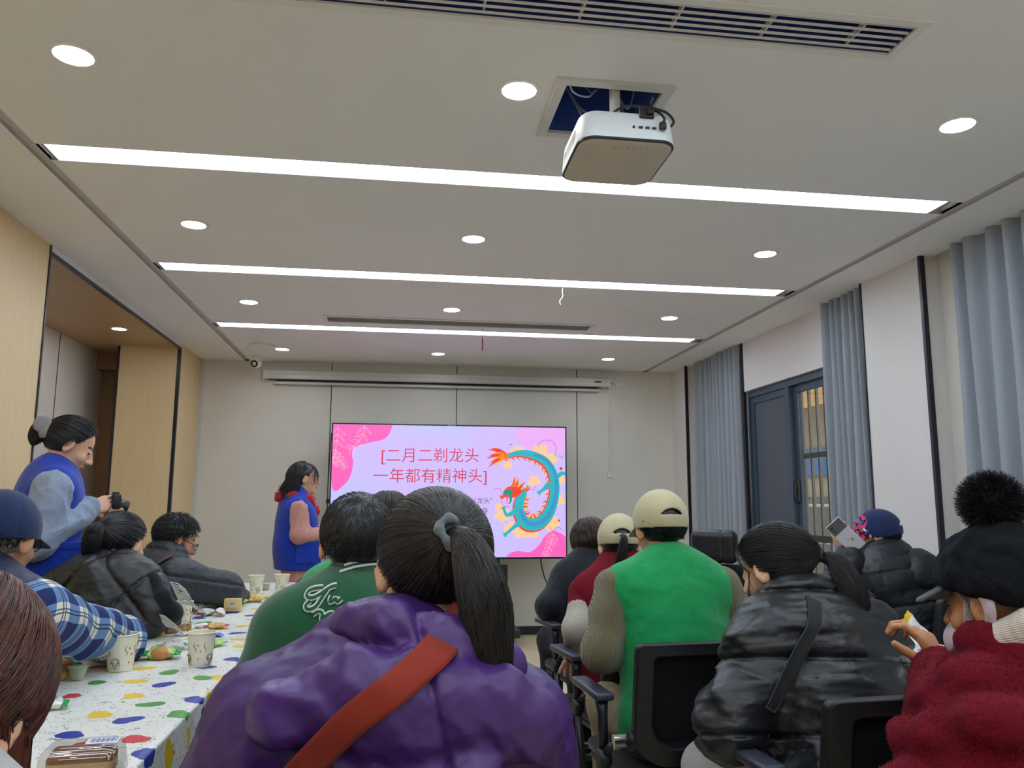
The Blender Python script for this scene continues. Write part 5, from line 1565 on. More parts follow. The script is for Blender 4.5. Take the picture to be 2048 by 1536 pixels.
packet(205, 1303, 0.3, 0.07, 0.06, 0.03, 'w_green', 'w_red', 'green and red bun packet left of the nearest paper cup', 16)
packet(428, 1294, 0.9, 0.08, 0.055, 0.024, 'w_green', 'w_lightgreen', 'green packet behind the paper cup at the table edge', 17)
packet(434, 1274, 0.1, 0.045, 0.035, 0.012, 'w_blue', 'w_blue', 'small blue sweet near the table edge by the varsity sleeve', 18)
# toast pack
p = atZ(356, 1266, ZT)
t = empty('toast_pack', (p.x, p.y, ZT+0.001), 0.08, 'golden toast slice pack lying in front of the paper cup by the scarf fringe', 'snack', 'wrapped snacks')
sdf_obj('toast', disp(boxs((0, 0, 0.020), (0.045, 0.022, 0.019), 0.008), folds(80, 0.0015, 5)), 0.0035, [M['cake_pale'], M['bread']], t, lambda C: ((np.abs(C[:, 0]) > 0.036) | (C[:, 2] < 0.006)).astype(np.int32))
mb = MB(); sweep_rings(mb, [[Vector((x, y, z)) for x, y in rbox_ring(0.048*s_, 0.025*s_, 0.008)] for s_, z in ((1, 0.0005), (1.0, 0.038), (0.9, 0.041))]); mb.build('film', M['clear'], t, angle=50)
packet(402, 1256, 0.55, 0.085, 0.026, 0.016, 'w_white', 'w_white', 'white stick shaped wafer packet beside the toast pack', 19)
packet(432, 1258, 0.35, 0.10, 0.045, 0.022, 'w_red', 'w_gold', 'red and gold bread packet right of the toast pack', 20)
packet(385, 1266, 0.2, 0.05, 0.035, 0.012, 'w_yellow', 'w_yellow', 'flat yellow wrapper in front of the toast pack', 21)
packet(366, 1272, 0.1, 0.07, 0.045, 0.014, 'w_silver', 'w_white', 'crumpled clear wrapper lying in front of the toast pack', 22)
packet(330, 1243, 0.4, 0.085, 0.05, 0.016, 'w_gold', 'w_gold', 'flat gold wrapper by the black puffer sleeve', 23)
packet(412, 1232, 1.0, 0.10, 0.06, 0.03, 'w_red', 'w_silver', 'silver bag with red ends in the snack pile behind the wafer', 24)
packet(440, 1232, 1.7, 0.09, 0.05, 0.03, 'w_red', 'w_white', 'red and white packet standing in the snack pile', 25, rx=0.5)
packet(392, 1222, 0.8, 0.08, 0.06, 0.034, 'w_silver', 'w_silver', 'clear silvery bag right of the paper cup by the scarf', 26)
for i, (x, y, w_) in enumerate(((408, 1214, 'left'), (424, 1210, 'middle'), (443, 1208, 'right'))):
    jelly(x, y, 'pale jelly cup, %s one of the three in the snack pile' % w_, 0.027, 0.040, 0.3*i)
# beige biscuit box with barcode
p = atZ(465, 1224, ZT)
t = empty('biscuit_pack', (p.x, p.y, ZT+0.001), -0.05, 'upright beige biscuit pack with printed barcode in the snack pile', 'snack')
mb = MB().box((-0.040, -0.012, 0), (0.040, 0.012, 0.062), bev=0.006); mb.build('box', simple('beige_carton', (220, 190, 124), 0.4, var=0.06), t, angle=40)
mb = MB().box((-0.012, -0.0128, 0.026), (0.010, -0.0121, 0.050), 0)
for k in range(7): mb.box((-0.010+k*0.003, -0.0131, 0.029), (-0.0085+k*0.003, -0.0128, 0.047), 1)
mb.build('barcode', [M['barcode_white'], M['seam']], t)
mb = MB()
for k in range(4): mb.tube([(-0.022+k*0.012+0.004*math.cos(a), -0.0125, 0.013+0.006*math.sin(a)) for a in [j*PI/5 for j in range(8)]], 0.0012, 5)
mb.build('lettering', M['bread'], t)
packet(482, 1208, 0.9, 0.08, 0.05, 0.024, 'w_green', 'w_lightgreen', 'bright green packet right of the beige biscuit pack', 27)
packet(502, 1200, 0.6, 0.08, 0.05, 0.03, 'w_yellow', 'w_gold', 'yellow snack packet by the black coat elbow', 28)
packet(511, 1204, 0.05, 0.10, 0.05, 0.024, 'w_gold', 'w_gold', 'flat tan biscuit packet in front of the left far cup', 29)
packet(545, 1199, 0.5, 0.09, 0.045, 0.02, 'w_gold', 'w_yellow', 'gold and yellow packet beside the green varsity jacket', 30)
packet(567, 1196, 0.2, 0.08, 0.045, 0.016, 'w_silver', 'w_gold', 'pale gold wrapper in front of the right far cup', 31)
jelly(531, 1180, 'small jelly cup between the two far paper cups', 0.026, 0.036)
packet(0, 0, 0.3, 0.11, 0.075, 0.035, 'w_gold', 'w_silver', 'silver and gold packet on the right table beside the fur coat', 32, xyz=(1.625, 2.40, ZT))
packet(0, 0, 0.9, 0.09, 0.06, 0.03, 'w_yellow', 'w_white', 'white and yellow packet at the left edge of the right table', 33, xyz=(1.62, 2.72, ZT))

# ------------------------------------------------------------------ chairs
M['mesh_net'] = fabric('black_chair_mesh', (18, 19, 23), 0.8, 700, 0.3, 0.1)
M['seat_cloth'] = fabric('black_seat_cloth', (22, 23, 27), 0.9, 700, 0.3, 0.2)
M['arm_plastic'] = simple('charcoal_arm_pad', (50, 52, 66), 0.4, var=0.05)
def make_chair():
    t = empty('training_chair', (0, 0, 0))
    t['category'] = 'chair'; t['group'] = 'black mesh back chairs'
    zb, zt_, yb = 0.50, 0.855, -0.215
    def ring(w, z0, z1, r0, r1, y):
        out = []
        for cx, cz, a0, r in ((w-r1, z1-r1, 0, r1), (-w+r1, z1-r1, 90, r1), (-w+r0, z0+r0, 180, r0), (w-r0, z0+r0, 270, r0)):
            for k in range(9):
                a = math.radians(a0+90*k/8); x, z = cx+r*math.cos(a), cz+r*math.sin(a)
                out.append(Vector((x, y-0.055*((z-zb)/(zt_-zb))+0.05*(x/0.24)**2, z)))
        return out
    o1, o2 = ring(0.232, zb, zt_, 0.10, 0.022, yb-0.018), ring(0.232, zb, zt_, 0.10, 0.022, yb+0.014)
    i1, i2 = ring(0.182, zb+0.055, zt_-0.036, 0.075, 0.02, yb-0.018), ring(0.182, zb+0.055, zt_-0.036, 0.075, 0.02, yb+0.014)
    m = MB(); n = len(o1); m.v = [tuple(p) for p in o1+o2+i1+i2]
    for j in range(n):
        k = (j+1) % n
        m.f += [(j, k, n+k, n+j), (2*n+k, 2*n+j, 3*n+j, 3*n+k), (k, j, 2*n+j, 2*n+k), (n+j, n+k, 3*n+k, 3*n+j)]; m.mi += [0]*4
    o = m.build('back_frame', M['black_plastic'], t, angle=35)
    bv = o.modifiers.new('b', 'BEVEL'); bv.width = 0.006; bv.segments = 2; bv.limit_method = 'ANGLE'
    m = MB(); a_, b_ = ring(0.184, zb+0.053, zt_-0.034, 0.075, 0.02, yb+0.002), ring(0.184, zb+0.053, zt_-0.034, 0.075, 0.02, yb+0.006)
    m.v = [tuple(p) for p in a_+b_]; m.f = [tuple(range(n)), tuple(range(2*n-1, n-1, -1))]+[(j, j+n, (j+1) % n+n, (j+1) % n) for j in range(n)]; m.mi = [0]*len(m.f)
    m.build('back_mesh', M['mesh_net'], t)
    MB().box((-0.225, -0.165, 0.415), (0.225, 0.29, 0.465), bev=0.022).build('seat', M['seat_cloth'], t, angle=50)
    MB().box((-0.215, -0.15, 0.395), (0.215, 0.275, 0.4145), bev=0.006).build('seat_pan', M['black_plastic'], t)
    for sx in (-1, 1):
        x = sx*0.29
        m = MB().box((x-0.030, -0.115, 0.668), (x+0.030, 0.155, 0.692), bev=0.009); m.build('armrest', M['arm_plastic'], t, angle=50)
        m = MB().tube([(x, -0.075, 0.668), (x, -0.085, 0.63), (x, -0.09, 0.51)], [0.022, 0.016, 0.015], 14); m.build('arm_post', M['black_metal'], t, smooth=True)
        m = MB().lathe([(0.001, -0.018), (0.026, -0.018), (0.030, -0.012), (0.030, 0.012), (0.026, 0.018), (0.001, 0.018)], 24, 0, Matrix.Translation((x, -0.09, 0.50)), 'X'); m.build('pivot', M['black_plastic'], t, angle=40)
        m = MB().lathe([(0.010, -0.022), (0.024, -0.022), (0.024, 0.022), (0.010, 0.022)], 28, 0, Matrix.Translation((sx*0.262, -0.155, 0.565)), 'X'); m.build('chrome_sleeve', M['chrome'], t, angle=40)
        t.children[-1]['label'] = 'chrome sleeve'
        m = MB().tube([(sx*0.24, -0.16, 0.565), (sx*0.212, -0.17, 0.568), (sx*0.185, -0.185, 0.572)], [0.028, 0.030, 0.024], 16).tube([(x, -0.10, 0.515), (sx*0.28, -0.14, 0.55)], 0.012, 10)
        m.build('hinge', M['black_plastic'], t, smooth=True)
        MB().tube([(x, -0.09, 0.50), (x, 0.02, 0.34), (x, 0.24, 0.02)], 0.0135, 12).tube([(x, 0.24, 0.022), (x, 0.245, 0.0)], 0.018, 12).build('leg', M['black_metal'], t, smooth=True)
        MB().tube([(x, -0.09, 0.50), (x, -0.13, 0.34), (x, -0.24, 0.02)], 0.0135, 12).tube([(x, -0.24, 0.022), (x, -0.245, 0.0)], 0.018, 12).build('leg', M['black_metal'], t, smooth=True)
    MB().tube([(-0.29, 0.035, 0.32), (0.29, 0.035, 0.32)], 0.012, 10).build('crossbar', M['black_metal'], t, smooth=True)
    MB().tube([(-0.29, -0.135, 0.33), (0.29, -0.135, 0.33)], 0.012, 10).build('crossbar', M['black_metal'], t, smooth=True)
    return t
chair0 = make_chair(); _first = [True]
def chair(x, y, rz, label):
    c_ = chair0 if _first[0] else copy_tree(chair0)
    _first[0] = False
    c_.location = (x, y, 0); c_.rotation_euler = (0, 0, math.radians(rz)); c_['label'] = label
    return c_
# ------------------------------------------------------------------ cloth materials
def knit(name, rgb, scale=90, strength=0.8, axis='X', var=0.15):
    n = NT(name); c = jitter(lin(*rgb), CLOTH_K); v = n.coord('Object')
    w = n.new('TexWave'); w.wave_type = 'BANDS'; w.bands_direction = axis; w.inputs['Scale'].default_value = scale/6.28
    w.inputs['Distortion'].default_value = 1.2; w.inputs['Detail'].default_value = 2; w.inputs['Detail Scale'].default_value = 3
    n.link(v, w.inputs['Vector'])
    n2 = n.noise(v, 260, 2).outputs[0]
    h = n.math('ADD', w.outputs['Fac'], n.math('MULTIPLY', n2, 0.7))
    n.base(n.ramp(h, [(0.35, jitter(c, 1-var*2)), (1.1/1.4, jitter(c, 1+var))])); n.setb(Roughness=0.95); n.b.inputs['Sheen Weight'].default_value = 0.3
    n.bump(h, strength, 0.004); return n.m
def plush(name, rgb, scale=170, var=0.25, strength=0.8, sheen=0.8):
    n = NT(name); c = jitter(lin(*rgb), CLOTH_K); v = n.coord('Object')
    f = n.noise(v, scale, 3, 0.6).outputs[0]; f2 = n.noise(v, 14, 3).outputs[0]
    k = n.math('ADD', n.math('MULTIPLY', f, 0.6), n.math('MULTIPLY', f2, 0.4))
    n.base(n.ramp(k, [(0.3, jitter(c, 1-var)), (0.7, jitter(c, 1+var))])); n.setb(Roughness=0.95)
    n.b.inputs['Sheen Weight'].default_value = sheen; n.b.inputs['Sheen Tint'].default_value = jitter(c, 1.6)
    n.b.inputs['Specular IOR Level'].default_value = 0.15
    n.bump(f, strength, 0.003); return n.m
M['c_green_vest'] = fabric('bright_green_vest', (22, 168, 92), 0.75, 700, 0.2, 0.25, 0.08, 0.25, 9)
M['c_olive_knit'] = knit('olive_rib_knit', (132, 122, 84), 300, 0.9, 'X')
M['c_khaki'] = fabric('khaki_twill', (164, 142, 106), 0.85, 700, 0.25, 0.2, 0.1, 0.2, 14)
M['c_capbeige'] = fabric('beige_cap_cotton', (226, 212, 172), 0.85, 900, 0.3, 0.2, 0.06)
M['c_black_puffer'] = nylon('black_puffer_shell', (38, 39, 43), 0.40, 0.55, 9)
M['c_black_down'] = nylon('black_down_shell', (34, 36, 42), 0.5, 0.4, 13)
M['c_dark_puffer'] = nylon('charcoal_puffer_shell', (56, 59, 66), 0.48, 0.5, 16)
M['c_purple'] = nylon('purple_puffer_shell', (76, 38, 116), 0.42, 0.4, 6)
M['c_purple_hood'] = nylon('purple_hood_shell', (86, 46, 127), 0.42, 0.4, 7)
M['c_red_strap'] = fabric('rust_red_webbing', (160, 54, 36), 0.7, 900, 0.4, 0.1, 0.08)
M['c_varsity'] = fabric('bottle_green_wool', (22, 94, 58), 0.9, 900, 0.3, 0.4, 0.1, 0.12, 8)
M['c_varsity_rib'] = knit('bottle_green_rib', (24, 88, 56), 500, 0.6, 'X')
M['c_white_trim'] = fabric('white_chenille', (228, 230, 226), 0.9, 600, 0.5, 0.3, 0.04)
M['c_blue_vest'] = fabric('royal_blue_vest', (24, 66, 196), 0.65, 700, 0.2, 0.2, 0.08, 0.22, 10)
M['c_sweat'] = fabric('pale_blue_sweatshirt', (166, 180, 204), 0.9, 800, 0.25, 0.3, 0.05, 0.3, 9)
M['c_jeans'] = fabric('light_denim', (126, 148, 172), 0.9, 900, 0.3, 0.1, 0.15)
M['c_dark_jeans'] = fabric('dark_trousers', (34, 36, 44), 0.9, 900, 0.3, 0.1, 0.15)
M['c_pink'] = fabric('dusty_pink_cloth', (226, 164, 150), 0.85, 800, 0.2, 0.3, 0.05, 0.3, 9)
M['c_red_scarf'] = fabric('red_scarf', (214, 34, 62), 0.7, 500, 0.3, 0.3, 0.15, 0.3, 18)
M['c_navy'] = fabric('navy_cotton', (34, 52, 96), 0.8, 900, 0.25, 0.2, 0.12, 0.12, 12)
M['c_navy_vest'] = nylon('navy_padded_vest', (30, 40, 72), 0.5, 0.4, 12)
M['c_black_jacket'] = fabric('black_jacket', (30, 33, 42), 0.75, 700, 0.25, 0.15, 0.1, 0.3, 10)
M['c_maroon_fleece'] = plush('maroon_fleece', (132, 28, 44), 220, 0.2, 0.7, 0.4)
M['c_cream_fleece'] = plush('cream_fleece', (214, 202, 188), 220, 0.12, 0.8, 0.3)
M['c_fur'] = plush('maroon_fur', (116, 16, 34), 130, 0.3, 0.9, 0.5)
M['c_fur_hair'] = hairmat('maroon_fur_hair', (92, 10, 26), (124, 20, 40), 0.8)
M['c_black_wool'] = plush('black_fuzzy_wool', (24, 26, 32), 120, 0.3, 1.0, 0.25)
M['c_cream_knit'] = knit('cream_knit_scarf', (240, 222, 204), 700, 0.5, 'Z', 0.04)
M['c_mask'] = fabric('pale_pink_mask', (226, 206, 214), 0.8, 900, 0.2, 0.2, 0.03)
M['c_white'] = fabric('white_coat', (206, 202, 198), 0.9, 500, 0.3, 0.3, 0.06)
M['c_shoe'] = fabric('black_shoe', (20, 20, 22), 0.7, 400, 0.3, 0.1, 0.1)
M['frame_metal'] = simple('dark_glasses_frame', (40, 38, 40), 0.3, metal=0.6)
M['tie_grey'] = fabric('grey_hair_tie', (120, 128, 130), 0.9, 300, 0.6, 0.2, 0.2)
def plaid_mat(d1, d2):
    n = NT('blue_plaid_flannel'); v = n.new('TexCoord').outputs['Object']
    def band(d, per, off):
        dt = n.new('VectorMath', operation='DOT_PRODUCT'); n.link(v, dt.inputs[0]); dt.inputs[1].default_value = tuple(d)
        return n.math('FRACT', n.math('ADD', n.math('DIVIDE', dt.outputs['Value'], per), off))
    a, b = band(d1, 0.105, 0.1), band(d2, 0.085, 0.3)
    def st_(x, lo, hi): return n.math('MULTIPLY', n.math('GREATER_THAN', x, lo), n.math('LESS_THAN', x, hi))
    A, B = st_(a, 0.0, 0.46), st_(b, 0.0, 0.46)
    s_ = n.math('MULTIPLY', n.math('ADD', A, B), 0.5)
    col = n.ramp(s_, [(0.0, lin(26, 40, 96)), (0.25, lin(104, 136, 178)), (0.75, lin(226, 222, 204))], 'CONSTANT')
    L = n.math('MAXIMUM', n.math('MAXIMUM', st_(a, 0.17, 0.21), st_(a, 0.26, 0.30)), n.math('MAXIMUM', st_(b, 0.17, 0.21), st_(b, 0.26, 0.30)))
    n.base(n.mix(n.math('MULTIPLY', L, 0.85), col, lin(22, 34, 84))); n.setb(Roughness=0.9)
    n.bump(n.noise(v, 12, 4, 0.5, 1.0).outputs[0], 0.35, 0.02); return n.m
def floral_mat():
    n = NT('floral_cap_print'); v = n.coord('Object')
    vo = n.new('TexVoronoi'); vo.inputs['Scale'].default_value = 75; n.link(v, vo.inputs['Vector'])
    se_ = n.new('SeparateColor'); n.link(vo.outputs['Color'], se_.inputs[0])
    c = n.ramp(se_.outputs[0], [(0, lin(26, 24, 40)), (0.28, lin(214, 44, 110)), (0.52, lin(236, 196, 206)), (0.64, lin(40, 130, 70)), (0.76, lin(20, 20, 36)), (0.9, lin(60, 90, 200))], 'CONSTANT')
    n.base(c); n.setb(Roughness=0.8); return n.m

# ------------------------------------------------------------------ collars and hoods
def collar(p, r=0.03, rad=0.075, z0=-0.02, z1=0.055, back=0.0, th=0.012):
    """standing collar round the neck"""
    a = p.N+np.array([0, 0.005+back, z0]); b = a+unit(p.hp((0, -0.01, -0.06))-p.N)*(z1-z0)
    return cone(a, b, rad+r, rad+r*0.6)
def ring_tube(p, pts, r, k=0.03):
    q = [cone(pts[i], pts[i+1], r[i], r[i+1]) for i in range(len(pts)-1)]
    return uni(k, *q)

# ================================================================== the people
# --- right block, front to back -------------------------------------------------
# man in the green vest
g = Person('seated man in a bright green vest, beige cap and olive knit sleeves', atY(1320, 1060, 2.75), 0, lean=0.15,
           headpose=(4, 10, 0), skin='skin_tan', sh=0.182, build=1.12, shdrop=0.05, neck=(0, -0.06, -0.15),
           elbows={-1: (-0.25, 0.02, 0.79), 1: (0.275, 0.06, 0.79)}, wrists={-1: (-0.13, 0.27, 0.72), 1: (0.13, 0.27, 0.72)})
g.body()
gfold = lambda P: folds(14, 0.008, 3, (1, 1, 1.5))(P)+folds(34, 0.0028, 103, (0.7, 1, 1.6), 0.7)(P)
vs_ = uni(0.03, g.torso(0.030), cone(g.N-g.sp*0.06, g.N+g.sp*0.0, 0.10, 0.074))
g.part('vest', inter(disp(vs_, gfold), half((0, 0, -1), -0.50), 0.01), M['c_green_vest'])
for k in (-1, 1):
    g.part('sleeve', disp(g.arm(k, 0.020), folds(38, 0.004, 5, (1, 1, 1.8))), M['c_olive_knit'])
g.haircap(M['hair_black']); g.short_hair(M['hair_black'], 1500, length=0.18, cond=lambda D: D[:, 2] < -0.12)
g.baseball_cap([M['c_capbeige']], name='cap', t=0.015)
g.glasses(M['frame_metal'])
g.trousers(M['c_khaki']); g.shoes(M['c_shoe'])
chair(g.root.location.x+0.0, g.root.location.y+0.0, 4, 'black mesh back chair carrying the man in the bright green vest')

# woman in the maroon fleece jacket
m_ = Person('seated woman in a maroon fleece jacket with cream sleeve panel, beige cap and ponytail', atY(1238, 1093, 3.4), -4, lean=0.16,
            headpose=(-4, 12, 0), sh=0.155, neck=(0, -0.055, -0.15),
            elbows={-1: (-0.205, 0.0, 0.76), 1: (0.23, 0.06, 0.76)}, wrists={-1: (-0.19, 0.18, 0.64), 1: (0.12, 0.25, 0.70)})
m_.body()
jk = uni(0.04, m_.torso(0.040), collar(m_, 0.028, 0.07))
m_.part('jacket', inter(disp(jk, folds(24, 0.006, 8)), half((0, 0, -1), -0.50), 0.02), M['c_maroon_fleece'])
for k in (-1, 1):
    cut = m_.S[k]+(m_.E[k]-m_.S[k])*0.35
    def slot(C, k=k):
        ax = V3(m_.E[k]-m_.S[k]); t_ = ((C-V3(m_.S[k]))@ax)/(ax@ax); return ((t_ > 0.45) & (C[:, 1] < 0.10)).astype(np.int32)
    m_.part('sleeve', disp(m_.arm(k, 0.020), folds(30, 0.004, 4)), [M['c_maroon_fleece'], M['c_cream_fleece']], slot=slot)
    w = m_.E[k]+(m_.Wr[k]-m_.E[k])*0.96; ax = unit(m_.Wr[k]-m_.E[k])
    def cslot(C, w=w, ax=ax): return (np.abs((((C-V3(w))@V3(ax))/0.014) % 1.0-0.5) < 0.25).astype(np.int32)
    m_.part('cuff', cone(w-ax*0.035, w+ax*0.01, 0.045, 0.040), [M['c_maroon_fleece'], M['c_white_trim']], 0.005, cslot)
m_.part('waistband', inter(ell(m_.P+np.array([0, 0, -0.045]), (0.212, 0.172, 0.06)), half((0, 0, 1), 0.545)), [M['c_maroon_fleece'], M['c_white_trim']], 0.007,
        lambda C: (np.abs(C[:, 2]-0.508) < 0.006).astype(np.int32))
m_.haircap(M['hair_black'])
m_.tied_hair(M['hair_black'], (0, -0.122, 0.03), [(0.0, -0.16, 0.0), (-0.02, -0.145, -0.09), (-0.05, -0.12, -0.20), (-0.07, -0.10, -0.30)], n=700, rad=0.024, lift=0.002, cond=lambda D: (D[:, 2] < -0.1) & (D[:, 1] < 0.1))
m_.baseball_cap([M['c_capbeige']], name='cap', t=0.014)
m_.trousers(M['c_dark_jeans']); m_.shoes(M['c_shoe'])
chair(m_.root.location.x+0.03, m_.root.location.y, 8, 'black mesh back chair carrying the woman in the maroon fleece jacket')

# person in the plain black jacket at the front
b_ = Person('seated person with short brown hair and plain black jacket, beyond the maroon fleece', atY(1178, 1084, 4.2), 10, lean=0.18,
            headpose=(16, 8, 0), sh=0.165, neck=(0, -0.055, -0.15),
            elbows={-1: (-0.265, 0.06, 0.76), 1: (0.24, 0.08, 0.77)}, wrists={-1: (-0.12, 0.26, 0.70), 1: (0.10, 0.27, 0.70)})
b_.body()
jk = uni(0.04, b_.torso(0.038), collar(b_, 0.026, 0.07), b_.arm(1, 0.028), b_.arm(-1, 0.028))
b_.part('jacket', inter(disp(jk, folds(24, 0.007, 18)), half((0, 0, -1), -0.49), 0.02), M['c_black_jacket'])
b_.haircap(M['hair_darkbrown'], 0.010)
b_.long_hair(M['hair_darkbrown'], 0.06, n=1500, wav=0.003, tuck=0.25, r=0.0014)
b_.trousers(M['c_dark_jeans']); b_.shoes(M['c_shoe'])
chair(b_.root.location.x+0.0, b_.root.location.y, 8, 'black mesh back chair carrying the person in the plain black jacket')

# woman with ponytail in the shiny black puffer
q = Person('woman with a low ponytail in a shiny black puffer jacket, head bowed', atY(1548, 1140, 2.15), 16, lean=0.26,
           headpose=(16, 20, 0), sh=0.175, neck=(0.05, -0.085, -0.125), build=1.05,
           elbows={-1: (-0.27, 0.14, 0.72), 1: (0.28, 0.12, 0.74)}, wrists={-1: (-0.12, 0.34, 0.72), 1: (0.12, 0.34, 0.74)})
q.body()
qt = q.torso(0.052, (0.150, 0.016, 0.38))
qj = uni(0.045, qt, uni(0.02, cone(q.N+np.array([-0.08, 0.03, -0.01]), q.N+np.array([0.0, -0.055, 0.01]), 0.055, 0.055), cone(q.N+np.array([0.0, -0.055, 0.01]), q.N+np.array([0.09, 0.03, -0.02]), 0.055, 0.05)),
         q.arm(1, 0.046, (0.13, 0.013)), q.arm(-1, 0.046, (0.13, 0.013)))
qj = disp(qj, lambda P: folds(18, 0.009, 21, (0.5, 1, 1.9), 0.8)(P)+folds(50, 0.0026, 22, (0.5, 1, 1.9), 0.6)(P)+seams((0.12, 0.25, 1), 0.175, 0.010, 0.006, 0.12, 0.010)(P))
q.part('jacket', inter(qj, half((0, 0, -1), -0.47), 0.03), M['c_black_puffer'], 0.006)
qc = sub(ring_tube(q, [q.N+np.array(v) for v in ((-0.115, 0.085, -0.015), (-0.105, 0.0, 0.015), (-0.05, -0.070, 0.030), (0.04, -0.085, 0.020), (0.11, -0.02, 0.0), (0.12, 0.06, -0.03))], [0.034, 0.040, 0.044, 0.044, 0.040, 0.034]), cone(q.N-np.array([0, 0, 0.02]), q.hp((0, 0, -0.08)), 0.062, 0.064), 0.01)
q.part('collar', disp(qc, folds(30, 0.006, 23, (1, 1, 1.5), 0.8)), M['c_black_puffer'], 0.005)
q.haircap(M['hair_black'], 0.006)
q.tied_hair(M['hair_black'], (0.03, -0.128, 0.0), [(0.045, -0.16, -0.03), (0.055, -0.165, -0.12), (0.05, -0.13, -0.20), (0.04, -0.11, -0.255)], n=4600, rad=0.040, r=0.00075, wav=0.006)
q.part('hair_tie', place(ell((0, 0, 0), (0.021, 0.013, 0.021)), q.Hr, q.hp((0.032, -0.133, 0.0))), M['black_plastic'], 0.004)
q.long_hair(M['hair_black'], 0.07, n=60, part=(0.2, 0.7, 0.6), r=0.0009, cond=lambda D: (D[:, 1] > 0.25) & (D[:, 0] < -0.2), spread=1.12)
q.strap('bag_strap', qj, [q.lp(1668, 1200, 1.9), q.lp(1622, 1300, 1.86), q.lp(1566, 1430, 1.84)], 0.026, fabric('black_bag_strap', (30, 31, 34), 0.7), (0, 1, 0), lift=0.004)
q.trousers(M['c_white']); q.shoes(M['c_shoe'])
chair(1.13, q.root.location.y-0.01, 4, 'black mesh back chair in the foreground, carrying the woman in the shiny black puffer')

# person with the floral cap, phone in hand
fl_ = Person('person in a floral fronted navy cap and hooded black coat, holding up a phone', atY(1755, 1076, 3.7), 40, lean=0.14,
             headpose=(14, 14, 0), sh=0.165, neck=(0, -0.055, -0.15), skin='skin_tan', h=0.006,
             elbows={-1: atY(1668, 1185, 3.50), 1: (0.24, 0.12, 0.80)}, wrists={-1: atY(1702, 1108, 3.46), 1: (0.10, 0.32, 0.80)},
             hands={-1: dict(d=None, n=None)})
d_ = fl_.dirl((-0.45, 0.0, 0.80)); n_ = fl_.dirl((0.75, 0.35, 0.45))
fl_.hands[-1] = dict(d=d_, n=n_, side=-1, curl=(0.55, 0.6, 0.65, 0.7), thumb=0.3, k=1.0)
fl_.body(0.0045)
ft = uni(0.04, fl_.torso(0.066, (0.16, 0.012, 0.2)), fl_.arm(1, 0.040, (0.14, 0.010)), fl_.arm(-1, 0.036, (0.14, 0.010), 0.93))
ft = disp(ft, lambda P: folds(20, 0.006, 31, (1, 1, 1.6))(P)+folds(55, 0.0022, 32, (0.7, 1, 1.7), 0.6)(P)+seams((0, 0.2, 1), 0.16, 0.008, 0.006, 0.1, 0.006)(P))
fl_.part('coat', inter(ft, half((0, 0, -1), -0.47), 0.03), M['c_black_down'])
hd = uni(0.05, ell(fl_.N+np.array([0.03, -0.12, -0.01]), (0.19, 0.10, 0.115)), ring_tube(fl_, [fl_.N+np.array(v) for v in ((-0.11, 0.06, -0.01), (-0.09, -0.04, 0.03), (0, -0.095, 0.045), (0.10, -0.04, 0.04), (0.11, 0.06, 0.0))], [0.035, 0.045, 0.05, 0.045, 0.035]))
fl_.part('hood', disp(hd, lambda P: folds(22, 0.008, 33, (1, 1, 1.5))(P)+folds(50, 0.003, 34, (1, 1, 1.3), 0.6)(P)), M['c_black_down'])
fl_.haircap(M['hair_soft']); fl_.short_hair(M['hair_soft'], 700, length=0.18, cond=lambda D: D[:, 2] < -0.12)
fl_.baseball_cap([M['c_navy'], floral_mat()], t=0.015, name='cap',
                 slot=lambda C: ((((C-V3(fl_.Hc))@fl_.Hr.astype(f32))[:, 1] > 0.018)).astype(np.int32))
fl_.trousers(M['c_dark_jeans']); fl_.shoes(M['c_shoe'])
chair(fl_.root.location.x, fl_.root.location.y, 30, 'black mesh back chair behind the right table, carrying the person in the floral cap')
# the phone
c0 = atY(1691, 1071, 3.43)
ph = empty('smartphone', c0, 0, 'two tone grey smartphone held up by the person in the floral cap', 'phone')
R0 = Matrix.Rotation(math.radians(-22), 4, 'Z') @ Matrix.Rotation(math.radians(8), 4, 'X') @ Matrix.Rotation(math.radians(-44), 4, 'Y')
MB().box((-0.039, -0.004, -0.082), (0.039, 0.004, 0.082), 0, R0, 0.0035).build('body', simple('phone_silver', (206, 206, 212), 0.3), ph, angle=40)
MB().box((-0.037, -0.0052, 0.026), (0.037, -0.0040, 0.080), 0, R0).build('back_panel', simple('phone_dark_back', (70, 74, 78), 0.3), ph)
MB().box((-0.037, -0.0050, -0.080), (0.037, -0.0040, 0.0255), 0, R0).build('case_panel', simple('phone_case_grey', (178, 176, 186), 0.5, var=0.06), ph)
mb = MB()
for z in (0.045, 0.062): mb.lathe([(0.001, -0.0075), (0.006, -0.0075), (0.0065, -0.005), (0.001, -0.005)], 16, 0, R0 @ Matrix.Translation((-0.022, 0, z)), 'Y')
mb.build('camera_lenses', M['black_plastic'], ph)
MB().lathe([(0.001, -0.0062), (0.007, -0.0062), (0.007, -0.0048), (0.001, -0.0048)], 12, 0, R0 @ Matrix.Translation((0.010, 0, -0.030)), 'Y').build('sticker', simple('green_sticker', (70, 150, 50), 0.5), ph)

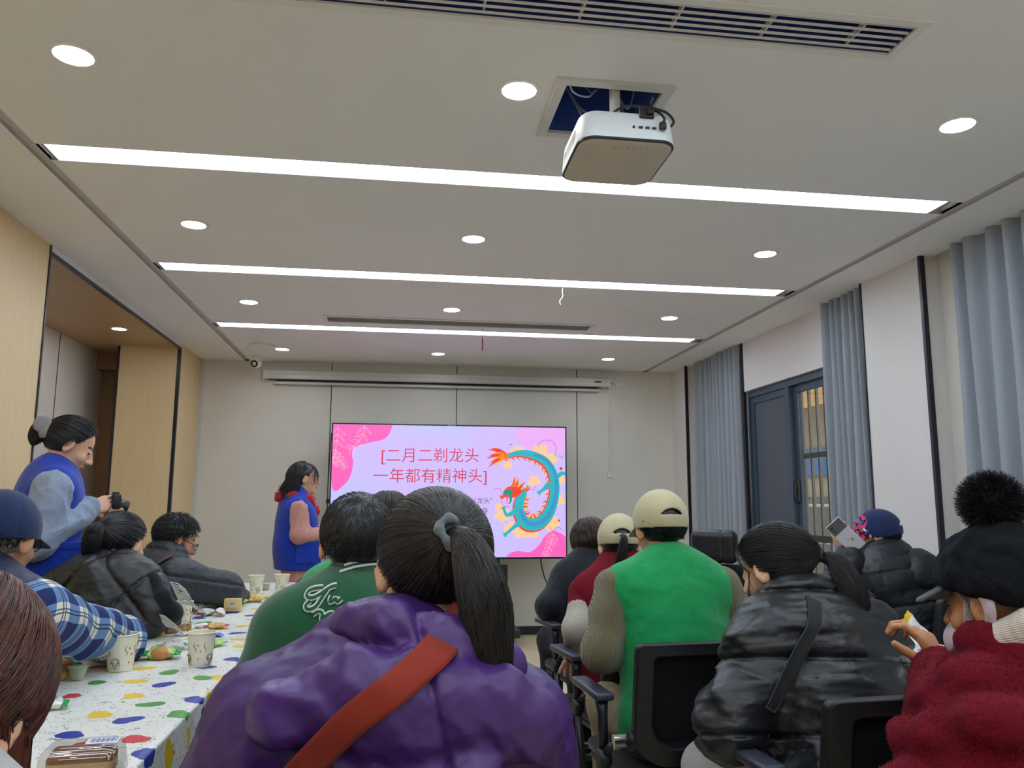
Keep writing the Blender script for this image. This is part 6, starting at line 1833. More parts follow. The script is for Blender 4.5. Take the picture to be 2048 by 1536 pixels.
# woman in the maroon fur coat with the pompom hat
u_ = Person('person in a maroon fur coat and black pompom hat, right foreground', atY(2002, 1208, 1.40), 10, lean=0.17,
            headpose=(13, 6, 0), sh=0.165, neck=(0.01, -0.07, -0.20), skin='skin_old', h=0.005,
            elbows={-1: (-0.205, 0.12, 0.76), 1: (0.27, 0.10, 0.76)}, wrists={-1: atY(1888, 1345, 1.72), 1: (0.16, 0.34, 0.78)})
u_.hands[-1] = dict(d=u_.dirl((-0.25, 0.30, 0.85)), n=u_.dirl((-0.5, 0.6, 0.2)), side=-1, curl=(0.75, 0.8, 0.85, 0.9), thumb=0.5)
u_.body(0.0045)
def lumps(P):
    z = P[:, 2]*15; a = np.arctan2(P[:, 0], -P[:, 1]+0.25)*9+np.sin(z*0.7)*0.8
    return 0.028*(np.sqrt(np.abs(np.sin(a*0.5))*np.abs(np.sin(z*0.5+0.6*np.sin(a*0.37))))-0.6)
uj = uni(0.05, u_.torso(0.064), u_.arm(1, 0.054), u_.arm(-1, 0.054, None, 0.92))
Vq, Fq = surf_arrays(uj, 0.02)
rg = np.random.default_rng(16); cand = Vq[rg.permutation(len(Vq))]; keep_ = []
for c_v in cand:
    if c_v[2] > 0.45 and c_v[1] < 0.30 and all(((c_v-k_v)**2).sum() > 0.082**2 for k_v in keep_): keep_.append(c_v)
keep_ = np.array(keep_, f32); flat_ = uj
gr_ = np.stack([uj(keep_+V3(v))-uj(keep_-V3(v)) for v in ((0.005, 0, 0), (0, 0.005, 0), (0, 0, 0.005))], 1); gr_ /= np.linalg.norm(gr_, axis=1)[:, None]
keep_ = keep_-gr_*0.026
rad_ = rg.uniform(0.040, 0.058, len(keep_)).astype(f32)
def tufts(P):
    d = flat_(P)+0.006
    near = np.flatnonzero(d < 0.12)
    if len(near):
        Q_ = P[near]; b_d = np.full(len(Q_), 9.0, f32)
        for c_v, r_v in zip(keep_, rad_): b_d = smin(b_d, np.sqrt((((Q_-c_v)*V3((0.85, 0.85, 1.2)))**2).sum(1))-r_v, 0.012)
        d[near] = smin(d[near], b_d, 0.015)
    return d
uj = disp(Sh(tufts, flat_.lo-0.06, flat_.hi+0.06), folds(90, 0.0022, 41))
uj = inter(uj, half((0, 0, -1), -0.47), 0.03)
u_.part('fur_coat', uj, M['c_fur'], 0.006)
# short pile standing off the coat
Vp, Fp = surf_arrays(uj, 0.013)
rg = np.random.default_rng(6); sel = rg.integers(0, len(Fp), 42000); c4 = Vp[Fp[sel]]; wts = rg.dirichlet((1, 1, 1, 1), len(sel)).astype(f32)
b0 = (c4*wts[..., None]).sum(1); e_ = 0.004
nr = np.stack([uj(b0+V3((e_, 0, 0)))-uj(b0-V3((e_, 0, 0))), uj(b0+V3((0, e_, 0)))-uj(b0-V3((0, e_, 0))), uj(b0+V3((0, 0, e_)))-uj(b0-V3((0, 0, e_)))], 1); nr /= np.linalg.norm(nr, axis=1)[:, None]+1e-6
t1 = nr*1.0+rg.normal(size=nr.shape)*0.28+np.array([0, 0, -0.25]); t1 /= np.linalg.norm(t1, axis=1)[:, None]
Lh = rg.uniform(0.0025, 0.005, len(sel))[:, None]
strands('fur_pile', np.stack([b0-nr*0.003, b0+t1*Lh*0.6, b0+t1*Lh], 1), 0.0005, 0.0002, M['c_fur_hair'], u_.root)
sc = ring_tube(u_, [np.array(u_.lp(1972, 1302, 1.36)), np.array(u_.lp(2012, 1282, 1.33)), np.array(u_.lp(2070, 1262, 1.29)), np.array(u_.lp(2150, 1256, 1.28)), u_.N+np.array([0.10, 0.0, 0.16]), u_.N+np.array([0.09, 0.09, 0.13])], [0.022, 0.030, 0.036, 0.040, 0.040, 0.03])
u_.part('scarf', disp(sc, folds(40, 0.004, 5)), M['c_cream_knit'], 0.005)
u_.haircap(M['hair_grey'], 0.005, low=0.015)
u_.long_hair(M['hair_grey'], 0.03, n=260, part=(0, 0.5, 0.8), r=0.0008, cond=lambda D: (D[:, 1] > 0.05) & (D[:, 2] < 0.35), spread=1.0)
hat = inter(ell(HE_C+V3((0, -0.002, 0.016)), HE_R+V3((0.020, 0.022, 0.020))), half((0, 0.25, -1), -0.022), 0.012)
hat = uni(0.012, hat, inter(inter(ell(HE_C+V3((0, -0.002, 0.0)), HE_R+V3((0.027, 0.028, 0.016))), half((0, 0.25, -1), -0.020), 0.012), half((0, -0.25, 1), 0.070), 0.012))
hat.lo, hat.hi = np.array([-0.13, -0.15, -0.06]), np.array([0.13, 0.14, 0.17])
u_.part('hat', disp(u_.head(hat), folds(150, 0.004, 9)), M['c_black_wool'], 0.005)
def bf2(P):
    x, y, z = P[:, 0], P[:, 1], P[:, 2]
    zz = 0.040-(x/0.075)**2*0.022-(y-0.09)*0.45
    return np.maximum(np.maximum(np.abs(z-zz)-0.004, (np.sqrt((x/0.078)**2+((y-0.08)/0.075)**2)-1)*0.06), -(y-0.06))
u_.part('hat_brim', u_.head(Sh(bf2, (-0.09, 0.05, -0.06), (0.09, 0.17, 0.06))), fabric('charcoal_brim', (62, 64, 68), 0.8), 0.004)
pc = u_.hp((0.006, -0.015, 0.188))
pom = u_.part('pompom', disp(ell(pc, (0.050, 0.050, 0.046)), folds(160, 0.003, 2)), M['c_black_wool'], 0.005)
D = rg.normal(size=(3500, 3)); D /= np.linalg.norm(D, axis=1)[:, None]
D2 = D+rg.normal(size=D.shape)*0.3; D2 /= np.linalg.norm(D2, axis=1)[:, None]
strands('pompom_fur', np.stack([pc+D*0.042, pc+D*0.052+D2*0.003, pc+D*0.052+D2*rg.uniform(0.008, 0.016, 3500)[:, None]], 1), 0.0008, 0.0003, M['hair_black'], pom)
mk = inter(ell((0, 0.040, -0.066), (0.068, 0.075, 0.052)), half((0, -1, 0.2), -0.010), 0.004)
mk = sub(mk, ell((0, 0.036, -0.060), (0.062, 0.068, 0.050)), 0.002)
mk.lo, mk.hi = np.array([-0.09, -0.03, -0.13]), np.array([0.09, 0.13, 0.0])
mask = u_.part('face_mask', u_.head(mk), M['c_mask'], 0.004)
for sx in (-1, 1):
    P_ = smooth_poly([Vector(u_.hp(v)) for v in ((sx*0.064, 0.030, -0.045), (sx*0.080, 0.012, 0.005), (sx*0.086, -0.004, 0.032), (sx*0.092, -0.022, 0.022), (sx*0.096, -0.030, -0.010), (sx*0.082, -0.010, -0.050), (sx*0.062, 0.020, -0.080))], False, 6)
    n = len(P_); wd_ = [0.020*(1-i/(n-1))+0.014*abs(math.sin(PI*i/(n-1)))*0.5+0.006 for i in range(n)]
    V_ = []; F_ = []
    ctr = Vector(u_.Hc)
    for i, pnt in enumerate(P_):
        t_ = (P_[min(i+1, n-1)]-P_[max(i-1, 0)]).normalized(); out_ = (pnt-ctr).normalized(); w_ = t_.cross(out_).normalized()
        for a, b in ((-1, 0), (1, 0), (1, 1), (-1, 1)): V_.append(tuple(pnt+w_*a*wd_[i]*0.5+out_*0.0018*b))
    for i in range(n-1):
        for j in range(4): F_.append((i*4+j, i*4+(j+1) % 4, i*4+4+(j+1) % 4, i*4+4+j))
    np_mesh('ear_loop', np.array(V_), np.array(F_), M['c_mask'], mask)
u_.trousers(M['c_dark_jeans']); u_.shoes(M['c_shoe'])
chair(u_.root.location.x, u_.root.location.y, 12, 'black mesh back chair under the person in the maroon fur coat')
# yellow wrapper in that hand
wp = u_.root.matrix_basis @ Vector(u_.Wr[-1])
t = empty('snack_wrapper', (wp.x-0.035, wp.y+0.035, wp.z+0.085), math.radians(15), 'yellow and white snack wrapper held by the person in the maroon fur coat', 'snack')
Mx = Matrix.Rotation(math.radians(70), 4, 'X') @ Matrix.Rotation(math.radians(-50), 4, 'Z')
mb = MB(); pillow(mb, 0.085, 0.055, 0.012, 51, mi=(0, 1), Mx=Mx); mb.build('foil', [M['w_yellow'], M['w_white']], t, smooth=True)

# --- middle ---------------------------------------------------------------------
# boy in the green varsity jacket
v_ = Person('boy with short black hair in a dark green varsity jacket with white script', atY(714, 1090, 2.0), -2, lean=0.20,
            headpose=(-4, 8, 2), sh=0.140, neck=(0, -0.06, -0.152), skin='skin_tan', build=0.98,
            elbows={-1: (-0.185, 0.13, 0.86), 1: (0.20, 0.12, 0.84)}, wrists={-1: (-0.19, 0.36, 0.81), 1: (0.10, 0.36, 0.80)})
v_.body(0.006)
vj = disp(uni(0.04, v_.torso(0.036), v_.arm(1, 0.028), v_.arm(-1, 0.028)), folds(17, 0.007, 51))
v_.part('jacket', inter(vj, half((0, 0, -1), -0.49), 0.02), M['c_varsity'])
cl = sub(collar(v_, 0.020, 0.066, -0.005, 0.062), cone(v_.N-np.array([0, 0, 0.1]), v_.N+unit(v_.hp((0, 0, -0.05))-v_.N)*0.2, 0.068, 0.066))
v_.part('collar', cl, M['c_varsity_rib'], 0.0045)
v_.haircap(M['hair_black'], 0.007); v_.short_hair(M['hair_black'], 7000, length=0.20, lift=0.008, r=0.0007, messy=0.4)
for sk in ([(676, 1140), (700, 1133), (735, 1129), (770, 1130), (800, 1135)], [(668, 1152), (700, 1143), (735, 1139), (770, 1140), (804, 1146)]):
    v_.strap('collar_stripe', uni(0.0, vj, cl), [v_.lp(x, y, 1.78) for x, y in sk], 0.0050, M['c_white_trim'], (0, 1, 0), 0.0015, 0.0015, K=24, taut=False)
# script lettering on the back: white double outline strokes
strokes = [[(640, 1180), (612, 1184), (606, 1196), (618, 1200), (636, 1192), (656, 1178), (668, 1176)],
           [(652, 1180), (640, 1198), (628, 1216), (612, 1222), (606, 1214), (616, 1206)],
           [(660, 1196), (656, 1206), (664, 1204), (668, 1198), (672, 1206), (680, 1200)],
           [(622, 1232), (636, 1224), (644, 1230), (640, 1240), (652, 1232), (664, 1226), (668, 1236)]]
let = None
for i, sk in enumerate(strokes):
    pts = [v_.lp(x, y, 1.80) for x, y in sk]
    o = v_.strap('script_letter', vj, pts, 0.013, M['c_white_trim'], (0, 1, 0), 0.0015, 0.0015, K=30, taut=False)
    v_.strap('letter_inlay', vj, pts, 0.0065, M['c_varsity'], (0, 1, 0), 0.0015, 0.0022, parent=o, K=30, taut=False)
v_.trousers(M['c_dark_jeans']); v_.shoes(M['c_shoe'])
chair(v_.root.location.x, v_.root.location.y, 0, 'black mesh back chair under the boy in the green varsity jacket')

# dark haired person beyond the boy
z_ = Person('person with smooth black hair, only the head showing behind the varsity jacket boy', atY(776, 1058, 2.85), 0, lean=0.15, headpose=(-6, 8, 0), sh=0.155,
            elbows={1: (0.21, 0.08, 0.78), -1: (-0.21, 0.08, 0.78)}, h=0.009)
z_.body(); zj = uni(0.04, z_.torso(0.03), z_.arm(1, 0.022), z_.arm(-1, 0.022), collar(z_, 0.02, 0.066))
z_.part('jacket', inter(zj, half((0, 0, -1), -0.49), 0.02), M['c_black_jacket'], 0.010)
z_.haircap(M['hair_soft'], 0.008); z_.long_hair(M['hair_soft'], 0.05, n=1500, wav=0.002, tuck=0.2)
z_.trousers(M['c_dark_jeans']); z_.shoes(M['c_shoe'])
chair(z_.root.location.x, z_.root.location.y, 0, 'black mesh back chair under the smooth haired person behind the varsity jacket')
# person in a light green vest, mostly hidden
y_ = Person('person in a light green vest with black sleeve, mostly hidden by the varsity jacket boy', atY(716, 1090, 3.5), -10, lean=0.24, headpose=(0, 20, 0), sh=0.145,
            neck=(0, -0.07, -0.13), elbows={-1: (-0.26, 0.20, 0.83), 1: (0.24, 0.15, 0.80)}, wrists={-1: (-0.15, 0.40, 0.79), 1: (0.1, 0.38, 0.79)}, h=0.009)
y_.body(); y_.part('vest', inter(disp(y_.torso(0.032), folds(20, 0.004, 5)), half((0, 0, -1), -0.49), 0.02), fabric('light_green_vest', (46, 178, 104), 0.8, folds=0.2), 0.010)
for k in (-1, 1): y_.part('sleeve', y_.arm(k, 0.022), M['c_black_jacket'], 0.010)
y_.haircap(M['hair_soft'], 0.008); y_.trousers(M['c_dark_jeans']); y_.shoes(M['c_shoe'])
chair(y_.root.location.x, y_.root.location.y, -8, 'black mesh back chair under the person in the light green vest')

# woman in the purple coat, foreground
p = Person('woman in a purple hooded puffer coat with rust red strap, centre foreground', atY(866, 1140, 1.30), -2, lean=0.13, side=0.085,
           headpose=(10, 6, 3), sh=0.168, shdrop=0.06, neck=(-0.05, -0.055, -0.165), build=1.05,
           elbows={-1: (-0.235, 0.10, 0.76), 1: (0.225, 0.10, 0.76)}, wrists={-1: (-0.12, 0.32, 0.77), 1: (0.12, 0.32, 0.77)}, h=0.006)
p.body()
pt = uni(0.05, p.torso(0.050), p.arm(1, 0.046, (0.22, 0.010)), p.arm(-1, 0.046, (0.22, 0.010)))
pfold = lambda P: folds(14, 0.010, 61, (1, 1, 1.4), 0.9)(P)+folds(36, 0.0028, 62, (0.8, 1, 1.5), 0.6)(P)+folds(75, 0.0018, 66, (0.7, 1, 1.5), 0.6)(P)+seams((0, 0.3, 1), 0.30, 0.008, 0.006, 0.27, 0.004)(P)
pj_ = inter(disp(pt, pfold), half((0, 0, -1), -0.46), 0.03)
p.part('coat', pj_, M['c_purple'], 0.006)
N = p.N
def at_(x, y, z): return N+np.array([x+0.02, y+0.02, z+0.045])
roll = ring_tube(p, [at_(-0.10, 0.06, 0.01), at_(-0.095, -0.04, 0.045), at_(-0.03, -0.112, 0.058), at_(0.07, -0.115, 0.030), at_(0.135, -0.06, -0.010), at_(0.155, 0.03, -0.04)], [0.030, 0.036, 0.042, 0.044, 0.040, 0.03])
sack = uni(0.03, ell(at_(0.0, -0.145, -0.045), (0.145, 0.085, 0.088)), ring_tube(p, [at_(-0.13, -0.150, -0.105), at_(0.0, -0.195, -0.150), at_(0.085, -0.185, -0.115)], [0.026, 0.034, 0.034]))
wing = ring_tube(p, [at_(-0.07, -0.150, -0.005), at_(-0.165, -0.135, -0.050), at_(-0.225, -0.105, -0.115)], [0.058, 0.052, 0.022])
lobe = ring_tube(p, [at_(0.115, -0.150, -0.030), at_(0.165, -0.125, -0.070), at_(0.195, -0.075, -0.130)], [0.055, 0.052, 0.034])
hood = disp(uni(0.018, sack, roll, wing, lobe), lambda P: folds(20, 0.009, 63, (1, 1, 1), 0.9)(P)+folds(42, 0.0030, 64, (1, 1, 1), 0.6)(P)+folds(75, 0.0020, 65, (1, 1, 1), 0.6)(P)-0.006*np.exp(-(((P[:, 0]-N[0]-0.055+0.25*(P[:, 2]-N[2]))/0.005)**2)))
p.part('hood', hood, M['c_purple_hood'], 0.005)
p.haircap(M['hair_soft'], 0.007, low=-0.075)
p.tied_hair(M['hair_soft'], (0.0, -0.113, 0.048), [(0.018, -0.155, 0.030), (0.038, -0.172, -0.035), (0.052, -0.172, -0.10), (0.060, -0.165, -0.165)], n=7000, rad=0.036, r=0.0007, lift=0.009, wav=0.006, tip=0.5)
lo_ = sdf_obj('hair_tie', place(uni(0.003, *[cone((0.024*math.cos(a), 0.003*math.sin(3*a), 0.024*math.sin(a)), (0.024*math.cos(a+0.42), 0.003*math.sin(3*a+1.26), 0.024*math.sin(a+0.42)), 0.0065+0.002*math.sin(5*a), 0.0065+0.002*math.sin(5*a+2)) for a in [j*0.42 for j in range(15)]]),
              p.Hr@np.array(Matrix.Rotation(math.radians(28), 3, 'Z') @ Matrix.Rotation(math.radians(-28), 3, 'X')), p.hp((0.003, -0.128, 0.048))), 0.003, M['tie_grey'], p.root)
big = uni(0.02, pj_, disp(uni(0.02, sack, wing), folds(20, 0.009, 63, (1, 1, 1), 0.9)))
p.strap('bag_strap', big, [p.lp(968, 1228, 1.08), p.lp(925, 1270, 1.05), p.lp(880, 1316, 1.02), p.lp(800, 1384, 1.0), p.lp(705, 1460, 0.99), p.lp(640, 1530, 0.99), p.lp(520, 1670, 0.99)], 0.040, M['c_red_strap'], (0, 1, 0), 0.003, 0.003, K=40)
p.trousers(M['c_dark_jeans']); p.shoes(M['c_shoe'])
chair(p.root.location.x, p.root.location.y, -2, 'black mesh back chair under the woman in the purple coat')

# chestnut haired person at the left edge, foreground
c_ = Person('person with long chestnut hair cut off by the left edge, ear showing', Vector((-0.400, 0.80, 1.075)), 0, lean=0.20, headpose=(-14, 26, 8), sh=0.155,
            neck=(0, -0.075, -0.125), elbows={1: (0.22, 0.12, 0.72), -1: (-0.22, 0.12, 0.72)}, wrists={1: (0.08, 0.36, 0.80), -1: (-0.08, 0.36, 0.80)}, h=0.006)
c_.body()
cj = disp(uni(0.04, c_.torso(0.040), c_.arm(1, 0.03), c_.arm(-1, 0.03), collar(c_, 0.03, 0.07)), folds(22, 0.006, 5))
c_.part('coat', inter(cj, half((0, 0, -1), -0.49), 0.02), M['c_white'])
c_.haircap(M['hair_brown'], 0.008)
c_.long_hair(M['hair_brown'], 0.20, n=9000, part=(-0.1, 0.3, 0.95), r=0.0006, lift=0.010, wav=0.004, tuck=0.1, spread=1.0, down=(0.0, 0.05, -1),
             avoid=[((0.096, -0.016, -0.022), 0.021)])
c_.trousers(M['c_dark_jeans']); c_.shoes(M['c_shoe'])
chair(c_.root.location.x, c_.root.location.y, 0, 'black mesh back chair under the chestnut haired person')

# --- left side of the table --------------------------------------------------------
# man in the navy cap and plaid shirt
e_ = Person('man in a navy cap and blue plaid shirt, elbow on the snack table', atY(2, 1082, 2.45), -14, lean=0.20, headpose=(4, 10, 0), skin='skin_tan',
            neck=(0, -0.07, -0.14), sh=0.175, elbows={1: Vector((-0.87, 2.86, 0.815)), -1: (-0.25, 0.15, 0.78)}, wrists={1: Vector((-1.06, 3.02, 0.80)), -1: (-0.10, 0.36, 0.79)})
e_.body(0.005)
sd = unit(e_.E[1]-e_.S[1])
pm = plaid_mat(sd, unit(np.cross(sd, (0.25, 1.0, 0.1))))
for k in (1, -1): e_.part('shirt_sleeve', disp(e_.arm(k, 0.030), folds(34, 0.007, 5, (1, 1, 1))), pm, 0.006)
e_.part('vest', inter(disp(uni(0.04, e_.torso(0.036), collar(e_, 0.018, 0.066, -0.02, 0.03)), folds(22, 0.006, 6)), half((0, 0, -1), -0.49), 0.02), M['c_navy_vest'])
e_.haircap(M['hair_grey'], 0.003, low=-0.07); e_.short_hair(M['hair_soft'], 900, length=0.15, lift=0.004, cond=lambda D: D[:, 2] < -0.12)
e_.baseball_cap([M['c_navy']], t=0.016, name='cap'); e_.glasses(M['frame_metal'])
e_.trousers(M['c_dark_jeans']); e_.shoes(M['c_shoe'])
chair(e_.root.location.x, e_.root.location.y, -10, 'black mesh back chair under the man in the navy cap')

# woman with ponytail in the black puffer on the left
l_ = Person('ponytailed woman in a black quilted puffer at the left table', atY(243, 1088, 3.5), -14, lean=0.20, headpose=(-8, 12, 0),
            neck=(0, -0.08, -0.13), sh=0.158, elbows={1: (0.215, 0.08, 0.83), -1: (-0.24, 0.12, 0.78)}, wrists={1: (0.05, 0.30, 0.83), -1: (-0.06, 0.34, 0.82)})
l_.body()
lj = uni(0.045, l_.torso(0.048), l_.arm(1, 0.036, (0.13, 0.010)), l_.arm(-1, 0.040, (0.13, 0.010)),
         ring_tube(l_, [l_.N+np.array(v) for v in ((-0.10, 0.05, -0.02), (-0.09, -0.04, 0.015), (0, -0.09, 0.025), (0.10, -0.04, 0.01), (0.11, 0.05, -0.03))], [0.04, 0.05, 0.058, 0.05, 0.04]))
lj = disp(lj, lambda P: folds(20, 0.006, 71, (1, 1, 1.7))(P)+folds(48, 0.0025, 72, (0.6, 1, 1.8), 0.7)(P)+seams((0.75, 0, 0.66), 0.19, 0.009, 0.006, 0.2, 0.008)(P)+seams((-0.75, 0, 0.66), 0.19, 0.009, 0.006, 0.4, 0.008)(P))
l_.part('jacket', inter(lj, half((0, 0, -1), -0.47), 0.03), M['c_black_puffer'])
l_.haircap(M['hair_black'], 0.007)
l_.tied_hair(M['hair_black'], (-0.01, -0.115, 0.050), [(-0.012, -0.140, 0.035), (-0.018, -0.145, -0.03), (-0.02, -0.125, -0.09)], n=1500, rad=0.036, r=0.0013, tip=0.6)
scf = ring_tube(l_, [l_.lp(306, 1150, 3.32), l_.lp(326, 1190, 3.28), l_.lp(342, 1222, 3.30), l_.lp(352, 1240, 3.34)], [0.020, 0.028, 0.032, 0.026])
sco = l_.part('scarf', disp(scf, folds(40, 0.010, 7)), M['c_black_jacket'])
fr_ = []
rnd = random.Random(8)
for (x0, y0, x1, y1) in ((346, 1164, 372, 1206), (318, 1228, 344, 1252)):
    for j in range(17):
        f_ = j/16; a = Vector(l_.lp(x0+(x1-x0)*f_*0.75-6, y0+(y1-y0)*f_, 3.27)); b = Vector(l_.lp(x0+(x1-x0)*f_+26, y0+(y1-y0)*f_+17+rnd.uniform(-3, 5), 3.24))
        fr_.append([tuple(a), tuple((a+b)/2+Vector((0, 0, 0.008))), tuple(b)])
strands('scarf_fringe', np.array(fr_), 0.0022, 0.0016, M['c_white_trim'], sco, 6)
l_.trousers(M['c_dark_jeans']); l_.shoes(M['c_shoe'])
chair(l_.root.location.x, l_.root.location.y, -18, 'black mesh back chair under the ponytailed woman at the left table')

# man with glasses in the charcoal puffer, leaning on the table
r_ = Person('man with glasses in a charcoal quilted jacket leaning on the left table', atY(352, 1080, 4.2), -44, lean=0.22, headpose=(-18, 22, 0), skin='skin_tan',
            neck=(0, -0.08, -0.13), sh=0.17, elbows={1: atY(452, 1178, 4.22), -1: (-0.24, 0.16, 0.80)}, wrists={1: atY(478, 1196, 4.52), -1: (-0.04, 0.38, 0.80)})
r_.body()
rj = uni(0.04, r_.torso(0.042, (0.12, 0.009, 0.1)), r_.arm(1, 0.036, (0.16, 0.006)), r_.arm(-1, 0.036, (0.16, 0.006)), collar(r_, 0.035, 0.075, -0.02, 0.05))
rj = disp(rj, lambda P: folds(24, 0.004, 81, (1, 1, 1.5))(P)+folds(55, 0.002, 82, (0.7, 1, 1.6), 0.7)(P)+seams((1, 0, 0), 0.14, 0.007, 0.005, 0.0, 0.007)(P)+seams((0, 0.2, 1), 0.12, 0.007, 0.005, 0.3, 0.006)(P))
r_.part('jacket', inter(rj, half((0, 0, -1), -0.47), 0.03), M['c_dark_puffer'])
r_.haircap(M['hair_black'], 0.007); r_.short_hair(M['hair_black'], 2200, length=0.30, lift=0.020, r=0.0013, messy=0.5); r_.glasses(M['frame_metal'])
r_.strap('bag_strap', rj, [r_.lp(338, 1108, 3.95), r_.lp(320, 1116, 3.92), r_.lp(300, 1128, 3.90)], 0.034, fabric('brown_bag_strap', (70, 46, 40), 0.6), tuple(r_.dirl((0, 1, 0))), K=16)
r_.trousers(M['c_dark_jeans']); r_.shoes(M['c_shoe'])
chair(r_.root.location.x, r_.root.location.y, -36, 'black mesh back chair under the man in the charcoal quilted jacket')
pen = MB().tube([atY(434, 1158, 4.3), atY(438, 1148, 4.3), atY(441, 1141, 4.3)], 0.004, 8).tube([atY(440.5, 1142.5, 4.3), atY(441.5, 1139, 4.3)], 0.007, 8)
po = pen.build('pen', M['black_plastic'], smooth=True); tag(po, 'black pen held upright behind the charcoal quilted sleeve', 'pen')

# --- standing women in blue vests -------------------------------------------------
w_ = Person('standing woman in a blue vest and pale blue sweatshirt holding a camera', atY(141, 892, 3.75), -64, lean=0.085, headpose=(-2, 26, 0), standing=True,
            neck=(0, -0.065, -0.145), sh=0.165, elbows={1: (0.215, -0.03, 1.10), -1: (-0.20, 0.02, 1.10)}, wrists={1: (0.075, 0.165, 1.235), -1: (-0.045, 0.175, 1.225)}, h=0.006)
w_.hands = {1: dict(d=(-0.18, 0.80, 0.22), n=(-0.85, 0.0, -0.35), side=1, curl=(0.30, 0.45, 0.55, 0.6), thumb=0.3),
            -1: dict(d=(0.18, 0.80, 0.18), n=(0.85, 0.0, 0.35), side=-1, curl=(0.4, 0.5, 0.55, 0.6), thumb=0.3)}
w_.body(0.004)
wv = disp(w_.torso(0.030, None, 0.96, 1.05), folds(16, 0.005, 91))
wv = inter(wv, half((0, 0, -1), -0.93), 0.01)
wvo = w_.part('vest', wv, M['c_blue_vest'])
for k in (1, -1): w_.part('sleeve', disp(w_.arm(k, 0.030), folds(30, 0.007, 93, (1, 1, 1), 0.8)), M['c_sweat'], 0.006)
w_.part('sweatshirt', uni(0.02, sub(collar(w_, 0.012, 0.062, -0.02, 0.03), cone(w_.N-np.array([0, 0, 0.05]), w_.hp((0, 0, -0.05)), 0.062, 0.056)),
                          inter(ell(w_.P+np.array([0, 0.02, 0.06]), (0.165, 0.150, 0.2)), inter(half((0, 0, 1), 1.05), half((0, 0, -1), -0.90)), 0.01)), M['c_sweat'], 0.006)
# pocket with flap on the hip
MB().box((-0.012, -0.085, -0.075), (0.006, 0.085, 0.06), bev=0.005).box((-0.014, -0.09, 0.035), (0.010, 0.09, 0.065), bev=0.004).build('pocket', M['c_blue_vest'], wvo).location = tuple(w_.P+np.array([0.192, 0.055, 0.105]))
w_.haircap(M['hair_black'], 0.008)
w_.tied_hair(M['hair_black'], (0, -0.108, 0.040), [(0, -0.128, 0.045), (0, -0.142, 0.015), (0.0, -0.135, -0.03), (0, -0.11, -0.05)], n=2200, rad=0.032, r=0.0011, tip=0.8, lift=0.012)
clip = uni(0.006, place(ell((0, 0, 0), (0.012, 0.034, 0.040)), w_.Hr, w_.hp((0.030, -0.142, 0.030))), place(ell((0, 0, 0), (0.010, 0.022, 0.034)), w_.Hr, w_.hp((0.032, -0.118, 0.005))))
w_.part('hair_clip', disp(clip, folds(60, 0.003, 3)), fabric('grey_mesh_bow', (168, 162, 162), 0.7, 500, 0.5, 0.3), 0.004)
w_.trousers(M['c_jeans'], 0.016, 0.009); w_.shoes(M['c_white'])
cp = w_.root.matrix_basis @ Vector((w_.Wr[1]+w_.Wr[-1])/2+np.array([0.01, 0.105, 0.035]))
cm = empty('camera', cp, w_.rz, 'black compact camera in the hands of the woman with the pale blue sleeves', 'camera')
MB().box((-0.055, -0.018, -0.033), (0.055, 0.018, 0.033), bev=0.008).build('camera_body', M['black_plastic'], cm, angle=40)
MB().lathe([(0.001, 0.017), (0.028, 0.017), (0.030, 0.022), (0.029, 0.055), (0.024, 0.057), (0.022, 0.050), (0.001, 0.048)], 28, 0, Matrix.Translation((0, 0, -0.010)) @ Matrix.Rotation(math.radians(-18), 4, 'X'), 'Y').build('lens', M['black_plastic'], cm, angle=40)
MB().box((-0.018, -0.012, 0.030), (0.018, 0.014, 0.044), bev=0.004).build('viewfinder', M['black_plastic'], cm, angle=40)
mb = MB()
sp_ = smooth_poly([Vector(v) for v in ((-0.055, 0, 0.02), (-0.07, -0.045, -0.06), (-0.03, -0.075, -0.14), (0.03, -0.08, -0.145), (0.06, -0.05, -0.07), (0.055, 0, 0.02))], False, 6)
for a, b in zip(sp_, sp_[1:]):
    d = (b-a); s_ = d.cross(Vector((0, 1, 0.2))).normalized()*0.008; th = Vector((0, 0.0015, 0))
    mb.add([a-s_-th, a+s_-th, b+s_-th, b-s_-th, a-s_+th, a+s_+th, b+s_+th, b-s_+th], [(0, 1, 2, 3), (7, 6, 5, 4), (0, 3, 7, 4), (1, 5, 6, 2)])
mb.build('neck_strap', M['black_plastic'], cm)

s_ = Person('standing woman in a royal blue vest with pink sleeves and red scarf, facing the television', atY(609, 958, 6.3), -76, lean=0.04, headpose=(0, 0, 0), standing=True,
            neck=(0, -0.055, -0.190), sh=0.165, build=1.08, elbows={1: (0.225, -0.01, 1.03), -1: (-0.21, 0.06, 1.03)}, wrists={1: (0.12, 0.24, 1.03), -1: (-0.04, 0.25, 1.05)})
s_.body(0.005)
sv = disp(s_.torso(0.030, None, 0.96, 1.0), folds(14, 0.006, 95))
sv = uni(0.06, sv, ell(s_.P+np.array([0, 0.01, -0.12]), (0.222, 0.165, 0.30)))
svo = s_.part('vest', inter(sv, half((0, 0, -1), -0.775), 0.01), M['c_blue_vest'], 0.008)
MB().box((-0.012, -0.09, -0.09), (0.006, 0.09, 0.06), bev=0.005).box((-0.014, -0.095, 0.035), (0.010, 0.095, 0.065), bev=0.004).build('pocket', M['c_blue_vest'], svo).location = tuple(s_.P+np.array([0.225, 0.06, -0.01]))
for k in (1, -1): s_.part('sleeve', disp(s_.arm(k, 0.022), folds(26, 0.006, 97, (1, 1, 1), 0.8)), M['c_pink'])
s_.part('blouse', inter(ell(s_.N+np.array([0, 0.09, -0.10]), (0.06, 0.07, 0.12)), half((0, -1, 0), 0.5)), M['c_pink'])
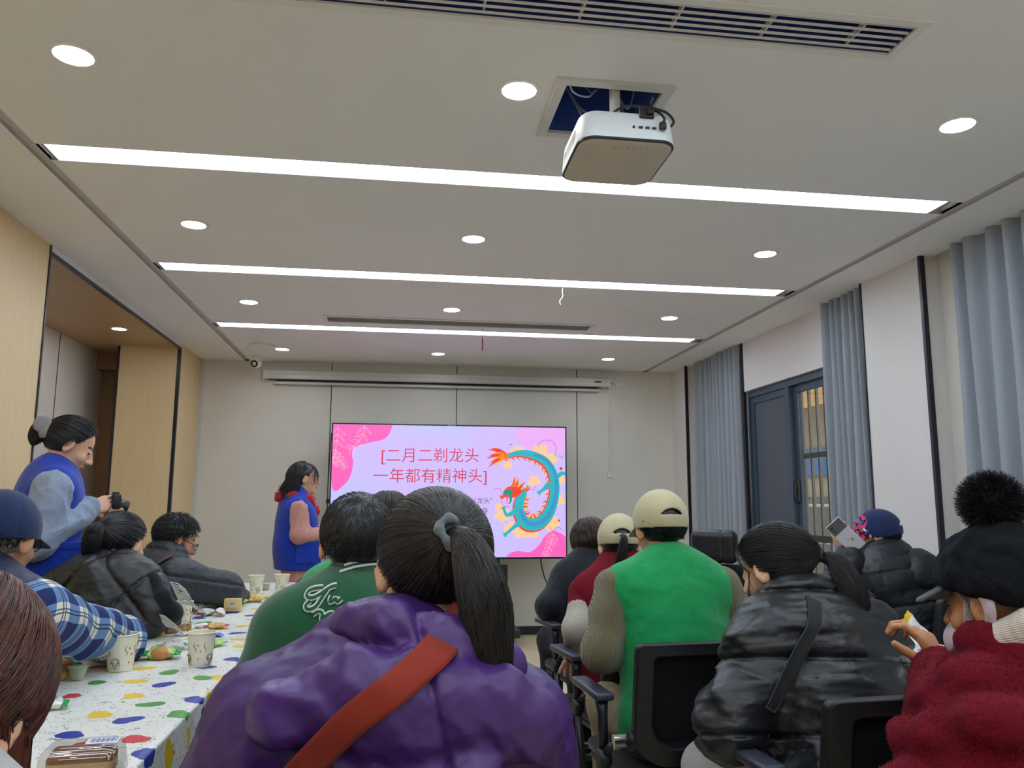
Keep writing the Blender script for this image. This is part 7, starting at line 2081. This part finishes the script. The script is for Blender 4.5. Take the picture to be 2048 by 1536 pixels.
scv = ring_tube(s_, [s_.N+np.array(v) for v in ((0.04, 0.150, -0.06), (0.095, 0.08, 0.035), (0.095, -0.03, 0.060), (0, -0.120, 0.055), (-0.095, -0.03, 0.060), (-0.09, 0.07, 0.035), (-0.02, 0.150, -0.06))], [0.034, 0.038, 0.040, 0.042, 0.040, 0.038, 0.034])
s_.part('scarf', disp(scv, folds(50, 0.007, 4, (1, 1, 1), 0.7)), M['c_red_scarf'], 0.006)
s_.haircap(M['hair_black'], 0.010)
s_.long_hair(M['hair_black'], 0.150, n=2800, wav=0.016, wfreq=11, r=0.0016, lift=0.016, spread=1.14, down=(0, -0.30, -1), ymax=-0.25, part=(0, -0.1, 0.99), cond=lambda D: D[:, 1] < 0.30)
s_.long_hair(M['hair_black'], 0.05, n=120, wav=0.006, r=0.0014, part=(0.1, 0.7, 0.7), ymax=0.8, cond=lambda D: D[:, 1] > 0.30)
s_.trousers(M['c_pink'], 0.020, 0.010); s_.shoes(M['c_shoe'])

# high backed office chair near the window
oc = empty('office_chair', (2.03, 4.75, 0), math.radians(-35), 'black office chair headrest showing between the green vest and the curtain', 'chair')
hr = inter(boxs((0, -0.30, 1.02), (0.135, 0.045, 0.095), 0.042), half((0, 0, 1), 3))
sdf_obj('headrest', disp(hr, lambda P: -0.008*np.exp(-((P[:, 0]-0.05)/0.004)**2)), 0.006, simple('black_leatherette', (26, 26, 30), 0.35, bump=0.15, bscale=300), oc)
sdf_obj('backrest', boxs((0, -0.27, 0.68), (0.22, 0.05, 0.24), 0.05), 0.012, M['seat_cloth'], oc)
sdf_obj('seat', boxs((0, 0, 0.46), (0.24, 0.24, 0.05), 0.045), 0.012, M['seat_cloth'], oc)
MB().box((-0.03, -0.34, 0.40), (0.03, -0.31, 0.95), bev=0.006).box((-0.03, -0.34, 0.39), (0.03, 0.0, 0.415)).build('spine', M['black_plastic'], oc)
MB().tube([(0, 0, 0.42), (0, 0, 0.08)], 0.025, 14).build('gas_lift', M['black_metal'], oc)
for k in range(5):
    a = k*2*PI/5; x, y = 0.28*math.cos(a), 0.28*math.sin(a)
    lg = MB().tube([(0, 0, 0.10), (x, y, 0.07)], [0.026, 0.018], 10).build('base_arm', M['black_plastic'], oc)
    MB().lathe([(0.002, -0.02), (0.028, -0.02), (0.028, 0.02), (0.002, 0.02)], 16, 0, Matrix.Translation((x, y, 0.029)) @ Matrix.Rotation(a, 4, 'Z'), 'Y').build('castor', M['black_plastic'], lg)
